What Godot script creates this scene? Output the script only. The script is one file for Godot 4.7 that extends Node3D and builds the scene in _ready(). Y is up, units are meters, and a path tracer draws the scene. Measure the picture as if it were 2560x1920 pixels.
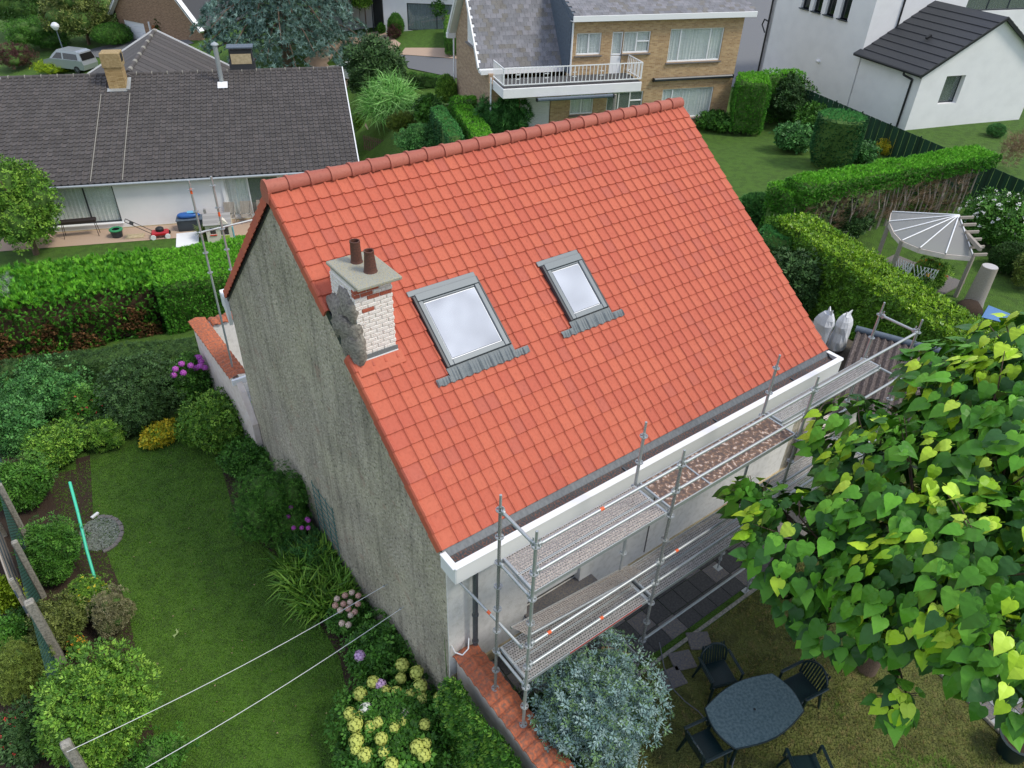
extends Node3D

# ------------------------------------------------------------------ helpers
var rng := RandomNumberGenerator.new()
var nz := FastNoiseLite.new()
var M := {}
var LM := {}
var used := {}

class MB:
	var v := PackedVector3Array()
	var n := PackedVector3Array()
	var uv := PackedVector2Array()
	func tri(a: Vector3, b: Vector3, c: Vector3, ua := Vector2.ZERO, ub := Vector2.ZERO, uc := Vector2.ZERO) -> void:
		var nn := (b - a).cross(c - a).normalized()
		v.append(a); v.append(c); v.append(b)
		n.append(nn); n.append(nn); n.append(nn)
		uv.append(ua); uv.append(uc); uv.append(ub)
	func tris(a: Vector3, b: Vector3, c: Vector3, na: Vector3, nb: Vector3, nc: Vector3) -> void:
		v.append(a); v.append(c); v.append(b)
		n.append(na); n.append(nc); n.append(nb)
		uv.append(Vector2.ZERO); uv.append(Vector2.ZERO); uv.append(Vector2.ZERO)
	func quad(a: Vector3, b: Vector3, c: Vector3, d: Vector3, w := 1.0, h := 1.0) -> void:
		tri(a, b, c, Vector2(0, h), Vector2(w, h), Vector2(w, 0))
		tri(a, c, d, Vector2(0, h), Vector2(w, 0), Vector2(0, 0))
	func box(c: Vector3, s: Vector3, b := Basis()) -> void:
		var h := s * 0.5
		var p := []
		for i in 8:
			p.append(c + b * Vector3(h.x if i & 1 else -h.x, h.y if i & 2 else -h.y, h.z if i & 4 else -h.z))
		quad(p[4], p[5], p[7], p[6]); quad(p[1], p[0], p[2], p[3])
		quad(p[5], p[1], p[3], p[7]); quad(p[0], p[4], p[6], p[2])
		quad(p[6], p[7], p[3], p[2]); quad(p[0], p[1], p[5], p[4])
	func bbox(c: Vector3, s: Vector3, e: float, b := Basis()) -> void:
		var h := s * 0.5
		e = minf(e, minf(h.x, minf(h.y, h.z)) * 0.9)
		var ax := [Vector3.RIGHT, Vector3.UP, Vector3.BACK]
		for a in 3:
			for sg in [-1.0, 1.0]:
				var u: Vector3 = ax[(a + 1) % 3]
				var w: Vector3 = ax[(a + 2) % 3]
				var hu: float = h[(a + 1) % 3] - e
				var hw: float = h[(a + 2) % 3] - e
				var o: Vector3 = ax[a] * h[a] * sg
				if sg > 0:
					quad(c + b * (o - u * hu - w * hw), c + b * (o + u * hu - w * hw), c + b * (o + u * hu + w * hw), c + b * (o - u * hu + w * hw))
				else:
					quad(c + b * (o - u * hu - w * hw), c + b * (o - u * hu + w * hw), c + b * (o + u * hu + w * hw), c + b * (o + u * hu - w * hw))
		for a in 3:
			var u2: int = (a + 1) % 3
			var w2: int = (a + 2) % 3
			for su in [-1.0, 1.0]:
				for sw in [-1.0, 1.0]:
					var A: Vector3 = ax[a] * (h[a] - e)
					var p: Vector3 = ax[u2] * h[u2] * su + ax[w2] * (h[w2] - e) * sw
					var q: Vector3 = ax[u2] * (h[u2] - e) * su + ax[w2] * h[w2] * sw
					_fq(c, b, p, q, A)
		for sx in [-1.0, 1.0]:
			for sy in [-1.0, 1.0]:
				for sz in [-1.0, 1.0]:
					var p1 := Vector3(h.x * sx, (h.y - e) * sy, (h.z - e) * sz)
					var p2 := Vector3((h.x - e) * sx, h.y * sy, (h.z - e) * sz)
					var p3 := Vector3((h.x - e) * sx, (h.y - e) * sy, h.z * sz)
					if sx * sy * sz > 0:
						tri(c + b * p1, c + b * p2, c + b * p3)
					else:
						tri(c + b * p1, c + b * p3, c + b * p2)
	func _fq(c: Vector3, b: Basis, p: Vector3, q: Vector3, A: Vector3) -> void:
		var nn := (q - A - (p - A)).cross((q + A) - (p - A))
		if nn.dot(p + q) > 0:
			quad(c + b * (p - A), c + b * (q - A), c + b * (q + A), c + b * (p + A))
		else:
			quad(c + b * (p - A), c + b * (p + A), c + b * (q + A), c + b * (q - A))
	func cyl(p0: Vector3, p1: Vector3, r0: float, r1 := -1.0, k := 8, caps := true) -> void:
		if r1 < 0: r1 = r0
		var d := (p1 - p0).normalized()
		var x := d.cross(Vector3.UP if absf(d.y) < 0.9 else Vector3.RIGHT).normalized()
		var y := d.cross(x)
		for i in k:
			var a0 := TAU * i / k
			var a1 := TAU * (i + 1) / k
			var n0 := x * cos(a0) + y * sin(a0)
			var n1 := x * cos(a1) + y * sin(a1)
			tris(p0 + n0 * r0, p0 + n1 * r0, p1 + n1 * r1, n0, n1, n1)
			tris(p0 + n0 * r0, p1 + n1 * r1, p1 + n0 * r1, n0, n1, n0)
			if caps:
				tri(p0, p0 + n1 * r0, p0 + n0 * r0)
				tri(p1, p1 + n0 * r1, p1 + n1 * r1)
	func tube(path: Array, r: float, k := 6) -> void:
		for i in path.size() - 1:
			cyl(path[i], path[i + 1], r, r, k, i == 0 or i == path.size() - 2)
	func limb(path: Array, r0: float, r1: float, k := 6) -> void:
		var m := path.size() - 1
		for i in m:
			cyl(path[i], path[i + 1], lerpf(r0, r1, float(i) / m), lerpf(r0, r1, float(i + 1) / m), k, i == m - 1)
	func lathe(o: Vector3, prof: Array, k := 16) -> void:
		for i in prof.size() - 1:
			var a: Vector2 = prof[i]
			var b: Vector2 = prof[i + 1]
			var nn := Vector2(b.y - a.y, a.x - b.x).normalized()
			for j in k:
				var t0 := TAU * j / k
				var t1 := TAU * (j + 1) / k
				var c0 := Vector3(cos(t0), 0, sin(t0))
				var c1 := Vector3(cos(t1), 0, sin(t1))
				var n0 := c0 * nn.x + Vector3.UP * nn.y
				var n1 := c1 * nn.x + Vector3.UP * nn.y
				var A := o + c0 * a.x + Vector3.UP * a.y
				var B := o + c1 * a.x + Vector3.UP * a.y
				var C := o + c1 * b.x + Vector3.UP * b.y
				var D := o + c0 * b.x + Vector3.UP * b.y
				if a.x > 0.0001: tris(A, C, B, n0, n1, n1)
				if b.x > 0.0001: tris(A, D, C, n0, n0, n1)
	func poly(pts: PackedVector2Array, f: Callable, depth: Vector3) -> void:
		# extrudes a flat polygon: f(Vector2)->Vector3 is its front face, depth leads to its back face
		if Geometry2D.is_polygon_clockwise(pts):
			pts.reverse()
		var t := Geometry2D.triangulate_polygon(pts)
		var nrm: Vector3 = (f.call(pts[t[1]]) - f.call(pts[t[0]])).cross(f.call(pts[t[2]]) - f.call(pts[t[0]]))
		var flip := nrm.dot(-depth) < 0
		for i in range(0, t.size(), 3):
			var a: Vector3 = f.call(pts[t[i]])
			var b: Vector3 = f.call(pts[t[i + 1]])
			var c: Vector3 = f.call(pts[t[i + 2]])
			var ua := pts[t[i]]
			var ub := pts[t[i + 1]]
			var uc := pts[t[i + 2]]
			if flip:
				tri(a, c, b, ua, uc, ub); tri(a + depth, b + depth, c + depth, ua, ub, uc)
			else:
				tri(a, b, c, ua, ub, uc); tri(a + depth, c + depth, b + depth, ua, uc, ub)
		var area := 0.0
		for i in pts.size():
			area += pts[i].cross(pts[(i + 1) % pts.size()])
		for i in pts.size():
			var a: Vector3 = f.call(pts[i])
			var b: Vector3 = f.call(pts[(i + 1) % pts.size()])
			if (area > 0) == flip:
				quad(a, b, b + depth, a + depth)
			else:
				quad(b, a, a + depth, b + depth)
	func blob(c: Vector3, r: Vector3, noise: FastNoiseLite, lump := 0.12, ku := 16, kv := 10, low := -1.0) -> void:
		var g := []
		for i in kv + 1:
			var row := []
			var th := lerpf(0.0, PI, float(i) / kv)
			for j in ku + 1:
				var ph := TAU * (j % ku) / ku
				var d := Vector3(sin(th) * cos(ph), cos(th), sin(th) * sin(ph))
				var k := 1.0 + lump * noise.get_noise_3dv(c * 3.0 + d * r * 40.0)
				var p := d * r * k
				p.y = maxf(p.y, low * r.y)
				row.append(c + p)
			g.append(row)
		for i in kv:
			for j in ku:
				var nA: Vector3 = ((g[i][j] - c) / (r * r)).normalized()
				var nB: Vector3 = ((g[i][j + 1] - c) / (r * r)).normalized()
				var nC: Vector3 = ((g[i + 1][j + 1] - c) / (r * r)).normalized()
				var nD: Vector3 = ((g[i + 1][j] - c) / (r * r)).normalized()
				tris(g[i][j], g[i][j + 1], g[i + 1][j + 1], nA, nB, nC)
				tris(g[i][j], g[i + 1][j + 1], g[i + 1][j], nA, nC, nD)
	func mesh() -> ArrayMesh:
		var arr := []
		arr.resize(Mesh.ARRAY_MAX)
		arr[Mesh.ARRAY_VERTEX] = v
		arr[Mesh.ARRAY_NORMAL] = n
		arr[Mesh.ARRAY_TEX_UV] = uv
		var m := ArrayMesh.new()
		m.add_surface_from_arrays(Mesh.PRIMITIVE_TRIANGLES, arr)
		return m

class Sc:
	var buf := PackedFloat32Array()
	var count := 0
	var rng: RandomNumberGenerator
	func _init(r: RandomNumberGenerator) -> void:
		rng = r
	func add(p: Vector3, nrm: Vector3, s: float, col: Color, sy := 1.0) -> void:
		var y := nrm.normalized()
		var x := y.cross(Vector3(0.31, 0.2, 0.93) if absf(y.z) < 0.9 else Vector3(1, 0, 0)).normalized().rotated(y, rng.randf() * TAU)
		var z := x.cross(y)
		var k := rng.randf_range(0.72, 1.22)
		x *= s; z *= s; y *= s * sy
		buf.append_array(PackedFloat32Array([x.x, y.x, z.x, p.x, x.y, y.y, z.y, p.y, x.z, y.z, z.z, p.z, col.r * k, col.g * k, col.b * k, 1.0]))
		count += 1

func hx(c: int) -> Color:
	return Color(((c >> 16) & 255) / 255.0, ((c >> 8) & 255) / 255.0, (c & 255) / 255.0)

func lin(a: Array) -> Array:
	var o := []
	for c in a: o.append(hx(c).srgb_to_linear())
	return o

func pick(pal: Array) -> Color:
	return pal[rng.randi() % pal.size()]

func numbered(called: String) -> String:
	if not used.has(called):
		used[called] = 0
		return called
	used[called] += 1
	return "%s_%03d" % [called, used[called]]

func tag(o: Node, label: String, category: String, group := "", kind := "") -> Node:
	if label: o.set_meta("label", label)
	if category: o.set_meta("category", category)
	if group: o.set_meta("group", group)
	if kind: o.set_meta("kind", kind)
	return o

func thing(called: String, label: String, category: String, at := Vector3.ZERO, turn := 0.0, group := "") -> Node3D:
	var o := Node3D.new()
	o.name = numbered(called)
	add_child(o)
	o.position = at
	o.rotation.y = turn
	tag(o, label, category, group)
	return o

func part(parent: Node, called: String, mesh: Mesh, m: Material, xf := Transform3D()) -> MeshInstance3D:
	var o := MeshInstance3D.new()
	o.name = called
	o.mesh = mesh
	o.material_override = m
	o.transform = xf
	parent.add_child(o, true)
	return o

func node(parent: Node, called: String) -> Node3D:
	var o := Node3D.new()
	o.name = called
	parent.add_child(o, true)
	return o

func struct(called: String, mesh: Mesh, m: Material, label := "") -> MeshInstance3D:
	var o := MeshInstance3D.new()
	o.name = numbered(called)
	o.mesh = mesh
	o.material_override = m
	add_child(o)
	o.set_meta("kind", "structure")
	if label: o.set_meta("label", label)
	return o

func single(called: String, mesh: Mesh, m: Material, label: String, category: String, group := "", xf := Transform3D()) -> MeshInstance3D:
	var o := MeshInstance3D.new()
	o.name = numbered(called)
	o.mesh = mesh
	o.material_override = m
	o.transform = xf
	add_child(o)
	tag(o, label, category, group)
	return o

func leaves(parent: Node, called: String, sc: Sc, mesh: Mesh, m: Material) -> MultiMeshInstance3D:
	var mm := MultiMesh.new()
	mm.transform_format = MultiMesh.TRANSFORM_3D
	mm.use_colors = true
	mm.mesh = mesh
	mm.instance_count = sc.count
	mm.buffer = sc.buf
	var o := MultiMeshInstance3D.new()
	o.name = called
	o.multimesh = mm
	o.material_override = m
	parent.add_child(o, true)
	o.set_meta("kind", "stuff")
	return o

func smat(c: int, rough := 0.8, metal := 0.0) -> StandardMaterial3D:
	var m := StandardMaterial3D.new()
	m.albedo_color = hx(c)
	m.roughness = rough
	m.metallic = metal
	return m

func noise(freq: float, oct := 4, sd := 1, kind := FastNoiseLite.TYPE_SIMPLEX_SMOOTH) -> FastNoiseLite:
	var f := FastNoiseLite.new()
	f.noise_type = kind
	f.frequency = freq
	f.seed = sd
	f.fractal_octaves = oct
	f.fractal_gain = 0.55
	return f

func ntex(freq: float, oct: int, sd: int, offs: Array, cols: Array, size := 512, kind := FastNoiseLite.TYPE_SIMPLEX_SMOOTH) -> NoiseTexture2D:
	var t := NoiseTexture2D.new()
	t.width = size
	t.height = size
	t.seamless = true
	t.noise = noise(freq, oct, sd, kind)
	var g := Gradient.new()
	g.offsets = PackedFloat32Array(offs)
	var pc := PackedColorArray()
	for c in cols: pc.append(hx(c))
	g.colors = pc
	t.color_ramp = g
	return t

func btex(freq: float, oct: int, sd: int, strength := 4.0, size := 512, kind := FastNoiseLite.TYPE_SIMPLEX_SMOOTH) -> NoiseTexture2D:
	var t := NoiseTexture2D.new()
	t.width = size
	t.height = size
	t.seamless = true
	t.noise = noise(freq, oct, sd, kind)
	t.as_normal_map = true
	t.bump_strength = strength
	return t

# a grained surface: colour noise over `scale` repeats per metre, and a bump
func grain(tex: Texture2D, scale: Vector3, rough := 0.85, bump: Texture2D = null, bs := 1.0, tint := 0xffffff, world := true) -> StandardMaterial3D:
	var m := StandardMaterial3D.new()
	m.albedo_texture = tex
	m.albedo_color = hx(tint)
	m.roughness = rough
	m.uv1_triplanar = true
	m.uv1_world_triplanar = world
	m.uv1_scale = scale
	if bump:
		m.normal_enabled = true
		m.normal_texture = bump
		m.normal_scale = bs
	return m

func leafmat(rough := 0.5, back := 0.35) -> StandardMaterial3D:
	var m := StandardMaterial3D.new()
	m.vertex_color_use_as_albedo = true
	m.albedo_color = Color.WHITE
	m.roughness = rough
	m.metallic_specular = 0.35
	m.cull_mode = BaseMaterial3D.CULL_DISABLED
	m.backlight_enabled = true
	m.backlight = Color(back, back, back * 0.6)
	return m

# ------------------------------------------------------------------ leaf shapes
func sprig(k: int, length: float, width: float, lift: float, sd: int, spread := 1.0) -> ArrayMesh:
	var r := RandomNumberGenerator.new()
	r.seed = sd
	var b := MB.new()
	for i in k:
		var a := TAU * (i + r.randf() * 0.7) / k
		var el := r.randf_range(-0.25, 1.0) * lift
		var out := Vector3(cos(a) * cos(el), sin(el), sin(a) * cos(el))
		var side := Vector3(-sin(a), r.randf_range(-0.5, 0.5), cos(a)).normalized()
		var up := side.cross(out) * -1.0
		var l := length * r.randf_range(0.7, 1.15)
		var o := out * r.randf_range(0.02, 0.28) * spread + Vector3(0, r.randf_range(-0.15, 0.2), 0)
		var mid := o + out * l * 0.45
		var tip := o + out * l - up * l * 0.15
		var L := mid + side * width * l + up * 0.06 * l
		var R := mid - side * width * l + up * 0.06 * l
		b.tri(o, R, tip); b.tri(o, tip, L)
	return b.mesh()

func needles(k: int, length: float, width: float, cone: float, sd: int) -> ArrayMesh:
	var r := RandomNumberGenerator.new()
	r.seed = sd
	var b := MB.new()
	for i in k:
		var a := TAU * r.randf()
		var el := PI / 2 - cone * sqrt(r.randf())
		var out := Vector3(cos(a) * cos(el), sin(el), sin(a) * cos(el))
		var side := out.cross(Vector3(r.randf() - 0.5, r.randf() - 0.5, r.randf() - 0.5)).normalized()
		var l := length * r.randf_range(0.6, 1.1)
		var o := Vector3(r.randf() - 0.5, 0, r.randf() - 0.5) * 0.35
		b.tri(o - side * width * 0.5, o + side * width * 0.5, o + out * l)
	return b.mesh()

func tuft(k: int, h: float, w: float, droop: float, sd: int) -> ArrayMesh:
	var r := RandomNumberGenerator.new()
	r.seed = sd
	var b := MB.new()
	for i in k:
		var a := TAU * r.randf()
		var dir := Vector3(cos(a), 0, sin(a))
		var side := Vector3(-sin(a), 0, cos(a)) * w * 0.5
		var l := h * r.randf_range(0.6, 1.1)
		var dr := droop * r.randf_range(0.4, 1.2)
		var p0 := dir * r.randf() * 0.12
		var p1 := p0 + dir * dr * l * 0.35 + Vector3.UP * l * 0.62
		var p2 := p0 + dir * dr * l + Vector3.UP * l * (1.0 - dr * 0.35)
		b.tri(p0 - side, p0 + side, p1 + side * 0.8); b.tri(p0 - side, p1 + side * 0.8, p1 - side * 0.8)
		b.tri(p1 - side * 0.8, p1 + side * 0.8, p2)
	return b.mesh()

# heart-shaped leaf of one unit length, stalk at the origin, drooping along +z
func heart(sd: int, droop: float, fold: float) -> ArrayMesh:
	var r := RandomNumberGenerator.new()
	r.seed = sd
	var b := MB.new()
	var out := [Vector2(0, 0.02), Vector2(0.16, -0.1), Vector2(0.34, -0.04), Vector2(0.45, 0.16), Vector2(0.42, 0.36), Vector2(0.33, 0.52), Vector2(0.27, 0.66), Vector2(0.13, 0.84), Vector2(0.0, 1.05)]
	var rib := [0.02, 0.06, 0.12, 0.24, 0.4, 0.54, 0.68, 0.86, 1.05]
	var P := func(x: float, z: float) -> Vector3:
		var y := -droop * z * z + fold * absf(x) - 0.25 * x * x + 0.025 * sin(z * 23.0 + sd) * (absf(x) * 2.2)
		return Vector3(x, y, z)
	for sg in [-1.0, 1.0]:
		for i in out.size() - 1:
			var w0: float = out[i].x * sg * (1.0 + r.randf_range(-0.06, 0.06) * 0.0)
			var w1: float = out[i + 1].x * sg
			var A: Vector3 = P.call(0.0, rib[i])
			var D: Vector3 = P.call(0.0, rib[i + 1])
			var B: Vector3 = P.call(w0 * 0.5, lerpf(rib[i], out[i].y, 0.5))
			var C: Vector3 = P.call(w1 * 0.5, lerpf(rib[i + 1], out[i + 1].y, 0.5))
			var E: Vector3 = P.call(w0, out[i].y)
			var F: Vector3 = P.call(w1, out[i + 1].y)
			if sg < 0:
				b.tri(A, D, C); b.tri(A, C, B); b.tri(B, C, F); b.tri(B, F, E)
			else:
				b.tri(A, C, D); b.tri(A, B, C); b.tri(B, F, C); b.tri(B, E, F)
	b.box(Vector3(0, 0.02, -0.12), Vector3(0.018, 0.018, 0.28))
	return b.mesh()

# ------------------------------------------------------------------ volumes of leaves
func fill_blob(sc: Sc, c: Vector3, r: Vector3, k: int, s: float, pal: Array, lump := 0.18, low := -0.7, outw := 0.6) -> void:
	for i in k:
		var y := rng.randf_range(low, 1.0)
		var a := rng.randf() * TAU
		var h := sqrt(maxf(0.0, 1.0 - y * y))
		var d := Vector3(h * cos(a), y, h * sin(a))
		var kk := 1.0 + lump * 1.6 * nz.get_noise_3dv(c * 3.0 + d * r * 40.0)
		var p := c + d * r * kk * rng.randf_range(0.86, 1.04)
		var nn := (d / r).normalized() * outw + Vector3(rng.randf() - 0.5, rng.randf() - 0.2, rng.randf() - 0.5)
		sc.add(p, nn, s * rng.randf_range(0.7, 1.3), pick(pal))

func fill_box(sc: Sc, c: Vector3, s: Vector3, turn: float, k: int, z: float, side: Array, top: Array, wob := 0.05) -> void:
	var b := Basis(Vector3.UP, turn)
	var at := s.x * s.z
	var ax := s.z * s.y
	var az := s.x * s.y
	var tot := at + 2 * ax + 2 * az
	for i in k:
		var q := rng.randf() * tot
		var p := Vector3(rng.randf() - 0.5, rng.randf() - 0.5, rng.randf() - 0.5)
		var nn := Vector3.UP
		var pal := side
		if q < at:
			p.y = 0.5; pal = top  # top palette: young growth plus light from above put into the colour
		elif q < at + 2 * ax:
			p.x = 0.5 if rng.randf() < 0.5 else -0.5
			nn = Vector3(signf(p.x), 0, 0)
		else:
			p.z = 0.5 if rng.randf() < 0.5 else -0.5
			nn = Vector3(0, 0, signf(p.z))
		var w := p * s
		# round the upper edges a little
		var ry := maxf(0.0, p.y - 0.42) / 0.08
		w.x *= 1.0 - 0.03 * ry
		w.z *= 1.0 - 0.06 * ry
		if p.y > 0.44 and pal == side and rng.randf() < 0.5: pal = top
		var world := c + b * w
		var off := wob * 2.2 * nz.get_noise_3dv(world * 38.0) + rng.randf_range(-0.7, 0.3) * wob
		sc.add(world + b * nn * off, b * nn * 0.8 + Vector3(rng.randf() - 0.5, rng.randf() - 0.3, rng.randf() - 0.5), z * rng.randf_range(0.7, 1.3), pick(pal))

# ------------------------------------------------------------------ the lie of the land
func ss(a: float, b: float, x: float) -> float:
	var t := clampf((x - a) / (b - a), 0.0, 1.0)
	return t * t * (3.0 - 2.0 * t)

func land(x: float, z: float) -> float:
	var d := maxf(0.0, -z - 12.0)
	var k := 1.0 - 0.82 * ss(8, 34, x)
	var w := 0.1 + 11.9 * ss(1, 9, -z)
	var h := -7.5 * (1.0 - exp(-d / 34.0)) * k + 1.5 * ss(0.1, 0.1 + w, x)
	# level ground round the neighbours' houses
	var u := (x + 0.45) * 0.9265 + (z + 35.89) * 0.376
	var v := -(x + 0.45) * 0.376 + (z + 35.89) * 0.9265
	var q := maxf(maxf(-7.0 - u, (u - 15.4) * 2.0), maxf(-24.0 - v, v - 3.6))
	h = lerpf(h, -3.75, 1.0 - ss(0.0, 5.0, q))
	u = (x - 31.98) * 0.9448 + (z + 20.89) * 0.3277
	v = -(x - 31.98) * 0.3277 + (z + 20.89) * 0.9448
	q = maxf(maxf(-14.5 - u, u - 1.0), maxf(-7.5 - v, v - 2.5))
	h = lerpf(h, 0.7, 1.0 - ss(0.0, 4.0, q))
	return h

func onland(x: float, z: float, up := 0.0) -> Vector3:
	return Vector3(x, land(x, z) + up, z)

func drape(pts: Array, up: float) -> ArrayMesh:
	# a strip of quads laid on the land: pts is a list of [left, right] Vector2 pairs
	var b := MB.new()
	for i in pts.size() - 1:
		var a0: Vector2 = pts[i][0]
		var a1: Vector2 = pts[i][1]
		var b0: Vector2 = pts[i + 1][0]
		var b1: Vector2 = pts[i + 1][1]
		for j in 6:
			for k in 3:
				var P := []
				for q in [[j, k], [j + 1, k], [j + 1, k + 1], [j, k + 1]]:
					var e := a0.lerp(b0, q[0] / 6.0).lerp(a1.lerp(b1, q[0] / 6.0), q[1] / 3.0)
					P.append(onland(e.x, e.y, up))
				var nn: Vector3 = (P[1] - P[0]).cross(P[2] - P[0])
				if nn.y > 0: b.quad(P[0], P[1], P[2], P[3])
				else: b.quad(P[0], P[3], P[2], P[1])
	return b.mesh()


# ------------------------------------------------------------------ camera, sky, sun
func _ready() -> void:
	rng.seed = 20240
	nz.seed = 7
	nz.frequency = 0.02
	nz.fractal_octaves = 3
	var cam := Camera3D.new()
	cam.name = "camera"
	cam.fov = 55.0386
	cam.near = 0.1
	cam.far = 600.0
	cam.transform = Transform3D(Basis(Vector3(0.80282, 0.02941, 0.59550), Vector3(0.33180, 0.80780, -0.48721), Vector3(-0.49537, 0.58873, 0.63876)), Vector3(-3.68164, 13.26683, 6.27058))
	add_child(cam)
	cam.current = true
	var env := Environment.new()
	env.background_mode = Environment.BG_SKY
	var sky := Sky.new()
	var pano := PanoramaSkyMaterial.new()
	pano.panorama = cloudy_sky()
	pano.energy_multiplier = 1.0
	sky.sky_material = pano
	env.sky = sky
	env.background_energy_multiplier = 0.9
	env.tonemap_mode = Environment.TONE_MAPPER_LINEAR
	env.tonemap_exposure = 1.65
	env.sdfgi_enabled = true
	env.ssao_enabled = true
	env.ssil_enabled = true
	var we := WorldEnvironment.new()
	we.name = "world"
	we.environment = env
	add_child(we)
	var sun := DirectionalLight3D.new()
	sun.name = "sun"
	sun.light_energy = 0.5
	sun.light_angular_distance = 14.0
	sun.light_color = Color(1.0, 0.97, 0.92)
	sun.shadow_enabled = true
	add_child(sun)
	sun.look_at_from_position(Vector3(4, 9, 5.5), Vector3.ZERO)
	materials()
	leafshapes()
	ground()
	main_house()
	scaffolding()
	yard_walls()
	bungalow()
	brick_house()
	white_house()
	far_street()
	right_gardens()
	left_garden()
	patio_garden()
	big_tree()
	small_things()

func cloudy_sky() -> ImageTexture:
	var w := 1280
	var h := 640
	var im := Image.create(w, h, false, Image.FORMAT_RGB8)
	var big := noise(0.9, 5, 11)
	var fine := noise(2.6, 4, 12)
	for y in h:
		var el := PI * (0.5 - (y + 0.5) / h)
		for x in w:
			var az := TAU * (x + 0.5) / w
			var d := Vector3(cos(el) * cos(az), sin(el), cos(el) * sin(az))
			var p := Vector3(d.x, d.y * 1.5, d.z) * 1.6
			var t := big.get_noise_3dv(p) * 0.55 + fine.get_noise_3dv(p * 2.2) * 0.42
			var cov := ss(-0.22, 0.10, t)
			var shade := clampf(0.86 + 0.35 * fine.get_noise_3dv(p * 1.6 + Vector3(5, 2, 1)) + 0.12 * t, 0.66, 1.0)
			var blue := Color(0.43, 0.55, 0.80).lerp(Color(0.78, 0.85, 0.93), ss(0.5, 0.0, absf(el)))
			var c := blue.lerp(Color(shade * 0.985, shade * 0.99, shade), cov)
			if d.y < 0.0: c = c.lerp(Color(0.42, 0.45, 0.40), ss(0.0, 0.1, -d.y))
			im.set_pixel(x, y, c)
	return ImageTexture.create_from_image(im)

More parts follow.
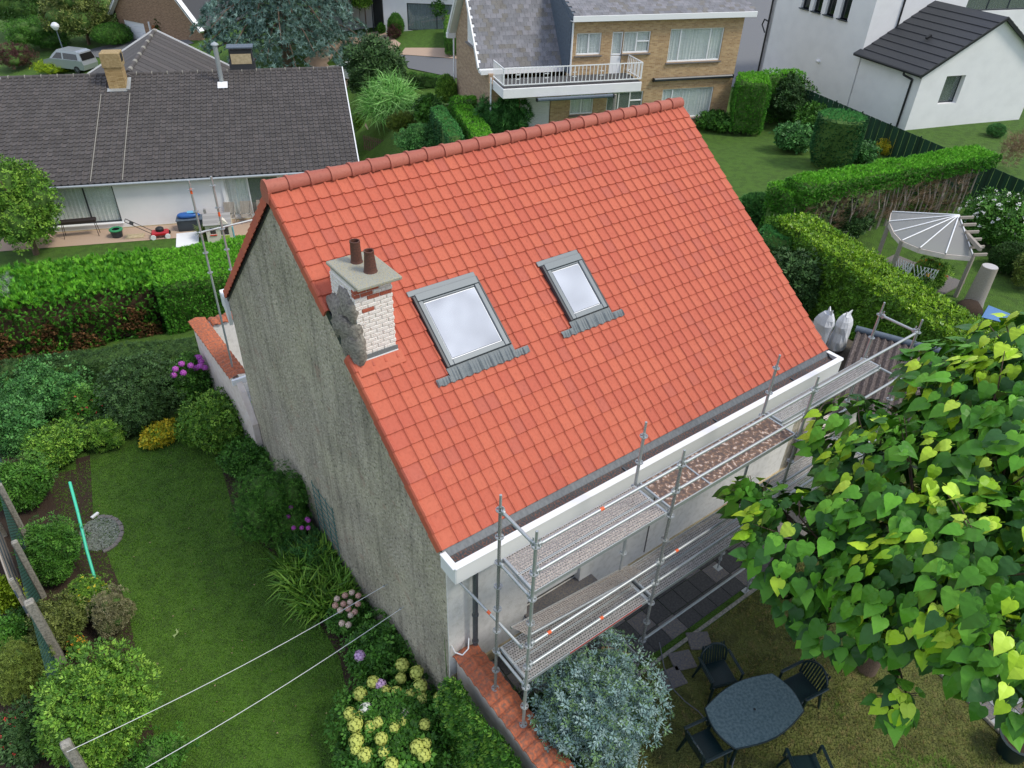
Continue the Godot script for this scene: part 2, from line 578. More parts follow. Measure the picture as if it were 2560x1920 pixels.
func materials() -> void:
	# terracotta: new clay tiles in a few firings
	var clay := ntex(0.02, 4, 3, [0.0, 0.45, 1.0], [0xe2d2cc, 0xffffff, 0xf4e6e0])
	var claybump := btex(0.06, 3, 4, 1.5)
	M.clay = []
	M.clay_cols = [0xbe6148, 0xbc5f47, 0xc0644a, 0xba5d47, 0xb75f4b, 0xc2664b]
	for c in M.clay_cols:
		M.clay.append(grain(clay, Vector3(0.9, 0.9, 0.9), 0.72, claybump, 0.25, c))
	var cm := grain(clay, Vector3(0.9, 0.9, 0.9), 0.72, claybump, 0.25)
	cm.vertex_color_use_as_albedo = true
	M.clay_many = cm
	M.ridge = grain(clay, Vector3(1.3, 1.3, 1.3), 0.68, claybump, 0.3, 0xa65e4e)
	M.ridge2 = grain(clay, Vector3(1.3, 1.3, 1.3), 0.68, claybump, 0.3, 0xad6553)
	M.old_clay = grain(ntex(0.035, 5, 8, [0.0, 0.38, 0.55, 0.7, 1.0], [0x5f5550, 0x8d5a45, 0xb5613e, 0xbd6a45, 0xc77d58]), Vector3(0.8, 0.8, 0.8), 0.8, claybump, 0.5)
	# grey neighbour roof
	M.grey_tile_cols = [0x524f4e, 0x555251, 0x4f4c4b, 0x585453, 0x4e4b4a]
	var gt := ntex(0.02, 5, 21, [0.0, 0.5, 0.8, 1.0], [0xd0ccc8, 0xffffff, 0xf2eee8, 0xe2ded6])
	M.grey_tile = []
	for c in M.grey_tile_cols:
		M.grey_tile.append(grain(gt, Vector3(0.35, 0.35, 0.35), 0.85, claybump, 0.4, c))
	var gm := grain(gt, Vector3(0.35, 0.35, 0.35), 0.85, claybump, 0.4)
	gm.vertex_color_use_as_albedo = true
	M.grey_tile_many = gm
	var sm := grain(ntex(0.012, 5, 25, [0.0, 0.4, 0.6, 1.0], [0xc4c0ba, 0xf0efee, 0xffffff, 0xe0dfe2]), Vector3(0.2, 0.2, 0.2), 0.8, claybump, 0.4)
	sm.vertex_color_use_as_albedo = true
	M.slate_many = sm
	# walls
	M.white_wall = grain(ntex(0.02, 5, 31, [0.0, 0.5, 1.0], [0xd2d1cb, 0xe3e2de, 0xe9e8e4]), Vector3(0.5, 0.5, 0.5), 0.85, btex(0.12, 3, 32, 2.0), 0.35)
	M.white_clean = grain(ntex(0.01, 4, 33, [0.0, 0.5, 1.0], [0xe0e1e1, 0xe8e9e9, 0xecedec]), Vector3(0.15, 0.15, 0.15), 0.8, btex(0.2, 3, 34, 1.0), 0.2)
	M.cream_wall = grain(ntex(0.02, 5, 35, [0.0, 0.5, 1.0], [0xcdbfb2, 0xddd2c8, 0xe4dbd3]), Vector3(0.4, 0.4, 0.4), 0.85, btex(0.12, 3, 32, 2.0), 0.4)
	M.plinth = grain(ntex(0.02, 5, 36, [0.0, 0.5, 1.0], [0x9a8c6d, 0xb5a583, 0xc6b896]), Vector3(0.5, 0.5, 0.5), 0.9)
	M.concrete = grain(ntex(0.03, 5, 41, [0.0, 0.35, 0.6, 1.0], [0x6a6a60, 0x84827a, 0x98958b, 0xaaa79c]), Vector3(0.9, 0.9, 0.9), 0.9, btex(0.15, 4, 42, 3.0), 0.6)
	M.cap_slab = grain(ntex(0.05, 5, 43, [0.0, 0.3, 0.5, 0.66, 0.72, 0.8, 1.0], [0x6e706a, 0x8e9088, 0x9fa197, 0xa4a596, 0xb8963a, 0xa09f92, 0xb0b0a6]), Vector3(1.3, 1.3, 1.3), 0.9, btex(0.15, 4, 42, 3.0), 0.6)
	M.cement = grain(ntex(0.03, 6, 44, [0.0, 0.35, 0.5, 0.7, 1.0], [0x5a5650, 0x77736a, 0x8d8880, 0x9b968b, 0xb3ac9c]), Vector3(1.1, 1.1, 1.1), 0.95, btex(0.1, 5, 45, 5.0), 1.0)
	M.white_brick = grain(ntex(0.05, 5, 46, [0.0, 0.17, 0.21, 0.27, 0.6, 1.0], [0x9a4630, 0xa3553c, 0xc9b7a8, 0xe2dcd4, 0xe9e5df, 0xefece7]), Vector3(1.2, 1.2, 1.2), 0.85, btex(0.12, 4, 47, 3.0), 0.5)
	M.red_brick = grain(ntex(0.06, 4, 48, [0.0, 0.5, 1.0], [0x8e3f2a, 0xa8523a, 0xc9a99a]), Vector3(2, 2, 2), 0.85)
	M.mortar = smat(0xdcd8d1, 0.95)
	M.soffit = smat(0xe6e8e8, 0.5)
	M.white_pvc = smat(0xe9ebec, 0.35)
	M.zinc = grain(ntex(0.03, 4, 51, [0.0, 0.5, 1.0], [0x4c5258, 0x5a6066, 0x676d72]), Vector3(1, 1, 1), 0.5)
	M.zinc.metallic = 0.3
	M.lead = grain(ntex(0.04, 4, 52, [0.0, 0.5, 1.0], [0x5f6669, 0x70787a, 0x82898a]), Vector3(2, 2, 2), 0.55, btex(0.08, 3, 53, 3.0), 0.5)
	M.gutter_in = grain(ntex(0.05, 4, 54, [0.0, 0.5, 0.62, 0.68, 1.0], [0x2f3134, 0x3f4246, 0x4a4745, 0x7d4836, 0x55504c]), Vector3(1, 1, 1), 0.7)
	M.alu = smat(0x6c7479, 0.45, 0.2)
	M.dark_frame = smat(0x2f343a, 0.45)
	var sg := smat(0xd3d9e6, 0.04, 0.92)
	M.sky_glass = sg
	var gl := StandardMaterial3D.new()
	gl.albedo_color = Color(0.80, 0.88, 0.86, 0.10)
	gl.transparency = BaseMaterial3D.TRANSPARENCY_ALPHA
	gl.roughness = 0.03
	gl.metallic_specular = 0.8
	M.glass = gl
	M.dark_glass = smat(0x15191c, 0.06)
	M.dark_glass.metallic_specular = 0.7
	M.curtain = grain(ntex(0.015, 3, 55, [0.0, 0.5, 1.0], [0xc4cbc8, 0xdde1df, 0xe9ebea]), Vector3(1, 1, 1), 0.9)
	M.room_shade = smat(0x1c1d1c, 0.9)  # near-black: the shade of unlit interiors put into the colour
	M.shutter = smat(0xd3d5d4, 0.5)
	# metals
	M.galv = grain(ntex(0.06, 5, 61, [0.0, 0.35, 0.6, 1.0], [0x8a9093, 0xa5abad, 0xbac0c1, 0xd0d5d5]), Vector3(2.5, 2.5, 2.5), 0.45)
	M.galv.metallic = 0.55
	M.galv_dirty = grain(ntex(0.07, 5, 62, [0.0, 0.45, 0.55, 0.62, 1.0], [0x4e5356, 0x666b6d, 0x85898a, 0xb5b2ac, 0xd4d2cd]), Vector3(2.5, 2.5, 2.5), 0.55)
	M.galv_dirty.metallic = 0.35
	M.mark_red = smat(0xa04a40, 0.6)
	M.mark_orange = smat(0xe2622a, 0.6)
	M.plank = grain(ntex(0.045, 6, 63, [0.0, 0.4, 0.55, 0.64, 0.74, 1.0], [0x4e4340, 0x66564f, 0x77604f, 0x8a6c58, 0xbfaea2, 0xcfc3ba]), Vector3(0.45, 0.45, 0.45), 0.85)
	M.deck_dirt = deck_material(0xb0a79e, 0x8b8480, true)
	M.deck_clean = deck_material(0xa8a5a1, 0x8b8884, false)
	M.clay_pot = grain(ntex(0.03, 4, 64, [0.0, 0.5, 1.0], [0x3f2a24, 0x5c3a2f, 0x6e4434]), Vector3(2, 2, 2), 0.6)
	M.bark = grain(ntex(0.05, 5, 65, [0.0, 0.5, 1.0], [0x4a3d33, 0x6a594b, 0x85735f]), Vector3(2, 0.6, 2), 0.95, btex(0.08, 4, 66, 5.0), 1.0)
	M.grey_wood = grain(ntex(0.05, 5, 67, [0.0, 0.5, 1.0], [0x827a6f, 0x9d958a, 0xb4ada2]), Vector3(3, 0.5, 3), 0.9)
	M.twig = smat(0x8d7460, 0.9)
	# ground
	M.soil = grain(ntex(0.08, 5, 71, [0.0, 0.5, 1.0], [0x241b14, 0x3c2e22, 0x52412f]), Vector3(1, 1, 1), 0.95, btex(0.12, 4, 72, 6.0), 1.0)
	M.paving = grain(ntex(0.05, 5, 73, [0.0, 0.5, 1.0], [0x3a3a3b, 0x4a4a4a, 0x5b5a58]), Vector3(0.7, 0.7, 0.7), 0.85)
	M.slab = grain(ntex(0.05, 5, 74, [0.0, 0.4, 0.62, 1.0], [0x55555a, 0x6a696c, 0x77716a, 0x8d8474]), Vector3(0.8, 0.8, 0.8), 0.9)
	M.asphalt = grain(ntex(0.3, 3, 75, [0.0, 0.5, 1.0], [0x5a5c5e, 0x6c6e70, 0x808183]), Vector3(0.3, 0.3, 0.3), 0.9)
	M.pink_paving = grain(ntex(0.2, 4, 76, [0.0, 0.5, 1.0], [0x9a8370, 0xb59d88, 0xc9b29d]), Vector3(0.4, 0.4, 0.4), 0.9)
	M.stone_band = grain(ntex(0.05, 4, 77, [0.0, 0.5, 1.0], [0x55606a, 0x66727c, 0x7c858c]), Vector3(0.5, 0.5, 0.5), 0.8)
	M.pale_paving = grain(ntex(0.05, 4, 78, [0.0, 0.5, 1.0], [0x8e9398, 0xa2a6aa, 0xb4b7ba]), Vector3(0.3, 0.3, 0.3), 0.85)
	M.brick_far = brick_material(0xa98a62, 0xbda077, 0x93734f, 0xb9ad98)
	M.brick_brown = brick_material(0x8a6d55, 0x9c7d63, 0x735743, 0x9a8a79)
	M.brick_left = brick_material(0x9c8468, 0xad957a, 0x87705a, 0xa6998a)
	M.slate_side = grain(ntex(0.03, 4, 79, [0.0, 0.5, 1.0], [0x47535f, 0x566370, 0x616e7a]), Vector3(0.4, 0.4, 0.4), 0.6)
	M.black_roof = grain(ntex(0.05, 4, 80, [0.0, 0.5, 1.0], [0x2b2d30, 0x34363a, 0x404246]), Vector3(0.6, 0.6, 0.6), 0.55)
	M.black = smat(0x1b1d20, 0.5)
	M.anthracite = smat(0x2c343b, 0.4)
	M.plastic_green = grain(ntex(0.04, 4, 81, [0.0, 0.5, 1.0], [0x0c1c1d, 0x10272a, 0x173336]), Vector3(1.5, 1.5, 1.5), 0.35)
	M.table_top = grain(ntex(0.035, 6, 82, [0.0, 0.3, 0.45, 0.6, 1.0], [0x3a5056, 0x475d62, 0x516669, 0x5b6f72, 0x6b7d80]), Vector3(0.9, 0.9, 0.9), 0.5)
	M.turquoise = smat(0x45c9a4, 0.45)
	M.cord = smat(0xcfd2d2, 0.6)
	M.corrugated = grain(ntex(0.04, 5, 83, [0.0, 0.4, 0.6, 1.0], [0x2c2624, 0x463d3a, 0x5f5552, 0x9b9490]), Vector3(0.5, 1.0, 1.6), 0.8)
	M.annex_roof = grain(ntex(0.05, 5, 84, [0.0, 0.5, 1.0], [0x38322a, 0x4d463b, 0x5f5746]), Vector3(0.6, 0.6, 0.6), 0.95)
	M.sack = grain(ntex(0.05, 4, 85, [0.0, 0.5, 1.0], [0xb9bcc0, 0xd3d5d8, 0xe4e6e8]), Vector3(1.5, 1.5, 1.5), 0.7)
	M.poly = StandardMaterial3D.new()
	M.poly.albedo_color = Color(0.58, 0.58, 0.57, 0.66)
	M.poly.transparency = BaseMaterial3D.TRANSPARENCY_ALPHA
	M.poly.roughness = 0.3
	M.gable = gable_material()
	M.lawn = lawn_material(0x43631a, 0x4c701e, 0x5b7c28, 91)
	M.core = smat(0x4a6a2c, 0.95)
	M.core_dark = smat(0x4a7026, 0.95)

func deck_material(a: int, b: int, dirty: bool) -> StandardMaterial3D:
	# sheet steel with punched slots: real holes by cut-out
	var im := Image.create(256, 256, false, Image.FORMAT_RGBA8)
	var f := noise(0.02, 4, 5)
	for y in 256:
		for x in 256:
			var c := hx(a).lerp(hx(b), clampf(0.5 + f.get_noise_2d(x, y) * 1.3, 0, 1))
			if dirty and f.get_noise_2d(x * 2.0 + 900, y * 2.0) > 0.12: c = c.lerp(hx(0xcfc4b8), 0.6)
			im.set_pixel(x, y, c)
	for j in 8:
		for i in 8:
			var ox := i * 32 + 7 + (16 if j % 2 else 0)
			for y in 14:
				for x in 19:
					if absf(x - 9) / 9.5 + absf(y - 6.5) / 7.5 < 1.25:
						im.set_pixel((ox + x) % 256, (j * 32 + 9 + y) % 256, Color(0, 0, 0, 0))
	var m := StandardMaterial3D.new()
	m.albedo_texture = ImageTexture.create_from_image(im)
	m.transparency = BaseMaterial3D.TRANSPARENCY_ALPHA_SCISSOR
	m.alpha_scissor_threshold = 0.5
	m.roughness = 0.6
	m.metallic = 0.3
	return m

func brick_material(a: int, b: int, c: int, mortar: int) -> StandardMaterial3D:
	# far brickwork, too small to pick apart: 8 x 12 bricks, 1.76 m x 0.78 m
	var w := 512
	var im := Image.create(w, w, false, Image.FORMAT_RGB8)
	var r := RandomNumberGenerator.new()
	r.seed = a
	im.fill(hx(mortar))
	var bw := w / 8
	var bh := w / 16
	for j in 16:
		for i in 9:
			var col := hx([a, a, b, c][r.randi() % 4]).lerp(hx(b), r.randf() * 0.5)
			im.fill_rect(Rect2i(i * bw - (bw / 2 if j % 2 else 0), j * bh, bw - 3, bh - 4), col)
	var m := grain(ImageTexture.create_from_image(im), Vector3(0.57, 0.9, 0.57), 0.9)
	return m

func gable_material() -> StandardMaterial3D:
	# weathered cement render: mottling, runs and lichen, mapped on the wall in metres (10 x 10)
	var w := 640
	var im := Image.create(w, w, false, Image.FORMAT_RGB8)
	var big := noise(0.012, 5, 101)
	var fine := noise(0.09, 4, 102)
	var spk := noise(0.32, 2, 103)
	var run := noise(0.03, 4, 104)
	for y in w:
		for x in w:
			var g := 0.66 + 0.10 * big.get_noise_2d(x, y * 0.7) + 0.07 * fine.get_noise_2d(x, y) + 0.06 * spk.get_noise_2d(x, y)
			var st := run.get_noise_2d(x * 1.8, y * 0.10)
			if st > 0.05: g -= 0.20 * minf(st - 0.05, 0.4)
			var warm := 0.5 + 0.9 * big.get_noise_2d(x * 0.6 + 500, y * 0.6)
			var c := Color(g * 1.02, g * (0.98 + 0.01 * warm), g * (0.89 - 0.03 * warm))
			var pk := big.get_noise_2d(x * 2.0 + 90, y * 2.0 + 300)
			if pk > 0.33: c = c.lerp(Color(0.62, 0.50, 0.44), minf(1.0, (pk - 0.33) * 3.0) * 0.5)
			if spk.get_noise_2d(x * 0.5 + 77, y * 0.5) > 0.52: c = c.darkened(0.35)
			if fine.get_noise_2d(x * 0.5, y * 0.5 + 900) > 0.5: c = c.lerp(Color(0.75, 0.73, 0.66), 0.4)
			im.set_pixel(x, y, c)
	var m := StandardMaterial3D.new()
	m.albedo_texture = ImageTexture.create_from_image(im)
	m.roughness = 0.95
	m.uv1_scale = Vector3(0.1, 0.1, 1)
	m.normal_enabled = true
	m.normal_texture = btex(0.3, 3, 105, 5.0)
	m.normal_scale = 0.5
	return m

func lawn_material(a: int, b: int, c: int, sd: int) -> StandardMaterial3D:
	var m := grain(ntex(0.012, 6, sd, [0.0, 0.35, 0.5, 0.68, 1.0], [a, a, b, b, c], 1024), Vector3(0.16, 0.16, 0.16), 0.95, btex(0.25, 4, sd + 1, 6.0), 0.8)
	m.detail_enabled = true
	m.detail_blend_mode = BaseMaterial3D.BLEND_MODE_MUL
	m.detail_albedo = ntex(0.22, 3, sd + 2, [0.0, 0.5, 1.0], [0xc4c6b8, 0xf0f2e4, 0xffffff])
	m.uv2_triplanar = true
	m.uv2_world_triplanar = true
	m.uv2_scale = Vector3(1.7, 1.7, 1.7)
	return m

func leafshapes() -> void:
	LM.broad = sprig(6, 0.75, 0.26, 0.9, 1)
	LM.broad2 = sprig(7, 0.8, 0.2, 1.0, 2)
	LM.round = sprig(6, 0.62, 0.36, 0.8, 3)
	LM.fine = sprig(10, 0.6, 0.16, 1.1, 4)
	LM.needle = needles(14, 1.0, 0.12, 0.9, 5)
	LM.thuja = needles(10, 1.0, 0.2, 0.6, 6)
	LM.cedar = needles(16, 0.9, 0.11, 1.5, 7)
	LM.grass = tuft(7, 1.0, 0.05, 0.55, 8)
	LM.pampas = tuft(6, 1.0, 0.03, 1.1, 9)
	LM.iris = tuft(7, 1.0, 0.07, 0.75, 10)
	LM.floret = sprig(5, 0.55, 0.5, 0.35, 12, 0.3)
	LM.twigs = needles(7, 1.0, 0.035, 0.7, 13)
	LM.mat = leafmat(0.5, 0.35)
	LM.gloss = leafmat(0.32, 0.25)
	LM.dry = leafmat(0.85, 0.15)

func ground() -> void:
	var xs := []
	var zs := []
	for i in 24: xs.append(-220.0 + i * 8.0)
	for i in 10: xs.append(-28.0 + i * 2.8)
	xs.append_array([0.02, 0.1, 0.13, 0.17, 0.2, 0.4])
	for i in 30: xs.append(1.0 + i * 1.4)
	for i in 30: xs.append(44.0 + i * 8.0)
	for i in 18: zs.append(-300.0 + i * 10.0)
	for i in 40: zs.append(-118.0 + i * 2.6)
	for i in 14: zs.append(-13.0 + i * 1.0)
	for i in 12: zs.append(1.5 + i * 1.5)
	for i in 12: zs.append(22.0 + i * 14.0)
	var b := MB.new()
	for i in xs.size() - 1:
		for j in zs.size() - 1:
			var p := [onland(xs[i], zs[j]), onland(xs[i + 1], zs[j]), onland(xs[i + 1], zs[j + 1]), onland(xs[i], zs[j + 1])]
			var q := []
			for e in p:
				var h := 0.04
				q.append(Vector3(land(e.x - h, e.z) - land(e.x + h, e.z), 2 * h, land(e.x, e.z - h) - land(e.x, e.z + h)).normalized())
			b.tris(p[0], p[2], p[1], q[0], q[2], q[1])
			b.tris(p[0], p[3], p[2], q[0], q[3], q[2])
	struct("ground", b.mesh(), M.lawn, "grassy ground of the gardens")

const SX := 0.06
const EX := 9.42
const RZ := -4.978
const RY := 8.821
const BZ := -9.18

func roof_point(x: float, s: float, h := 0.0) -> Vector3:
	# x along the ridge, s up the front slope from the eave, h above the slope
	return Vector3(x, 5.0 + s * 0.60890 + h * 0.79328, -s * 0.79328 + h * 0.60890)

func roof_basis() -> Basis:
	return Basis(Vector3.RIGHT, Vector3(0, 0.79328, 0.60890), Vector3(0, -0.60890, 0.79328))

func tile_mesh(w: float, verge := 0) -> ArrayMesh:
	var b := MB.new()
	var prof := [Vector2(0, 0.016), Vector2(0.012, 0.031), Vector2(0.034, 0.034), Vector2(0.048, 0.026), Vector2(0.056, 0.008), Vector2(0.072, 0.004), Vector2(w * 0.6, 0.001), Vector2(w - 0.02, 0.006), Vector2(w - 0.008, 0.012), Vector2(w + 0.004, 0.012)]
	var L := 0.295
	var f := func(p: Vector2, t: float) -> Vector3:
		return Vector3(p.x, p.y + lerpf(0.012, -0.018, t), -L * t)
	for i in prof.size() - 1:
		var a: Vector3 = f.call(prof[i], 0.0)
		var c: Vector3 = f.call(prof[i + 1], 0.0)
		var d: Vector3 = f.call(prof[i + 1], 1.0)
		var e: Vector3 = f.call(prof[i], 1.0)
		var e0 := Vector3(0, -0.005, 0.007)
		b.quad(a + e0 * 0.2, c + e0 * 0.2, d, e)
		b.quad(a + e0, c + e0, c + e0 * 0.2, a + e0 * 0.2)
		b.quad(a + Vector3(0, -0.026, 0.004), c + Vector3(0, -0.026, 0.004), c + e0, a + e0)
	if verge < 0:
		var o := [Vector3(0, 0.03, 0.006), Vector3(-0.012, 0.012, 0.006), Vector3(-0.016, -0.15, 0.006)]
		for i in 2:
			b.quad(o[i] + Vector3(0, -0.03, -L), o[i + 1] + Vector3(0, -0.03, -L), o[i + 1], o[i])
		b.quad(o[2], o[1], Vector3(0.02, 0.012, 0.006), Vector3(0.02, -0.15, 0.006))
	if verge > 0:
		b.quad(Vector3(w, 0.012, 0), Vector3(w + 0.012, -0.14, 0), Vector3(w + 0.012, -0.17, -L), Vector3(w, -0.02, -L))
		b.quad(Vector3(w - 0.02, -0.14, 0), Vector3(w + 0.012, -0.14, 0), Vector3(w, 0.012, 0), Vector3(w - 0.02, 0.01, 0))
	return b.mesh()

func in_opening(x: float, s: float) -> bool:
	if x > 1.42 and x < 2.60 and s > 2.45 and s < 3.76: return true
	if x > 3.95 and x < 4.80 and s > 2.45 and s < 3.66: return true
	if x < 0.72 and s > 3.12 and s < 4.0: return true
	return false

func main_house() -> void:
	var t := thing("house", "house with new orange clay tile roof, grey rendered gable and white front", "house", Vector3.ZERO)
	# walls with thickness
	var b := MB.new()
	var gp := PackedVector2Array([Vector2(-0.01, 0.0), Vector2(-0.01, 4.62), Vector2(-4.978, 8.62), Vector2(-9.1, 4.85), Vector2(-9.1, -0.4), Vector2(-4.5, -0.4)])
	b.poly(gp, func(p: Vector2) -> Vector3: return Vector3(SX, p.y, p.x), Vector3(0.3, 0, 0))
	part(t, "gable_wall", b.mesh(), M.gable)
	b = MB.new()
	b.poly(gp, func(p: Vector2) -> Vector3: return Vector3(EX, p.y, p.x), Vector3(-0.3, 0, 0))
	part(t, "gable_wall", b.mesh(), M.gable)
	# front wall of painted brick, with a window opening
	var fw := part(t, "front_wall", front_wall(), M.white_wall)
	b = MB.new()
	b.box(Vector3((SX + EX) / 2, 1.5, 0.012), Vector3(EX - SX - 0.02, 0.5, 0.05))
	part(fw, "plinth", b.mesh(), M.plinth)
	b = MB.new()
	b.box(Vector3((SX + EX) / 2, 2.3, -8.95), Vector3(EX - SX - 0.62, 5.1, 0.3))
	part(t, "back_wall", b.mesh(), M.white_wall)
	# window under the scaffold
	var win := node(t, "window")
	for i in 24:
		b = MB.new()
		b.bbox(Vector3(2.32, 2.43 + i * 0.055, -0.06), Vector3(1.22, 0.052, 0.02), 0.006)
		part(win, "shutter_slat", b.mesh(), M.shutter)
	b = MB.new()
	b.box(Vector3(2.32, 3.0, -0.16), Vector3(1.24, 1.7, 0.02))
	part(win, "glass", b.mesh(), M.dark_glass)
	b = MB.new()
	b.bbox(Vector3(2.45, 2.16, 0.08), Vector3(1.6, 0.07, 0.42), 0.01)
	part(win, "sill", b.mesh(), M.slab)
	b = MB.new()
	b.box(Vector3(4.7, 3.05, 0.006), Vector3(0.02, 2.4, 0.02))
	part(fw, "joint", b.mesh(), M.slab)
	# roof: boarding under the tiles, tiles, ridge, gutters
	var roof := node(t, "roof")
	b = MB.new()
	var rp := PackedVector2Array([Vector2(0.02, 4.96), Vector2(RZ, 8.77), Vector2(BZ + 0.03, 4.95), Vector2(BZ + 0.03, 4.75), Vector2(RZ, 8.55), Vector2(0.02, 4.74)])
	b.poly(rp, func(p: Vector2) -> Vector3: return Vector3(0.04, p.y, p.x), Vector3(9.4, 0, 0))
	part(roof, "boarding", b.mesh(), M.dark_frame)
	var pitch := (9.47 - 0.272) / 44.0
	var plain := tile_mesh(pitch)
	var left := tile_mesh(0.272 + 0.02, -1)
	var right := tile_mesh(pitch, 1)
	var spots := []
	for r in 23:
		for j in 45:
			var x0 := -0.02 if j == 0 else 0.272 + pitch * (j - 1)
			var s0 := -0.012 + 0.2675 * r
			if in_opening(x0 + (0.1 if j else 0.14), s0 + 0.14): continue
			spots.append([x0, s0, j])
	var eye := Vector3(-3.68, 13.27, 6.27)
	spots.sort_custom(func(p, q): return roof_point(p[0], p[1]).distance_squared_to(eye) < roof_point(q[0], q[1]).distance_squared_to(eye))
	var cols := lin(M.clay_cols)
	var rest := [[], [], []]
	var near := 0
	for p in spots:
		var o: Vector3 = roof_point(p[0], p[1]) + Vector3(rng.randf_range(-0.0015, 0.0015), rng.randf_range(-0.001, 0.002), 0)
		var xf := Transform3D(roof_basis().rotated(Vector3.UP, rng.randf_range(-0.004, 0.004)), o)
		var shade := int(rng.randf() * 6.0)
		if rng.randf() < 0.35: shade = [0, 1, 2][rng.randi() % 3]
		if near < 300:
			part(roof, "verge_tile" if p[2] == 0 else "tile", left if p[2] == 0 else right if p[2] == 44 else plain, M.clay[shade], xf)
			near += 1
		else:
			rest[0 if p[2] == 0 else 2 if p[2] == 44 else 1].append([xf, cols[shade]])
	for i in 3:
		var mm := MultiMesh.new()
		mm.transform_format = MultiMesh.TRANSFORM_3D
		mm.use_colors = true
		mm.mesh = [left, plain, right][i]
		mm.instance_count = rest[i].size()
		for k in rest[i].size():
			mm.set_instance_transform(k, rest[i][k][0])
			mm.set_instance_color(k, rest[i][k][1])
		var o := MultiMeshInstance3D.new()
		o.name = ["far_verge_tiles", "far_tiles", "far_right_verge_tiles"][i]
		o.multimesh = mm
		o.material_override = M.clay_many
		roof.add_child(o, true)
		o.set_meta("kind", "stuff")
	# back slope, seen only along its verge
	var bs := Vector3(0, 5.0 - RY, BZ - RZ)
	var bl := bs.length()
	var bdir := bs / bl
	var bn := Vector3(1, 0, 0).cross(bdir)
	var bb := Basis(Vector3(-1, 0, 0), bn, bdir)
	for r in 21:
		var at := Vector3(0.27, 5.0, BZ) - bdir * (0.2675 * r - 0.01)
		part(roof, "verge_tile", tile_back(), M.clay[r % 6], Transform3D(bb, at))
	b = MB.new()
	b.box(Vector3(4.85, (5.0 + RY) / 2, (BZ + RZ) / 2) + bn * 0.01, Vector3(9.2, 0.03, bl), Basis(Vector3(1, 0, 0), bn, Vector3(1, 0, 0).cross(bn)))
	part(roof, "back_slope", b.mesh(), M.clay[1])
	# ridge tiles, half round with a collar
	var rm := ridge_mesh()
	for i in 26:
		part(roof, "ridge_tile", rm, M.ridge if i % 3 else M.ridge2, Transform3D(Basis(Vector3.RIGHT, rng.randf_range(-0.02, 0.02)), Vector3(-0.04 + 0.3655 * i, RY - 0.03, RZ)))
	b = MB.new()
	for k in 12:
		var a0 := PI * k / 12.0
		var a1 := PI * (k + 1) / 12.0
		b.tri(Vector3(-0.045, RY - 0.06, RZ), Vector3(-0.045, RY - 0.06 + sin(a0) * 0.16, RZ + cos(a0) * 0.16), Vector3(-0.045, RY - 0.06 + sin(a1) * 0.16, RZ + cos(a1) * 0.16))
	b.poly(PackedVector2Array([Vector2(-0.14, -0.2), Vector2(0.14, -0.2), Vector2(0.17, 0.0), Vector2(-0.17, 0.0)]), func(p: Vector2) -> Vector3: return Vector3(-0.05, RY - 0.05 + p.y, RZ + p.x), Vector3(0.03, 0, 0))
	part(roof, "ridge_end", b.mesh(), M.ridge2)
	gutter(t)
	chimney(t)
	skylight(t, 1.37, 2.64, 2.48, 3.80, 1.10, 2.92)
	skylight(t, 3.93, 4.84, 2.48, 3.62, 3.64, 5.09)
	# downpipe
	var dp := node(t, "downpipe")
	b = MB.new()
	b.cyl(Vector3(0.51, 4.55, 0.12), Vector3(0.51, 1.5, 0.12), 0.045, 0.045, 12)
	part(dp, "pipe", b.mesh(), M.zinc)
	for y in [4.3, 3.2, 2.5]:
		b = MB.new()
		b.cyl(Vector3(0.51, y, 0.12), Vector3(0.51, y + 0.03, 0.12), 0.056, 0.056, 12)
		part(dp, "clip", b.mesh(), M.zinc)

func tile_back() -> ArrayMesh:
	var b := MB.new()
	b.quad(Vector3(0, 0.02, 0), Vector3(0.27, 0.03, 0), Vector3(0.27, 0.0, -0.29), Vector3(0, -0.01, -0.29))
	b.quad(Vector3(0.27, 0.03, 0), Vector3(0.285, -0.15, 0), Vector3(0.285, -0.18, -0.29), Vector3(0.27, 0.0, -0.29))
	b.quad(Vector3(0.25, -0.15, 0), Vector3(0.285, -0.15, 0), Vector3(0.27, 0.03, 0), Vector3(0.0, 0.02, 0))
	return b.mesh()

func ridge_mesh() -> ArrayMesh:
	var b := MB.new()
	var seg := [[0.0, 0.150], [0.045, 0.150], [0.055, 0.134], [0.37, 0.124]]
	for i in 3:
		for k in 10:
			var a0 := -0.25 + (PI + 0.5) * k / 10.0
			var a1 := -0.25 + (PI + 0.5) * (k + 1) / 10.0
			var x0: float = seg[i][0]
			var x1: float = seg[i + 1][0]
			var r0: float = seg[i][1]
			var r1: float = seg[i + 1][1]
			var n0 := Vector3(0, sin(a0), cos(a0))
			var n1 := Vector3(0, sin(a1), cos(a1))
			b.tris(Vector3(x0, 0, 0) + n0 * r0, Vector3(x1, 0, 0) + n0 * r1, Vector3(x1, 0, 0) + n1 * r1, n0, n0, n1)
			b.tris(Vector3(x0, 0, 0) + n0 * r0, Vector3(x1, 0, 0) + n1 * r1, Vector3(x0, 0, 0) + n1 * r0, n0, n1, n1)
			if i == 0:
				b.quad(n0 * (r0 - 0.03), n1 * (r0 - 0.03), n1 * r0, n0 * r0)
	return b.mesh()

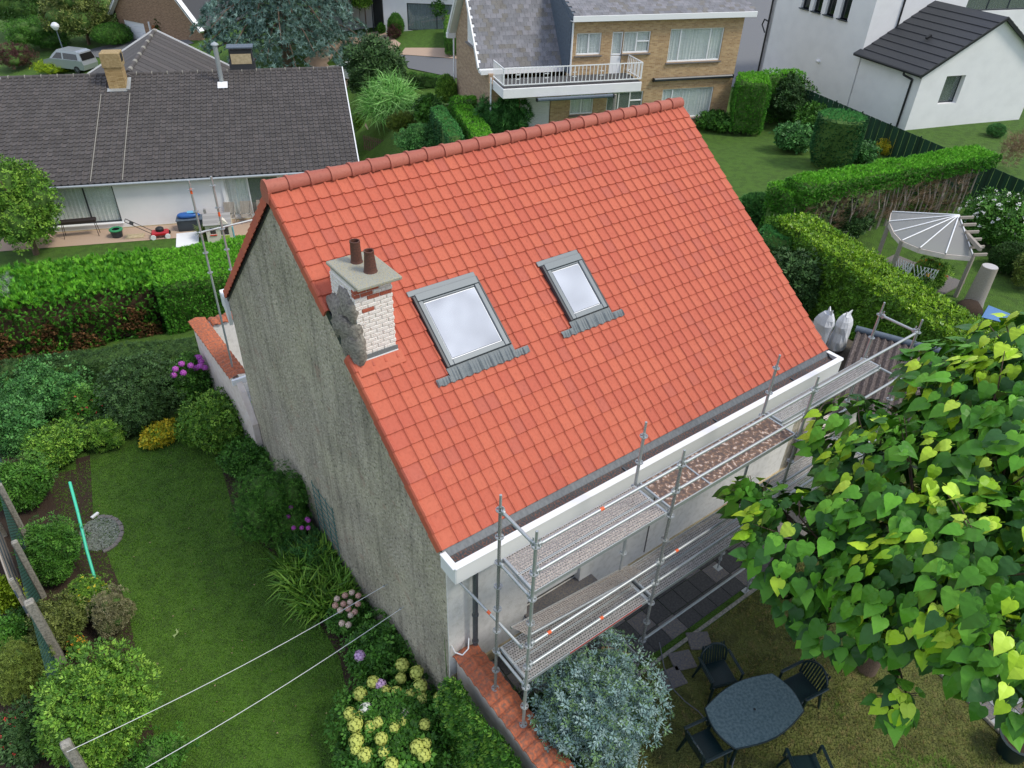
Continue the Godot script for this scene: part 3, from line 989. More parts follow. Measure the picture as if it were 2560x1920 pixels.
func front_wall() -> ArrayMesh:
	var b := MB.new()
	var z0 := -0.3
	for r in [[SX + 0.302, 1.7, 1.0, 4.75], [1.7, 2.94, 1.0, 2.19], [1.7, 2.94, 3.75, 4.75], [2.94, EX - 0.302, 1.0, 4.75]]:
		b.box(Vector3((r[0] + r[1]) / 2, (r[2] + r[3]) / 2, (z0 - 0.0) / 2), Vector3(r[1] - r[0], r[3] - r[2], -z0))
	# the end of the gable wall shows white on the front
	b.box(Vector3(SX + 0.151, 2.87, 0.0), Vector3(0.302, 3.7, 0.03))
	return b.mesh()

func gutter(t: Node3D) -> void:
	var g := node(t, "gutter")
	var x0 := 0.0
	var x1 := 9.46
	var b := MB.new()
	b.bbox(Vector3((x0 + x1) / 2, 4.765, 0.37), Vector3(x1 - x0, 0.33, 0.03), 0.006)
	b.bbox(Vector3((x0 + x1) / 2, 4.942, 0.345), Vector3(x1 - x0 + 0.04, 0.025, 0.12), 0.006)
	part(g, "fascia", b.mesh(), M.white_pvc)
	b = MB.new()
	b.box(Vector3((x0 + x1) / 2, 4.615, 0.18), Vector3(x1 - x0, 0.03, 0.36))
	part(g, "soffit", b.mesh(), M.soffit)
	for x in [x0 - 0.002, x1 + 0.002]:
		b = MB.new()
		b.bbox(Vector3(x, 4.765, 0.18), Vector3(0.03, 0.33, 0.40), 0.006)
		b.bbox(Vector3(x, 4.944, 0.20), Vector3(0.10, 0.025, 0.36), 0.006)
		part(g, "end_board", b.mesh(), M.white_pvc)
	b = MB.new()
	b.quad(Vector3(x0, 4.97, 0.005), Vector3(x0, 4.86, 0.13), Vector3(x1, 4.86, 0.13), Vector3(x1, 4.97, 0.005))
	b.quad(Vector3(x0, 4.86, 0.13), Vector3(x0, 4.845, 0.285), Vector3(x1, 4.845, 0.285), Vector3(x1, 4.86, 0.13))
	b.quad(Vector3(x0, 4.845, 0.285), Vector3(x0, 4.94, 0.29), Vector3(x1, 4.94, 0.29), Vector3(x1, 4.845, 0.285))
	part(g, "channel", b.mesh(), M.gutter_in)
	b = MB.new()
	b.box(Vector3((x0 + x1) / 2, 4.93, 0.045), Vector3(x1 - x0, 0.014, 0.13), Basis(Vector3.RIGHT, 0.72))
	part(g, "eave_flashing", b.mesh(), M.zinc)
	for i in 4:
		b = MB.new()
		b.box(Vector3(1.2 + i * 2.3, 4.872, 0.21), Vector3(0.025, 0.012, 0.16))
		part(g, "bracket", b.mesh(), M.zinc)
	# rear gutter
	b = MB.new()
	b.bbox(Vector3(4.73, 4.72, BZ - 0.12), Vector3(9.5, 0.42, 0.3), 0.01)
	part(g, "rear_box", b.mesh(), M.white_pvc)
	b = MB.new()
	b.poly(PackedVector2Array([Vector2(0, 4.93), Vector2(-0.22, 5.0), Vector2(-0.26, 4.96), Vector2(-0.2, 4.7), Vector2(0.02, 4.2), Vector2(0.06, 4.5)]), func(p: Vector2) -> Vector3: return Vector3(-0.03, p.y - 0.06, BZ + p.x + 0.02), Vector3(0.08, 0, 0))
	part(g, "rear_end_board", b.mesh(), M.white_pvc)

func chimney(t: Node3D) -> void:
	var c := node(t, "chimney")
	var x0 := 0.14
	var x1 := 0.76
	var z0 := -3.2
	var z1 := -2.42
	var y0 := 6.5
	var y1 := 8.12
	var b := MB.new()
	b.box(Vector3((x0 + x1) / 2, (y0 + y1) / 2, (z0 + z1) / 2), Vector3(x1 - x0 - 0.02, y1 - y0, z1 - z0 - 0.02))
	part(c, "mortar_core", b.mesh(), M.mortar)
	var bh := 0.066
	var full := MB.new()
	full.bbox(Vector3.ZERO, Vector3(0.194, 0.056, 0.09), 0.006)
	var fm := full.mesh()
	var half := MB.new()
	half.bbox(Vector3.ZERO, Vector3(0.095, 0.056, 0.09), 0.006)
	var hm := half.mesh()
	for r in 24:
		var y := y0 + 0.03 + r * bh
		if y > y1 - 0.02: break
		# front face
		var x := x0 + (0.0 if r % 2 else -0.1)
		while x < x1 - 0.03:
			var a := maxf(x, x0)
			var e := minf(x + 0.194, x1)
			if e - a > 0.04:
				var red := (r > 15 and a < 0.4 and rng.randf() < 0.4) or (r > 20 and rng.randf() < 0.3) or rng.randf() < 0.012
				part(c, "brick", fm if e - a > 0.15 else hm, M.red_brick if red else M.white_brick, Transform3D(Basis().scaled(Vector3((e - a) / (0.194 if e - a > 0.15 else 0.095), 1, 1)), Vector3((a + e) / 2, y, z1 - 0.04 + rng.randf_range(-0.002, 0.002))))
			x += 0.206
		# left and right faces
		for sd in [x0 + 0.04, x1 - 0.04]:
			var z := z0 + (0.0 if r % 2 else -0.1)
			while z < z1 - 0.1:
				var a := maxf(z, z0)
				var e := minf(z + 0.194, z1 - 0.09)
				if e - a > 0.05:
					part(c, "brick", fm if e - a > 0.15 else hm, M.white_brick, Transform3D(Basis(Vector3.UP, PI / 2).scaled(Vector3(1, 1, (e - a) / (0.194 if e - a > 0.15 else 0.095))), Vector3(sd, y, (a + e) / 2)))
				z += 0.206
	# cement fillet that grows out of the gable on the left of the stack
	b = MB.new()
	var rough := noise(0.06, 4, 77)
	b.blob(Vector3(0.13, 7.42, -2.86), Vector3(0.16, 0.36, 0.36), rough, 0.9, 26, 20)
	b.blob(Vector3(0.14, 7.15, -2.66), Vector3(0.14, 0.42, 0.3), rough, 0.8, 26, 20)
	b.blob(Vector3(0.13, 7.72, -2.7), Vector3(0.1, 0.3, 0.26), rough, 0.9, 22, 16)
	b.blob(Vector3(0.12, 6.85, -2.5), Vector3(0.09, 0.4, 0.16), rough, 0.7, 20, 16)
	part(c, "cement_fillet", b.mesh(), M.cement)
	b = MB.new()
	b.bbox(Vector3(0.50, 8.16, -2.79), Vector3(0.72, 0.055, 1.04), 0.012)
	part(c, "cap_slab", b.mesh(), M.cap_slab)
	for p in [[Vector3(0.55, 8.18, -2.66), 0.34, 0.095, 0.072], [Vector3(0.52, 8.18, -3.04), 0.35, 0.085, 0.075]]:
		b = MB.new()
		var h: float = p[1]
		var r0: float = p[2]
		var r1: float = p[3]
		b.lathe(p[0], [Vector2(r0 + 0.012, 0.0), Vector2(r0, 0.04), Vector2(r1, h - 0.04), Vector2(r1 + 0.004, h - 0.03), Vector2(r1 + 0.004, h), Vector2(r1 - 0.012, h), Vector2(r1 - 0.014, h - 0.06), Vector2(r0 - 0.02, 0.01), Vector2(0.0, 0.012)], 20)
		part(c, "chimney_pot", b.mesh(), M.clay_pot)
	# lead apron and mortar fillet at the foot
	b = MB.new()
	b.box(Vector3(0.44, 6.93, -2.405), Vector3(0.66, 0.075, 0.012))
	part(c, "lead_apron", b.mesh(), M.lead)
	b = MB.new()
	b.box(Vector3(0.44, 6.886, -2.40), Vector3(0.66, 0.016, 0.02))
	part(c, "drip_edge", b.mesh(), M.white_pvc)
	b = MB.new()
	var bb := roof_basis()
	b.bbox(roof_point(0.42, 2.94, 0.022), Vector3(0.80, 0.024, 0.24), 0.01, bb)
	part(c, "clay_flashing", b.mesh(), M.clay[5])

func skylight(t: Node3D, x0: float, x1: float, s0: float, s1: float, a0: float, a1: float) -> void:
	var k := node(t, "skylight")
	var bb := roof_basis()
	var bar := func(called: String, xa: float, xb: float, sa: float, sb: float, ha: float, hb: float, m: Material) -> void:
		var b := MB.new()
		b.bbox(roof_point((xa + xb) / 2, (sa + sb) / 2, (ha + hb) / 2), Vector3(xb - xa, hb - ha, sb - sa), 0.006, bb)
		part(k, called, b.mesh(), m)
	bar.call("casing", x0, x1, s0, s1, -0.1, 0.04, M.dark_frame)
	bar.call("side_cover", x0, x0 + 0.05, s0, s1 - 0.02, 0.04, 0.085, M.dark_frame)
	bar.call("side_cover", x1 - 0.035, x1, s0, s1, 0.04, 0.085, M.dark_frame)
	bar.call("top_cover", x0 + 0.05, x1 - 0.035, s1 - 0.13, s1, 0.04, 0.10, M.alu)
	bar.call("sash_bar", x0 + 0.055, x0 + 0.135, s0 + 0.01, s1 - 0.135, 0.04, 0.09, M.alu)
	bar.call("sash_bar", x1 - 0.125, x1 - 0.04, s0 + 0.01, s1 - 0.135, 0.04, 0.09, M.alu)
	bar.call("sash_bar", x0 + 0.14, x1 - 0.13, s0 + 0.01, s0 + 0.10, 0.04, 0.085, M.alu)
	bar.call("sash_bar", x0 + 0.14, x1 - 0.13, s1 - 0.165, s1 - 0.137, 0.04, 0.08, M.alu)
	bar.call("seal", x0 + 0.137, x1 - 0.127, s0 + 0.102, s1 - 0.167, 0.041, 0.055, M.white_pvc)
	bar.call("glass", x0 + 0.155, x1 - 0.145, s0 + 0.12, s1 - 0.185, 0.046, 0.062, M.sky_glass)
	bar.call("top_flashing", x0 - 0.04, x1, s1 + 0.002, s1 + 0.10, 0.03, 0.045, M.alu)
	# pleated lead apron laid over the tiles below
	var b := MB.new()
	var n := int((a1 - a0) / 0.0175)
	var pitch := (9.47 - 0.272) / 44.0
	var hgt := func(x: float) -> float:
		var u := fposmod(x - 0.272, pitch) / pitch
		return 0.032 + 0.026 * exp(-pow((u - 0.14) / 0.12, 2.0)) + 0.008 * sin(u * 25.0)
	for i in n:
		var xa := lerpf(a0, a1, float(i) / n)
		var xb := lerpf(a0, a1, float(i + 1) / n)
		var low := s0 - 0.235 + 0.01 * sin(i * 0.7)
		var top := s0 - 0.002
		if xa < x0 - 0.03 or xb > x1 + 0.03: top = s0 - 0.115
		var A := roof_point(xa, low, hgt.call(xa))
		var B := roof_point(xb, low, hgt.call(xb))
		var C := roof_point(xb, (low + top) / 2, hgt.call(xb) + 0.012)
		var D := roof_point(xa, (low + top) / 2, hgt.call(xa) + 0.012)
		var E := roof_point(xb, top, lerpf(hgt.call(xb), 0.05, 0.7))
		var F := roof_point(xa, top, lerpf(hgt.call(xa), 0.05, 0.7))
		b.quad(A, B, C, D); b.quad(D, C, E, F)
		b.quad(A + Vector3(0, -0.012, 0), B + Vector3(0, -0.012, 0), B, A)
	part(k, "lead_apron", b.mesh(), M.lead)

# ------------------------------------------------------------------ scaffolding along the front
func rosette(b: MB, c: Vector3) -> void:
	var pr := [Vector2(0.026, 0.006), Vector2(0.056, 0.006), Vector2(0.061, 0.0), Vector2(0.056, -0.006), Vector2(0.026, -0.006)]
	for i in 12:
		if i % 3 == 1:
			continue
		for j in pr.size() - 1:
			var a0 := TAU * i / 12.0
			var a1 := TAU * (i + 1) / 12.0
			var A := c + Vector3(cos(a0) * pr[j].x, pr[j].y, sin(a0) * pr[j].x)
			var B := c + Vector3(cos(a1) * pr[j].x, pr[j].y, sin(a1) * pr[j].x)
			var C := c + Vector3(cos(a1) * pr[j + 1].x, pr[j + 1].y, sin(a1) * pr[j + 1].x)
			var D := c + Vector3(cos(a0) * pr[j + 1].x, pr[j + 1].y, sin(a0) * pr[j + 1].x)
			b.quad(A, D, C, B)
	for i in 12:
		var a0 := TAU * i / 12.0
		var a1 := TAU * (i + 1) / 12.0
		var d0 := Vector3(cos(a0), 0, sin(a0))
		var d1 := Vector3(cos(a1), 0, sin(a1))
		b.quad(c + d0 * 0.052 + Vector3(0, 0.006, 0), c + d1 * 0.052 + Vector3(0, 0.006, 0), c + d1 * 0.062 + Vector3(0, 0.006, 0), c + d0 * 0.062 + Vector3(0, 0.006, 0))
		b.quad(c + d0 * 0.062 + Vector3(0, -0.006, 0), c + d1 * 0.062 + Vector3(0, -0.006, 0), c + d1 * 0.062 + Vector3(0, 0.006, 0), c + d0 * 0.062 + Vector3(0, 0.006, 0))

func standard(t: Node3D, x: float, z: float, top: float, dirty: bool) -> void:
	var foot := 1.5
	var o := node(t, "standard")
	var b := MB.new()
	b.cyl(Vector3(x, foot + 0.3, z), Vector3(x, top + 0.06, z), 0.0245, 0.0245, 10)
	part(o, "tube", b.mesh(), M.galv_dirty if dirty else M.galv)
	b = MB.new()
	b.cyl(Vector3(x, top + 0.06, z), Vector3(x, top + 0.26, z), 0.0185, 0.0185, 8)
	part(o, "spigot", b.mesh(), M.galv)
	b = MB.new()
	b.cyl(Vector3(x, foot + 0.01, z), Vector3(x, foot + 0.3, z), 0.017, 0.017, 8)
	b.bbox(Vector3(x, foot + 0.016, z), Vector3(0.15, 0.014, 0.15), 0.003)
	b.cyl(Vector3(x, foot + 0.26, z), Vector3(x, foot + 0.3, z), 0.04, 0.04, 6)
	part(o, "base_jack", b.mesh(), M.galv)
	var y := top
	while y > foot + 0.35:
		b = MB.new()
		rosette(b, Vector3(x, y, z))
		part(o, "rosette", b.mesh(), M.galv)
		y -= 0.5

func ledger(t: Node3D, a: Vector3, c: Vector3, mark := 0.0, m: Material = null, called := "ledger") -> void:
	var d := (c - a).normalized()
	var o := node(t, called)
	var b := MB.new()
	b.cyl(a + d * 0.06, c - d * 0.06, 0.0243, 0.0243, 8)
	part(o, "tube", b.mesh(), m if m else M.galv)
	var bb := Basis.looking_at(d, Vector3.UP if absf(d.y) < 0.9 else Vector3.RIGHT)
	for e in [[a, 1.0], [c, -1.0]]:
		b = MB.new()
		b.bbox(e[0] + d * 0.06 * e[1], Vector3(0.045, 0.085, 0.07), 0.012, bb)
		b.box(e[0] + d * 0.055 * e[1] + Vector3(0, 0.02, 0), Vector3(0.01, 0.16, 0.022), bb)
		part(o, "wedge_head", b.mesh(), M.galv)
	if mark > 0.0:
		b = MB.new()
		var p := a.lerp(c, mark)
		b.cyl(p - d * 0.03, p + d * 0.03, 0.0252, 0.0252, 10)
		part(o, "paint_band", b.mesh(), M.mark_orange)

func deck(t: Node3D, x0: float, x1: float, z0: float, z1: float, y: float, m: Material, lip: Material) -> void:
	var o := node(t, "deck")
	var b := MB.new()
	var w := z1 - z0
	var l := x1 - x0
	b.tri(Vector3(x0, y, z1), Vector3(x1, y, z1), Vector3(x1, y, z0), Vector2(0, w * 3), Vector2(l * 3, w * 3), Vector2(l * 3, 0))
	b.tri(Vector3(x0, y, z1), Vector3(x1, y, z0), Vector3(x0, y, z0), Vector2(0, w * 3), Vector2(l * 3, 0), Vector2(0, 0))
	part(o, "walking_sheet", b.mesh(), m)
	b = MB.new()
	b.bbox(Vector3((x0 + x1) / 2, y - 0.033, z0), Vector3(l, 0.07, 0.012), 0.003)
	b.bbox(Vector3((x0 + x1) / 2, y - 0.033, z1), Vector3(l, 0.07, 0.012), 0.003)
	part(o, "side_rail", b.mesh(), lip)
	for x in [x0 + 0.02, x1 - 0.02]:
		b = MB.new()
		b.bbox(Vector3(x, y - 0.028, (z0 + z1) / 2), Vector3(0.04, 0.064, w - 0.014), 0.006)
		part(o, "end_piece", b.mesh(), lip)

func scaffolding() -> void:
	var t := thing("scaffolding", "galvanised modular scaffold along the white house front under the eave", "scaffold", Vector3.ZERO)
	var zi := 0.99
	var zo := 1.722
	var X := [0.30, 2.846, 5.893, 8.967]
	var top := 6.473
	for i in 4:
		standard(t, X[i], zi, top, i == 0)
		standard(t, X[i], zo, top, i == 1)
		for y in [5.473, 3.473]:
			ledger(t, Vector3(X[i], y, zi), Vector3(X[i], y, zo), 0.0, M.galv, "transom")
	for i in [0, 3]:
		ledger(t, Vector3(X[i], top, zi), Vector3(X[i], top, zo), 0.0, M.galv, "end_guard")
	ledger(t, Vector3(X[1], 1.973, zi), Vector3(X[1], 1.973, zo), 0.0, M.galv, "transom")
	for i in 3:
		var a: float = X[i]
		var c: float = X[i + 1]
		ledger(t, Vector3(a, top, zo), Vector3(c, top, zo), [0.42, 0.0, 0.0][i], M.galv, "guard_rail")
		if i < 2: ledger(t, Vector3(a, 5.973, zo), Vector3(c, 5.973, zo), 0.0, M.galv, "guard_rail")
		ledger(t, Vector3(a, 4.473, zo), Vector3(c, 4.473, zo), [0.14, 0.12, 0.0][i], M.galv, "guard_rail")
		ledger(t, Vector3(a, 3.973, zo), Vector3(c, 3.973, zo), [0.55, 0.0, 0.0][i], M.galv, "guard_rail")
		if i == 1: ledger(t, Vector3(a, 2.473, zo), Vector3(c, 2.473, zo), 0.0, M.galv)
		if i == 0: ledger(t, Vector3(a, 1.973, zo), Vector3(c, 1.973, zo), 0.0, M.galv)
	ledger(t, Vector3(X[2], 5.473, zo), Vector3(X[3], 5.473, zo))
	ledger(t, Vector3(X[2], 5.473, zi + 0.36), Vector3(X[3], 5.473, zi + 0.36))
	# decks, two side by side in each bay
	deck(t, X[0] + 0.04, X[1] - 0.04, zi + 0.03, zi + 0.355, 5.545, M.deck_dirt, M.galv)
	deck(t, X[0] + 0.04, X[1] - 0.04, zi + 0.375, zi + 0.70, 5.545, M.deck_dirt, M.galv)
	deck(t, X[2] + 0.04, X[3] - 0.04, zi + 0.03, zi + 0.34, 5.545, M.deck_clean, M.galv)
	for i in 3:
		deck(t, X[i] + 0.04, X[i + 1] - 0.04, zi + 0.03, zi + 0.355, 3.545, M.deck_clean, M.galv)
		deck(t, X[i] + 0.04, X[i + 1] - 0.04, zi + 0.375, zi + 0.70, 3.545, M.deck_clean, M.galv)
	var rs := MB.new()
	rs.box(Vector3(1.9, 3.53, zi + 0.71), Vector3(1.5, 0.03, 0.008))
	part(t, "red_edge_mark", rs.mesh(), M.mark_red)
	# plywood deck with a hatch in the middle bay
	var o := node(t, "plywood_deck")
	var b := MB.new()
	b.bbox(Vector3(X[1] + 0.48, 5.54, zi + 0.365), Vector3(0.86, 0.02, 0.62), 0.003)
	part(o, "hatch", b.mesh(), M.plank)
	b = MB.new()
	b.bbox(Vector3((X[1] + X[2]) / 2 + 0.43, 5.54, zi + 0.365), Vector3(2.09, 0.02, 0.62), 0.003)
	part(o, "board", b.mesh(), M.plank)
	for z in [zi + 0.045, zi + 0.685]:
		b = MB.new()
		b.bbox(Vector3((X[1] + X[2]) / 2, 5.525, z), Vector3(X[2] - X[1] - 0.1, 0.085, 0.018), 0.004)
		part(o, "side_rail", b.mesh(), M.galv)
	for x in [X[1] + 0.05, X[1] + 0.915, X[2] - 0.05]:
		b = MB.new()
		b.bbox(Vector3(x, 5.545, zi + 0.365), Vector3(0.03, 0.04, 0.622), 0.004)
		part(o, "cross_rail", b.mesh(), M.galv)
	# tube tied to the wall beside the downpipe
	ledger(t, Vector3(0.18, 4.32, 0.06), Vector3(0.48, 3.86, 1.42), 0.5, M.galv, "wall_tie")
	# spare deck lying askew on the lower lift
	var sp := thing("spare_deck", "loose perforated steel plank lying askew on the lower scaffold lift", "scaffold plank", Vector3(0, 0, 0))
	b = MB.new()
	var p0 := Vector3(0.55, 3.99, 1.20)
	var p1 := Vector3(3.05, 3.60, 1.14)
	var sd := Vector3(0.03, 0.06, 0.16)
	b.tri(p0 + sd, p1 + sd, p1 - sd, Vector2(0, 1.0), Vector2(8, 1.0), Vector2(8, 0))
	b.tri(p0 + sd, p1 - sd, p0 - sd, Vector2(0, 1.0), Vector2(8, 0), Vector2(0, 0))
	part(sp, "walking_sheet", b.mesh(), M.deck_dirt)
	b = MB.new()
	for sg in [-1.0, 1.0]:
		b.cyl(p0 + sd * sg - Vector3(0, 0.02, 0), p1 + sd * sg - Vector3(0, 0.02, 0), 0.022, 0.022, 6)
	part(sp, "side_rail", b.mesh(), M.galv)
	# the top of the rear scaffold shows past the ridge end
	var r := thing("rear_scaffold", "galvanised scaffold posts standing behind the house beyond the roof verge", "scaffold", Vector3.ZERO)
	for q in [[0.02, -10.05, 6.6], [0.42, -9.75, 6.7]]:
		b = MB.new()
		b.cyl(Vector3(q[0], land(q[0], q[1]), q[1]), Vector3(q[0], q[2] + 0.7, q[1]), 0.0245, 0.0245, 8)
		part(r, "standard", b.mesh(), M.galv)
		for k in 5:
			b = MB.new()
			rosette(b, Vector3(q[0], q[2] + 0.5 - k * 0.5, q[1]))
			part(r, "rosette", b.mesh(), M.galv)
	b = MB.new()
	b.cyl(Vector3(-0.02, 6.1, -10.05), Vector3(3.0, 6.2, -9.9), 0.024, 0.024, 8)
	part(r, "ledger", b.mesh(), M.galv)
	b = MB.new()
	b.cyl(Vector3(0.02, 7.0, -10.05), Vector3(0.02, 7.12, -10.05), 0.0255, 0.0255, 8)
	b.cyl(Vector3(0.42, 6.5, -9.75), Vector3(0.42, 6.6, -9.75), 0.0255, 0.0255, 8)
	part(r, "paint_band", b.mesh(), M.mark_orange)

func cap_tile() -> ArrayMesh:
	# ridge-like pantile laid across a wall top: 0.21 along, 0.46 across
	var b := MB.new()
	var pr := [Vector2(0, 0.0), Vector2(0.03, 0.03), Vector2(0.08, 0.05), Vector2(0.13, 0.042), Vector2(0.17, 0.018), Vector2(0.21, 0.004), Vector2(0.235, 0.012)]
	for i in pr.size() - 1:
		var a: Vector2 = pr[i]
		var c: Vector2 = pr[i + 1]
		b.quad(Vector3(-0.22, a.y - 0.03, a.x), Vector3(-0.22, c.y - 0.03, c.x), Vector3(0.0, c.y + 0.03, c.x), Vector3(0.0, a.y + 0.03, a.x))
		b.quad(Vector3(0.0, a.y + 0.03, a.x), Vector3(0.0, c.y + 0.03, c.x), Vector3(0.24, c.y - 0.04, c.x), Vector3(0.24, a.y - 0.04, a.x))
		b.quad(Vector3(-0.22, a.y - 0.055, a.x), Vector3(-0.22, c.y - 0.055, c.x), Vector3(-0.22, c.y - 0.03, c.x), Vector3(-0.22, a.y - 0.03, a.x))
		b.quad(Vector3(0.24, a.y - 0.04, a.x), Vector3(0.24, c.y - 0.04, c.x), Vector3(0.24, c.y - 0.065, c.x), Vector3(0.24, a.y - 0.065, a.x))
	b.quad(Vector3(-0.22, -0.07, 0), Vector3(-0.22, -0.03, 0), Vector3(0, 0.03, 0), Vector3(0, -0.02, 0))
	b.quad(Vector3(0, -0.02, 0), Vector3(0, 0.03, 0), Vector3(0.24, -0.04, 0), Vector3(0.24, -0.08, 0))
	return b.mesh()

func yard_walls() -> void:
	var ct := cap_tile()
	var t := thing("garden_wall", "cream rendered garden wall with clay tile coping beside the scaffold", "wall", Vector3.ZERO)
	var b := MB.new()
	b.box(Vector3(0.30, 1.14, 3.3), Vector3(0.24, 2.42, 6.5))
	part(t, "rendered_body", b.mesh(), M.cream_wall)
	for i in 29:
		part(t, "coping_tile", ct, M.old_clay, Transform3D(Basis(Vector3.UP, rng.randf_range(-0.02, 0.02)), Vector3(0.31 + rng.randf_range(-0.006, 0.006), 2.41, 0.07 + i * 0.215)))
	t = thing("yard_wall", "pinkish rendered yard wall with clay coping behind the grey gable", "wall", Vector3.ZERO)
	b = MB.new()
	b.poly(PackedVector2Array([Vector2(-13.0, -1.0), Vector2(-13.0, 2.3), Vector2(-9.55, 2.3), Vector2(-9.35, 2.1), Vector2(-8.9, 1.35), Vector2(-8.9, -0.6)]), func(p: Vector2) -> Vector3: return Vector3(-0.10, p.y, p.x), Vector3(0.15, 0, 0))
	part(t, "rendered_body", b.mesh(), M.cream_wall)
	for i in 16:
		part(t, "coping_tile", ct, M.old_clay, Transform3D(Basis(Vector3.UP, rng.randf_range(-0.02, 0.02)), Vector3(0.02, 2.38, -13.0 + i * 0.205)))
	b = MB.new()
	b.bbox(Vector3(0.04, 2.3, -9.58), Vector3(0.44, 0.16, 0.08), 0.01)
	part(t, "coping_end", b.mesh(), M.white_pvc)
	# low annex behind the house
	t = thing("yard_annex", "white block annex with clay edging behind the grey gable", "annex", Vector3.ZERO)
	b = MB.new()
	b.box(Vector3(2.6, 0.6, -12.9), Vector3(4.6, 3.1, 0.3))
	part(t, "wall", b.mesh(), M.white_wall)
	for i in 16:
		part(t, "coping_tile", ct, M.old_clay, Transform3D(Basis(Vector3.UP, PI / 2), Vector3(0.35 + i * 0.215, 2.22, -12.9)))
	b = MB.new()
	b.box(Vector3(2.6, 0.35, -11.0), Vector3(4.7, 0.06, 3.4))
	part(t, "yard_floor", b.mesh(), M.pale_paving)

# ------------------------------------------------------------------ neighbours' houses
func wallh(b: MB, x0: float, x1: float, y0: float, y1: float, z: float, th: float, holes: Array) -> void:
	# a wall in the plane z with rectangular openings [x0, x1, y0, y1]
	var xs := [x0, x1]
	var ys := [y0, y1]
	for h in holes:
		for v in [h[0], h[1]]:
			if not xs.has(v): xs.append(v)
		for v in [h[2], h[3]]:
			if not ys.has(v): ys.append(v)
	xs.sort()
	ys.sort()
	for i in xs.size() - 1:
		for j in ys.size() - 1:
			var cx: float = (xs[i] + xs[i + 1]) / 2
			var cy: float = (ys[j] + ys[j + 1]) / 2
			var open := false
			for h in holes:
				if cx > h[0] and cx < h[1] and cy > h[2] and cy < h[3]: open = true
			if not open:
				b.box(Vector3(cx, cy, z - th / 2), Vector3(xs[i + 1] - xs[i], ys[j + 1] - ys[j], th))

func window(parent: Node, r: Array, z: float, posts: Array, rails: Array, curtain: Material, frame: Material, sill: Material = null, called := "window") -> Node3D:
	var w := node(parent, called)
	var x0: float = r[0]
	var x1: float = r[1]
	var y0: float = r[2]
	var y1: float = r[3]
	var f := 0.055
	var bars := [[x0, x0 + f, y0, y1], [x1 - f, x1, y0, y1], [x0 + f, x1 - f, y0, y0 + f * 1.4], [x0 + f, x1 - f, y1 - f, y1]]
	for p in posts: bars.append([p - f * 0.6, p + f * 0.6, y0 + f * 1.4, y1 - f])
	for p in rails: bars.append([p[0], p[1], p[2] - f * 0.6, p[2] + f * 0.6])
	for q in bars:
		var b := MB.new()
		b.bbox(Vector3((q[0] + q[1]) / 2, (q[2] + q[3]) / 2, z - 0.08), Vector3(q[1] - q[0], q[3] - q[2], 0.06), 0.008)
		part(w, "frame", b.mesh(), frame)
	var g := MB.new()
	g.box(Vector3((x0 + x1) / 2, (y0 + y1) / 2, z - 0.085), Vector3(x1 - x0 - 0.06, y1 - y0 - 0.06, 0.008))
	part(w, "pane", g.mesh(), M.glass)
	if curtain:
		var c := MB.new()
		var n := int((x1 - x0) / 0.035)
		for i in n:
			var xa := lerpf(x0 + 0.03, x1 - 0.03, float(i) / n)
			var xb := lerpf(x0 + 0.03, x1 - 0.03, float(i + 1) / n)
			var za := z - 0.17 + 0.03 * sin(xa * 31.0) + 0.02 * sin(xa * 67.0 + 1.0)
			var zb := z - 0.17 + 0.03 * sin(xb * 31.0) + 0.02 * sin(xb * 67.0 + 1.0)
			c.quad(Vector3(xa, y0 + 0.02, za), Vector3(xb, y0 + 0.02, zb), Vector3(xb, y1 - 0.02, zb), Vector3(xa, y1 - 0.02, za))
		part(w, "curtain", c.mesh(), curtain)
	var d := MB.new()
	d.box(Vector3((x0 + x1) / 2, (y0 + y1) / 2, z - 0.28), Vector3(x1 - x0 + 0.1, y1 - y0 + 0.1, 0.02))
	part(w, "room_shade_sheet", d.mesh(), M.room_shade)  # flat near-black sheet, painted shade in place of a room
	if sill:
		d = MB.new()
		d.bbox(Vector3((x0 + x1) / 2, y0 - 0.045, z + 0.02), Vector3(x1 - x0 + 0.14, 0.06, 0.16), 0.01)
		part(w, "sill", d.mesh(), sill)
	return w

func roof_field(parent: Node, o: Vector3, ux: Vector3, us: Vector3, cols: int, rows: int, pitch: float, gauge: float, mesh: Mesh, mats: Array, many: Material, lincols: Array, called: String, skip: Callable, limit: int, shift := 0.0) -> void:
	# tiles laid in rows up a slope; the nearest `limit` are parts, the rest one part
	var nrm := us.cross(ux) * -1.0
	if nrm.y < 0: nrm = -nrm
	var bas := Basis(ux, nrm, ux.cross(nrm))
	var eye: Vector3 = (parent as Node3D).global_transform.affine_inverse() * Vector3(-3.68, 13.27, 6.27)
	var all := []
	for r in rows:
		for j in cols:
			var x := pitch * (j + (shift if r % 2 else 0.0))
			if skip.call(x + pitch / 2, gauge * (r + 0.5)): continue
			all.append([o + ux * x + us * gauge * r, x, r])
	all.sort_custom(func(p, q): return p[0].distance_squared_to(eye) < q[0].distance_squared_to(eye))
	var mm := MultiMesh.new()
	mm.transform_format = MultiMesh.TRANSFORM_3D
	mm.use_colors = true
	mm.mesh = mesh
	mm.instance_count = maxi(0, all.size() - limit)
	for k in all.size():
		var xf := Transform3D(bas.rotated(nrm, rng.randf_range(-0.008, 0.008)), all[k][0])
		var s := rng.randi() % lincols.size()
		if k < limit:
			part(parent, called, mesh, mats[s % mats.size()], xf)
		else:
			var kk := rng.randf_range(0.92, 1.08)
			mm.set_instance_transform(k - limit, xf)
			mm.set_instance_color(k - limit, lincols[s] * Color(kk, kk, kk))
	if mm.instance_count > 0:
		var f := MultiMeshInstance3D.new()
		f.name = "far_" + called + "s"
		f.multimesh = mm
		f.material_override = many
		parent.add_child(f, true)
		f.set_meta("kind", "stuff")

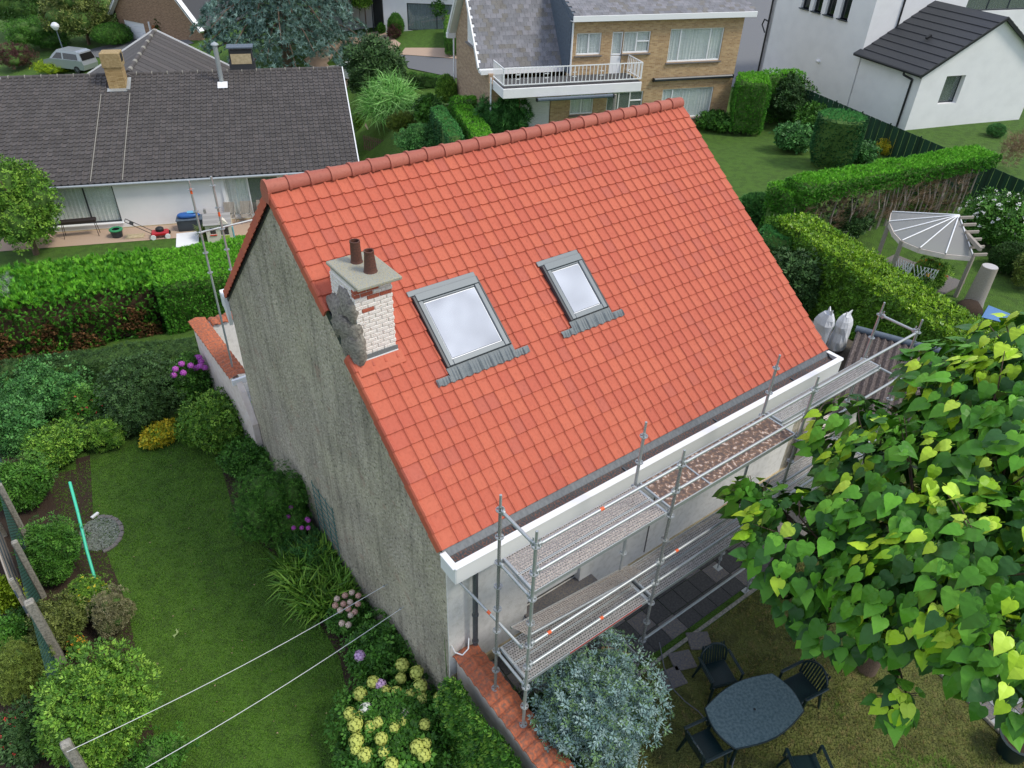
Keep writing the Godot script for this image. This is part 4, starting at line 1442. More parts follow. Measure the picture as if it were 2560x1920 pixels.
func grey_tile_mesh() -> ArrayMesh:
	var b := MB.new()
	var pr := [Vector2(0, 0.02), Vector2(0.02, 0.05), Vector2(0.07, 0.058), Vector2(0.1, 0.02), Vector2(0.115, -0.004), Vector2(0.2, 0.0), Vector2(0.29, 0.006), Vector2(0.302, 0.02)]
	for i in pr.size() - 1:
		var a: Vector2 = pr[i]
		var c: Vector2 = pr[i + 1]
		b.quad(Vector3(a.x, a.y + 0.02, 0.02), Vector3(c.x, c.y + 0.02, 0.02), Vector3(c.x, c.y - 0.02, -0.36), Vector3(a.x, a.y - 0.02, -0.36))
		b.quad(Vector3(a.x, a.y - 0.02, 0.02), Vector3(c.x, c.y - 0.02, 0.02), Vector3(c.x, c.y + 0.02, 0.02), Vector3(a.x, a.y + 0.02, 0.02))
	return b.mesh()

func bungalow() -> void:
	var t := thing("bungalow", "white bungalow with broad weathered grey tile roof and brick chimney", "house", Vector3(-0.45, -3.6, -35.89), -0.3855)
	var gf := -0.4
	# walls
	var b := MB.new()
	wallh(b, -3.3, 14.6, gf - 0.3, 2.42, -0.23, 0.3, [[-1.2, 2.5, 0.22, 2.3], [7.95, 10.72, 0.05, 2.3], [10.9, 14.3, 0.05, 2.3]])
	var wl := part(t, "garden_wall_face", b.mesh(), M.white_clean)
	b = MB.new()
	b.box(Vector3(5.65, gf, -0.21), Vector3(17.9, 0.62, 0.03))
	part(wl, "plinth", b.mesh(), M.plinth)
	for x in [[-3.3, 0.3], [14.6, -0.3]]:
		b = MB.new()
		var xx: float = x[0]
		var th: float = x[1]
		b.poly(PackedVector2Array([Vector2(-0.53, gf - 0.5), Vector2(-0.53, 2.4), Vector2(-8.8, 5.3), Vector2(-13.0, 3.8), Vector2(-13.0, gf - 0.5)]), func(p: Vector2) -> Vector3: return Vector3(xx, p.y, p.x), Vector3(th, 0, 0))
		part(t, "gable_wall", b.mesh(), M.white_clean)
	window(t, [-1.2, 2.5, 0.22, 2.3], -0.23, [1.08], [], M.curtain, M.dark_frame, M.white_pvc)
	window(t, [7.95, 10.72, 0.05, 2.3], -0.23, [9.12], [], null, M.white_pvc)
	var cw := MB.new()
	for i in 34:
		var xa := 8.0 + i * 0.033
		var xb := 8.0 + (i + 1) * 0.033
		cw.quad(Vector3(xa, 0.1, -0.42 + 0.03 * sin(xa * 34)), Vector3(xb, 0.1, -0.42 + 0.03 * sin(xb * 34)), Vector3(xb, 2.28, -0.42 + 0.03 * sin(xb * 34)), Vector3(xa, 2.28, -0.42 + 0.03 * sin(xa * 34)))
	part(t, "curtain", cw.mesh(), M.curtain)
	window(t, [10.9, 14.3, 0.05, 2.3], -0.23, [12.6], [], null, M.white_pvc)
	b = MB.new()
	b.bbox(Vector3(7.85, 1.1, -0.2), Vector3(0.16, 2.4, 0.12), 0.01)
	part(t, "door_post", b.mesh(), M.white_pvc)
	# roof
	var roof := node(t, "roof")
	var sl := Vector3(0, 3.125, -8.8).normalized()
	b = MB.new()
	b.poly(PackedVector2Array([Vector2(0.05, 2.42), Vector2(-8.8, 5.56), Vector2(-13.2, 4.0), Vector2(-13.2, 3.85), Vector2(-8.8, 5.4), Vector2(0.05, 2.27)]), func(p: Vector2) -> Vector3: return Vector3(-3.66, p.y, p.x), Vector3(18.68, 0, 0))
	part(roof, "boarding", b.mesh(), M.dark_frame)
	var gtm := grey_tile_mesh()
	var skip := func(x: float, s: float) -> bool:
		return x > 5.75 and x < 6.55 and s > 7.7
	roof_field(roof, Vector3(-3.68, 2.45, 0.02), Vector3.RIGHT, sl, 62, 28, 0.302, 0.333, gtm, M.grey_tile, M.grey_tile_many, lin(M.grey_tile_cols), "tile", skip, 300)
	for i in 45:
		var x := -3.7 + i * 0.416
		if x > 1.7 and x < 2.9: continue
		b = MB.new()
		b.cyl(Vector3(x, 5.56, -8.82), Vector3(x + 0.4, 5.56, -8.82), 0.13, 0.12, 8)
		part(roof, "ridge_tile", b.mesh(), M.grey_tile[i % 5])
		if i % 2:
			b = MB.new()
			b.cyl(Vector3(x - 0.01, 5.57, -8.82), Vector3(x + 0.035, 5.57, -8.82), 0.14, 0.14, 8)
			part(roof, "ridge_joint", b.mesh(), M.concrete)
	# verge boards and gutter
	for x in [-3.72, 15.06]:
		b = MB.new()
		b.poly(PackedVector2Array([Vector2(0.1, 2.30), Vector2(0.1, 2.5), Vector2(-8.8, 5.66), Vector2(-8.8, 5.42)]), func(p: Vector2) -> Vector3: return Vector3(x, p.y, p.x), Vector3(0.06, 0, 0))
		part(roof, "verge_board", b.mesh(), M.white_pvc)
	b = MB.new()
	b.cyl(Vector3(-3.7, 2.36, 0.12), Vector3(15.06, 2.36, 0.12), 0.075, 0.075, 8)
	part(roof, "gutter", b.mesh(), M.galv)
	# pale mortar bands where the roof was patched below the chimney
	for x in [1.62, 3.12]:
		b = MB.new()
		b.box(Vector3(x, 2.45, 0) + sl * 3.75 + Vector3(0, 0.055, 0), Vector3(0.04, 0.012, 7.4), Basis(Vector3.RIGHT, 0.341))
		part(roof, "mortar_band", b.mesh(), M.concrete)
	# brick chimney
	var c := node(t, "chimney")
	b = MB.new()
	b.box(Vector3(2.46, 5.55, -7.95), Vector3(0.9, 1.6, 0.9))
	part(c, "stack", b.mesh(), brick_material(0xa58a5e, 0xb79c6e, 0x8f7449, 0x7c6c4d))
	b = MB.new()
	b.bbox(Vector3(2.46, 6.62, -7.95), Vector3(1.02, 0.75, 1.02), 0.02)
	part(c, "hood", b.mesh(), grain(ntex(0.02, 4, 131, [0.0, 0.5, 1.0], [0x86734f, 0x9f8a62, 0xb7a27a]), Vector3(0.6, 0.6, 0.6), 0.9))
	b = MB.new()
	b.box(Vector3(2.975, 6.7, -7.95), Vector3(0.02, 0.42, 0.5))
	part(c, "painted_smoke_opening", b.mesh(), M.room_shade)  # near-black sheet on the hood; the shade inside put into colour
	for q in [[Vector3(2.46, 5.08, -7.40), Vector3(1.1, 0.05, 0.32)], [Vector3(3.02, 5.3, -7.85), Vector3(0.2, 0.05, 1.15)]]:
		b = MB.new()
		b.box(q[0], q[1], Basis(Vector3.RIGHT, 0.341))
		part(c, "lead_flashing", b.mesh(), M.galv)
	# flue pipe
	var fl := node(t, "flue_pipe")
	b = MB.new()
	b.cyl(Vector3(8.05, 5.0, -7.75), Vector3(8.05, 7.1, -7.75), 0.13, 0.13, 12)
	part(fl, "pipe", b.mesh(), M.galv)
	b = MB.new()
	b.lathe(Vector3(8.05, 7.1, -7.75), [Vector2(0.13, 0.0), Vector2(0.13, 0.12), Vector2(0.22, 0.16), Vector2(0.2, 0.22), Vector2(0.0, 0.34)], 12)
	part(fl, "cowl", b.mesh(), M.galv)
	b = MB.new()
	b.box(Vector3(8.1, 5.16, -7.4), Vector3(0.55, 0.04, 0.6), Basis(Vector3.RIGHT, 0.341))
	part(fl, "base_flashing", b.mesh(), M.white_pvc)
	# second stack with slabs on posts
	c = node(t, "chimney")
	b = MB.new()
	b.box(Vector3(9.28, 5.75, -9.15), Vector3(1.45, 0.75, 0.8))
	part(c, "stack", b.mesh(), M.black_roof)
	b = MB.new()
	b.box(Vector3(9.28, 6.25, -8.76), Vector3(1.15, 0.55, 0.04))
	part(c, "render_panel", b.mesh(), M.plinth)
	b = MB.new()
	b.box(Vector3(9.28, 6.3, -9.2), Vector3(1.3, 0.8, 0.75))
	part(c, "upper_stack", b.mesh(), M.black_roof)
	b = MB.new()
	b.bbox(Vector3(9.28, 6.87, -9.15), Vector3(1.5, 0.08, 0.95), 0.015)
	part(c, "top_slab", b.mesh(), M.slate_side)
	# rear wing
	var wing := node(t, "rear_wing_roof")
	var zr := -21.0
	b = MB.new()
	b.poly(PackedVector2Array([Vector2(-2.6, 2.55), Vector2(2.9, 5.6), Vector2(8.4, 2.55), Vector2(8.4, 2.4), Vector2(2.9, 5.42), Vector2(-2.6, 2.4)]), func(p: Vector2) -> Vector3: return Vector3(p.x, p.y, zr), Vector3(0, 0, 12.6))
	part(wing, "boarding", b.mesh(), M.grey_tile[2])
	var sr := Vector3(-5.5, 3.05, 0).normalized()
	for i in 14:
		b = MB.new()
		b.box(Vector3(8.4, 2.58, zr + 0.4 + i * 0.9) + sr * 3.14, Vector3(6.28, 0.05, 0.82), Basis(Vector3.BACK, -0.506))
		part(wing, "roof_sheet", b.mesh(), M.grey_tile[i % 5])
		b = MB.new()
		b.box(Vector3(-2.6, 2.58, zr + 0.4 + i * 0.9) + Vector3(5.5, 3.05, 0).normalized() * 3.14, Vector3(6.28, 0.05, 0.88), Basis(Vector3.BACK, 0.506))
		part(wing, "roof_sheet", b.mesh(), M.grey_tile[(i + 2) % 5])
	for i in 26:
		b = MB.new()
		b.cyl(Vector3(2.9, 5.63, zr + i * 0.46), Vector3(2.9, 5.63, zr + i * 0.46 + 0.44), 0.14, 0.13, 8)
		part(wing, "ridge_tile", b.mesh(), M.concrete if i % 4 == 0 else M.grey_tile[i % 5])
	for sg in [[-2.6, 2.9], [8.4, 2.9]]:
		b = MB.new()
		var a := Vector3(sg[0], 2.62, zr - 0.03)
		var e := Vector3(sg[1], 5.68, zr - 0.03)
		b.box((a + e) / 2, Vector3(a.distance_to(e), 0.16, 0.06), Basis(Vector3.BACK, 0.506 if sg[0] < 0 else -0.506))
		part(wing, "verge_board", b.mesh(), M.white_pvc)
	b = MB.new()
	b.box(Vector3(2.9, 0.6, -16.8), Vector3(10.4, 3.6, 8.0))
	part(t, "wing_wall", b.mesh(), M.white_clean)

func brick_house() -> void:
	var t := thing("brick_house", "tan brick house with slate roof, white balcony and wide windows", "house", Vector3(31.98, 0.7, -20.89), -0.33381)
	var b := MB.new()
	var up := [[-4.15, -0.97, 3.52, 5.16], [-9.4, -8.04, 4.06, 5.1], [-7.45, -6.82, 3.04, 5.12], [-6.8, -5.28, 4.06, 5.1]]
	var dn := [[-4.12, -0.98, 0.55, 2.15], [-9.5, -8.17, 1.1, 2.15], [-7.4, -5.28, 1.1, 2.13], [-12.3, -10.6, 0.4, 2.1]]
	wallh(b, -9.75, 0.12, 2.9, 5.66, 0.0, 0.3, up)
	wallh(b, -13.9, 0.12, -0.8, 2.898, 0.0, 0.3, dn)
	part(t, "facade", b.mesh(), M.brick_far)
	b = MB.new()
	b.poly(PackedVector2Array([Vector2(-0.3, -0.9), Vector2(-0.3, 3.25), Vector2(-1.1, 3.4), Vector2(-4.25, 7.0), Vector2(-7.1, 3.9), Vector2(-7.1, -1.5)]), func(p: Vector2) -> Vector3: return Vector3(-13.9, p.y, p.x), Vector3(0.3, 0, 0))
	part(t, "gable_wall", b.mesh(), M.brick_left)
	b = MB.new()
	b.box(Vector3(-0.03, 2.4, -3.9), Vector3(0.28, 6.6, 7.2))
	part(t, "right_wall", b.mesh(), M.brick_far)
	b = MB.new()
	b.box(Vector3(-6.9, 2.0, -7.3), Vector3(13.8, 6.0, 0.3))
	part(t, "rear_wall", b.mesh(), M.brick_far)
	# windows
	window(t, up[0], 0.0, [-3.5, -1.74], [], M.curtain, M.white_pvc, M.slab)
	window(t, up[1], 0.0, [-8.72], [], M.curtain, M.white_pvc, M.slab)
	window(t, up[3], 0.0, [-6.04], [[-6.0, -5.33, 4.62]], M.curtain, M.white_pvc, M.slab)
	window(t, dn[0], 0.0, [-3.49], [], M.curtain, M.white_pvc, M.slab)
	window(t, dn[1], 0.0, [-8.85], [], M.curtain, M.white_pvc, M.slab)
	window(t, dn[2], 0.0, [-6.7, -6.04], [[-6.0, -5.33, 1.65]], null, M.white_pvc)
	var dr := node(t, "balcony_door")
	b = MB.new()
	b.bbox(Vector3(-7.135, 3.5, -0.06), Vector3(0.6, 0.9, 0.05), 0.01)
	part(dr, "panel", b.mesh(), M.white_pvc)
	window(dr, [-7.43, -6.84, 3.98, 5.1], 0.0, [], [], M.curtain, M.white_pvc, null, "door_light")
	var gd := node(t, "garage_door")
	for i in 17:
		b = MB.new()
		b.bbox(Vector3(-11.45, 0.46 + i * 0.1, -0.08), Vector3(1.66, 0.094, 0.03), 0.008)
		part(gd, "slat", b.mesh(), M.shutter)
	# gable window pair
	var gw := node(t, "gable_window")
	for i in 3:
		b = MB.new()
		b.bbox(Vector3(-13.905, 4.75, -4.35 + i * 0.85), Vector3(0.06, 1.45, 0.08), 0.01)
		part(gw, "post", b.mesh(), M.white_pvc)
	for y in [4.05, 5.45]:
		b = MB.new()
		b.bbox(Vector3(-13.905, y, -3.5), Vector3(0.06, 0.09, 1.78), 0.01)
		part(gw, "rail", b.mesh(), M.white_pvc)
	b = MB.new()
	b.box(Vector3(-13.9, 4.75, -3.5), Vector3(0.03, 1.35, 1.7))
	part(gw, "pane", b.mesh(), M.curtain)
	b = MB.new()
	b.bbox(Vector3(-13.95, 3.97, -3.5), Vector3(0.2, 0.07, 2.0), 0.01)
	part(gw, "sill", b.mesh(), M.slab)
	# roofs
	var roof := node(t, "roof")
	b = MB.new()
	b.poly(PackedVector2Array([Vector2(-0.55, 3.25), Vector2(-0.9, 3.42), Vector2(-4.25, 7.35), Vector2(-7.6, 3.85), Vector2(-7.6, 3.65), Vector2(-4.25, 7.05), Vector2(-1.0, 3.2)]), func(p: Vector2) -> Vector3: return Vector3(-14.25, p.y, p.x), Vector3(4.5, 0, 0))
	part(roof, "boarding", b.mesh(), M.soffit)
	var slate := MB.new()
	slate.box(Vector3(0.155, 0.008, -0.13), Vector3(0.30, 0.012, 0.27), Basis(Vector3.RIGHT, 0.03))
	slate.quad(Vector3(0.005, 0.0, 0.01), Vector3(0.305, 0.0, 0.01), Vector3(0.305, 0.02, 0.0), Vector3(0.005, 0.02, 0.0))
	var sm := slate.mesh()
	var sc := [0x7b7c80, 0x818287, 0x747579, 0x86868b, 0x777571]
	var mats := []
	for c in sc:
		var m: StandardMaterial3D = M.slate_many.duplicate()
		m.vertex_color_use_as_albedo = false
		m.albedo_color = hx(c)
		mats.append(m)
	var sl := Vector3(0, 3.93, -3.35).normalized()
	roof_field(roof, Vector3(-14.25, 3.45, -0.88), Vector3.RIGHT, sl, 15, 22, 0.31, 0.235, sm, mats, M.slate_many, lin(sc), "slate", func(_x: float, _s: float) -> bool: return false, 240, 0.5)
	b = MB.new()
	b.poly(PackedVector2Array([Vector2(0.32, 5.93), Vector2(-4.25, 7.42), Vector2(-7.5, 5.9), Vector2(-7.5, 5.75), Vector2(0.32, 5.78)]), func(p: Vector2) -> Vector3: return Vector3(-9.75, p.y, p.x), Vector3(10.3, 0, 0))
	part(roof, "upper_boarding", b.mesh(), M.slate_side)
	var s2 := Vector3(0, 1.49, -4.57).normalized()
	roof_field(roof, Vector3(-9.75, 5.95, 0.33), Vector3.RIGHT, s2, 33, 20, 0.31, 0.235, sm, mats, M.slate_many, lin(sc), "slate", func(_x: float, _s: float) -> bool: return false, 60, 0.5)
	b = MB.new()
	b.bbox(Vector3(-4.6, 5.82, 0.34), Vector3(10.4, 0.27, 0.06), 0.01)
	b.box(Vector3(-4.6, 5.69, 0.16), Vector3(10.4, 0.03, 0.36))
	part(roof, "fascia", b.mesh(), M.white_pvc)
	b = MB.new()
	b.bbox(Vector3(-12.05, 3.33, -0.5), Vector3(4.45, 0.24, 0.1), 0.01)
	part(roof, "lower_fascia", b.mesh(), M.white_pvc)
	for q in [[-0.95, 3.42, -4.25, 7.4], [-4.25, 7.4, -7.62, 3.85]]:
		b = MB.new()
		var a := Vector3(-14.28, q[1], q[0])
		var e := Vector3(-14.28, q[3], q[2])
		b.box((a + e) / 2, Vector3(0.07, 0.2, a.distance_to(e)), Basis(Vector3.RIGHT, atan2(a.y - e.y, -(a.z - e.z)) ))
		part(roof, "verge_board", b.mesh(), M.white_pvc)
	b = MB.new()
	b.bbox(Vector3(-14.1, 3.72, -7.55), Vector3(0.5, 0.26, 0.35), 0.01)
	part(roof, "eave_end", b.mesh(), M.white_pvc)
	# slated cheek between the two roofs
	b = MB.new()
	b.poly(PackedVector2Array([Vector2(0.0, 3.2), Vector2(0.02, 5.75), Vector2(-3.0, 6.9), Vector2(-4.2, 7.2), Vector2(-0.9, 3.3)]), func(p: Vector2) -> Vector3: return Vector3(-9.78, p.y, p.x), Vector3(0.1, 0, 0))
	part(t, "slated_cheek", b.mesh(), M.slate_side)
	for q in [[Vector3(-9.66, 5.6, 0.05), Vector3(-9.66, 2.9, 0.05)], [Vector3(-14.0, 3.6, -7.3), Vector3(-14.0, -1.2, -7.3)], [Vector3(-13.9, 3.2, 0.08), Vector3(-13.9, -0.6, 0.08)]]:
		b = MB.new()
		b.cyl(q[0], q[1], 0.05, 0.05, 8)
		part(t, "downpipe", b.mesh(), M.white_pvc)
	# balcony
	var k := node(t, "balcony")
	b = MB.new()
	b.bbox(Vector3(-10.1, 2.86, 0.92), Vector3(7.4, 0.46, 1.82), 0.02)
	part(k, "slab", b.mesh(), M.white_clean)
	b = MB.new()
	b.box(Vector3(-10.1, 3.1, 0.9), Vector3(7.3, 0.03, 1.75))
	part(k, "deck", b.mesh(), M.paving)
	for y in [3.24, 4.0]:
		b = MB.new()
		b.box(Vector3(-10.1, y, 1.76), Vector3(7.3, 0.045, 0.045))
		part(k, "rail", b.mesh(), M.white_pvc)
		for x in [-13.75, -6.45]:
			b = MB.new()
			b.box(Vector3(x, y, 0.88), Vector3(0.045, 0.045, 1.76))
			part(k, "rail", b.mesh(), M.white_pvc)
	for i in 37:
		b = MB.new()
		b.box(Vector3(-13.74 + i * 0.2025, 3.62, 1.76), Vector3(0.03 if i % 6 else 0.045, 0.76, 0.03))
		part(k, "baluster", b.mesh(), M.white_pvc)
	for i in 5:
		for j in 2:
			b = MB.new()
			b.box(Vector3(-13.0 + i * 1.45, 3.5 + j * 0.2, 1.76), Vector3(0.2, 0.03, 0.03))
			part(k, "ornament_bar", b.mesh(), M.white_pvc)
	for i in 9:
		for x in [-13.75, -6.45]:
			b = MB.new()
			b.box(Vector3(x, 3.62, 0.06 + i * 0.2), Vector3(0.03, 0.76, 0.03))
			part(k, "baluster", b.mesh(), M.white_pvc)
	for q in [[-12.1, -8.0, 2.0, 2.55], [-4.85, 0.0, 0.12, 2.7]]:
		var aw := node(t, "rolled_awning")
		b = MB.new()
		b.bbox(Vector3((q[0] + q[1]) / 2, q[3], q[2]), Vector3(q[1] - q[0], 0.17, 0.17), 0.05)
		part(aw, "cassette", b.mesh(), M.anthracite if q[2] < 1 else M.slate_side)
		for x in [q[0], q[1]]:
			b = MB.new()
			b.bbox(Vector3(x, q[3], q[2]), Vector3(0.06, 0.2, 0.2), 0.02)
			part(aw, "end_cap", b.mesh(), M.black)
	b = MB.new()
	b.cyl(Vector3(-7.9, -0.6, 2.0), Vector3(-7.9, 2.6, 2.0), 0.09, 0.09, 10)
	part(t, "balcony_post", b.mesh(), M.concrete)

func white_house() -> void:
	var t := thing("white_house", "modern white rendered house with black roof and anthracite windows", "house", Vector3(37.84, 1.45, -13.32), -0.3146)
	var b := MB.new()
	wallh(b, 0.0, 8.15, -0.1, 3.05, 0.0, 0.35, [[1.65, 2.95, 1.27, 2.71]])
	b.poly(PackedVector2Array([Vector2(0.0, 3.051), Vector2(8.15, 3.051), Vector2(4.075, 5.42)]), func(p: Vector2) -> Vector3: return Vector3(p.x, p.y, 0.0), Vector3(0, 0, -0.35))
	part(t, "gable_wall", b.mesh(), M.white_clean)
	b = MB.new()
	b.box(Vector3(0.175, 1.45, -2.5), Vector3(0.35, 3.1, 4.3))
	part(t, "side_wall", b.mesh(), M.white_clean)
	b = MB.new()
	b.box(Vector3(7.975, 1.45, -2.5), Vector3(0.35, 3.1, 4.3))
	part(t, "side_wall", b.mesh(), M.white_clean)
	window(t, [1.65, 2.95, 1.27, 2.71], -0.2, [], [], M.room_shade, M.anthracite, M.anthracite)  # the curtain sheet is near-black here, painted interior shade
	# stone band and terrace
	b = MB.new()
	b.box(Vector3(4.3, -0.2, 0.03), Vector3(8.4, 0.34, 0.12))
	part(t, "stone_band", b.mesh(), M.stone_band)
	b = MB.new()
	b.box(Vector3(4.5, -0.12, 0.65), Vector3(9.0, 0.2, 1.2))
	part(t, "terrace", b.mesh(), M.pale_paving)
	# low roof in broad black panels
	var roof := node(t, "roof")
	for sg in [-1.0, 1.0]:
		var foot := Vector3(4.075 + sg * 4.45, 2.86, 0)
		var d := (Vector3(4.075, 5.5, 0) - foot).normalized()
		var L := foot.distance_to(Vector3(4.075, 5.5, 0))
		for i in 10:
			b = MB.new()
			b.bbox(foot + d * (L * (i + 0.5) / 10.0) + Vector3(0, 0.02, -2.35), Vector3(L / 10.0 + 0.03, 0.05, 5.2), 0.006, Basis(Vector3.BACK, sg * -0.535).rotated(Vector3.BACK, -0.07 * sg * -1.0))
			part(roof, "roof_panel", b.mesh(), M.black_roof)
		b = MB.new()
		b.box(foot + d * L / 2 + Vector3(0, -0.04, 0.22), Vector3(L + 0.05, 0.16, 0.05), Basis(Vector3.BACK, sg * -0.535))
		part(roof, "verge_trim", b.mesh(), M.black)
		b = MB.new()
		b.cyl(foot + Vector3(0, 0.0, 0.25), foot + Vector3(0, 0.0, -4.9), 0.08, 0.08, 8)
		part(roof, "gutter", b.mesh(), M.black)
	b = MB.new()
	b.box(Vector3(1.6, 4.25, -2.0), Vector3(0.3, 0.12, 0.14), Basis(Vector3.BACK, 0.535))
	part(roof, "vent_tile", b.mesh(), M.black)
	var dp := node(t, "downpipe")
	for q in [[Vector3(-0.3, 2.85, -1.0), Vector3(-0.3, 2.65, -1.0)], [Vector3(-0.3, 2.65, -1.0), Vector3(-0.07, 2.5, -0.55)], [Vector3(-0.07, 2.5, -0.55), Vector3(-0.07, 0.0, -0.55)]]:
		b = MB.new()
		b.cyl(q[0], q[1], 0.055, 0.055, 8)
		part(dp, "pipe", b.mesh(), M.black)
	# tall block
	b = MB.new()
	var holes := []
	for z in [-10.96, -9.83, -8.66, -7.41]:
		holes.append([-z - 0.8, -z, 4.28, 5.9])
	# side wall is built in a turned frame: x of the frame runs to the back
	var side := node(t, "tall_side_wall")
	side.rotation.y = PI / 2
	side.position = Vector3(0, 0, 0)
	wallh(b, 4.75, 13.7, -0.6, 7.6, 0.35, 0.35, holes)
	part(side, "wall", b.mesh(), M.white_clean)
	for h in holes:
		var w := node(side, "window")
		b = MB.new()
		b.box(Vector3((h[0] + h[1]) / 2, (h[2] + h[3]) / 2, 0.22), Vector3(h[1] - h[0], h[3] - h[2], 0.03))
		part(w, "pane", b.mesh(), M.dark_glass)
		for xx in [h[0] + 0.04, h[1] - 0.04]:
			b = MB.new()
			b.box(Vector3(xx, (h[2] + h[3]) / 2, 0.19), Vector3(0.08, h[3] - h[2], 0.06))
			part(w, "frame", b.mesh(), M.anthracite)
		b = MB.new()
		b.bbox(Vector3((h[0] + h[1]) / 2, h[2] - 0.03, 0.06), Vector3(h[1] - h[0] + 0.1, 0.06, 0.36), 0.01)
		part(w, "sill", b.mesh(), M.anthracite)
	b = MB.new()
	wallh(b, 0.352, 12.0, -0.1, 7.6, -4.75, 0.3, [[6.5, 11.5, 4.9, 6.6]])
	part(t, "tall_front_wall", b.mesh(), M.white_clean)
	window(t, [6.5, 11.5, 4.9, 6.6], -4.78, [8.2, 9.8], [], M.room_shade, M.anthracite)  # near-black sheet in the curtain place, room shade as colour
	b = MB.new()
	b.box(Vector3(6.0, 3.5, -13.6), Vector3(12.0, 8.2, 0.3))
	b.box(Vector3(11.9, 3.5, -9.2), Vector3(0.2, 8.2, 8.6))
	b.box(Vector3(6.0, 7.65, -9.2), Vector3(12.2, 0.1, 9.2))
	part(t, "tall_rear", b.mesh(), M.white_clean)
	b = MB.new()
	b.cyl(Vector3(-0.08, 7.4, -13.75), Vector3(-0.08, -0.2, -13.75), 0.06, 0.06, 8)
	part(t, "corner_pipe", b.mesh(), M.black)
	b = MB.new()
	b.cyl(Vector3(1.9, 7.4, -4.7), Vector3(1.9, 3.9, -4.7), 0.05, 0.05, 8)
	part(t, "rain_pipe", b.mesh(), M.black)
	b = MB.new()
	b.tube([Vector3(-0.08, 3.0, -13.8), Vector3(-0.1, 3.05, -14.2), Vector3(-0.1, 2.7, -14.35), Vector3(-0.1, 2.3, -13.9)], 0.045, 6)
	part(t, "wall_lantern_arm", b.mesh(), M.black)
	b = MB.new()
	b.bbox(Vector3(-0.06, 1.76, -8.1), Vector3(0.14, 0.14, 0.3), 0.04)
	part(t, "wall_vent", b.mesh(), M.white_pvc)


# ------------------------------------------------------------------ plants
var P := {}

func palettes() -> void:
	P.mid = lin([0x3c6a22, 0x4a7a2a, 0x335c1e, 0x568433, 0x2c5219])
	P.midg = lin([0x3d6e36, 0x4a7f3f, 0x33602e, 0x588b4a, 0x2d5428])
	P.midyel = lin([0x55802a, 0x6a9433, 0x476f24, 0x7da23e, 0x3b601f])
	P.dark = lin([0x2c4a1e, 0x365724, 0x233f19, 0x40632b])
	P.dark2 = lin([0x2e4a24, 0x3a582c, 0x263f1e, 0x49683a, 0x33502a])
	P.olive = lin([0x52602c, 0x626f35, 0x444f24, 0x727d42, 0x3c4720])
	P.olive2 = lin([0x56682a, 0x667a33, 0x475723, 0x74873f])
	P.lime = lin([0x8fa81e, 0xa4bb2c, 0x7c951b, 0x6b8521])
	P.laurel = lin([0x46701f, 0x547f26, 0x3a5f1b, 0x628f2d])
	P.laurel_young_lit = lin([0x76a020, 0x84ac28, 0x668f1e, 0x92b634, 0x55801f])  # yellow-green young growth; part of its lightness is painted light
	P.burgundy = lin([0x4a2c2e, 0x573539, 0x3c2426, 0x5b4238, 0x3f3a24])
	P.gold = lin([0xb5a524, 0x9a9a2c, 0x6f8a2a, 0xc7b432])
	P.blue = lin([0x6f8c89, 0x84a09c, 0x5c7a74, 0x97b0ac, 0x5b7a55, 0x6a8a5a])
	P.cedar = lin([0x5d7a74, 0x6f8d86, 0x4e6a64, 0x83a09a, 0x47604f])
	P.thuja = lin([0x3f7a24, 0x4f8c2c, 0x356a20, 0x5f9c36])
	P.thuja_lit_top = lin([0x5fa02a, 0x6fb034, 0x519026, 0x7dbb40])  # lighter than the sides: fresh tips, with light from above painted in
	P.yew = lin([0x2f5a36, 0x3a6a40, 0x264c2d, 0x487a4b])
	P.yew_lit_top = lin([0x4d8a4a, 0x5b9a54, 0x3f7a40])  # lighter than the sides; light from above put into the colour
	P.brown = lin([0x6a4a30, 0x7d5a3c, 0x573c28, 0x8e6c4a, 0x4a4a26])
	P.dry = lin([0x8a7560, 0x9c8770, 0x75614e])
	P.pampas = lin([0x5f9a44, 0x78ad58, 0x4d8436, 0x90bf70])
	P.dry_plant = lin([0x6a6a4a, 0x7d7a5a, 0x565a3c, 0x8d8a6c])
	P.lawn = lin([0x557f24, 0x62902c, 0x4a7420, 0x709838])
	P.lawn2 = lin([0x667636, 0x78803e, 0x58682c, 0x8c8852, 0x968458])
	P.silver = lin([0xa3aca6, 0x8e988f, 0xb7beb8, 0x7d887c])
	P.white = lin([0xe9eae4, 0xdfe0d4, 0xf2f2ee])
	P.orange = lin([0xd58a2a, 0xe0a83a, 0xc76a25])
	P.magenta = lin([0xb24ab5, 0xc660c6, 0x9a3c9e])
	P.redfl = lin([0xc23a35, 0xd8544c, 0xb04a4a])
	P.yellowfl = lin([0xd9c832, 0xe6d84a, 0xc4b428])
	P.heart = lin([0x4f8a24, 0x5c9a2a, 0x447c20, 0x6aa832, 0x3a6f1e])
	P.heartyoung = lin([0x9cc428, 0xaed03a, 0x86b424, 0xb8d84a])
	for k in P:
		if not k in ["white", "orange", "magenta", "redfl", "yellowfl", "silver", "heart", "heartyoung", "blue", "laurel_young_lit"]:
			for i in P[k].size(): P[k][i] = P[k][i] * Color(1.2, 1.2, 1.15)
	P.heartdark = lin([0x33602a, 0x3c6c30, 0x2c5526])  # darker greens of the heart leaves

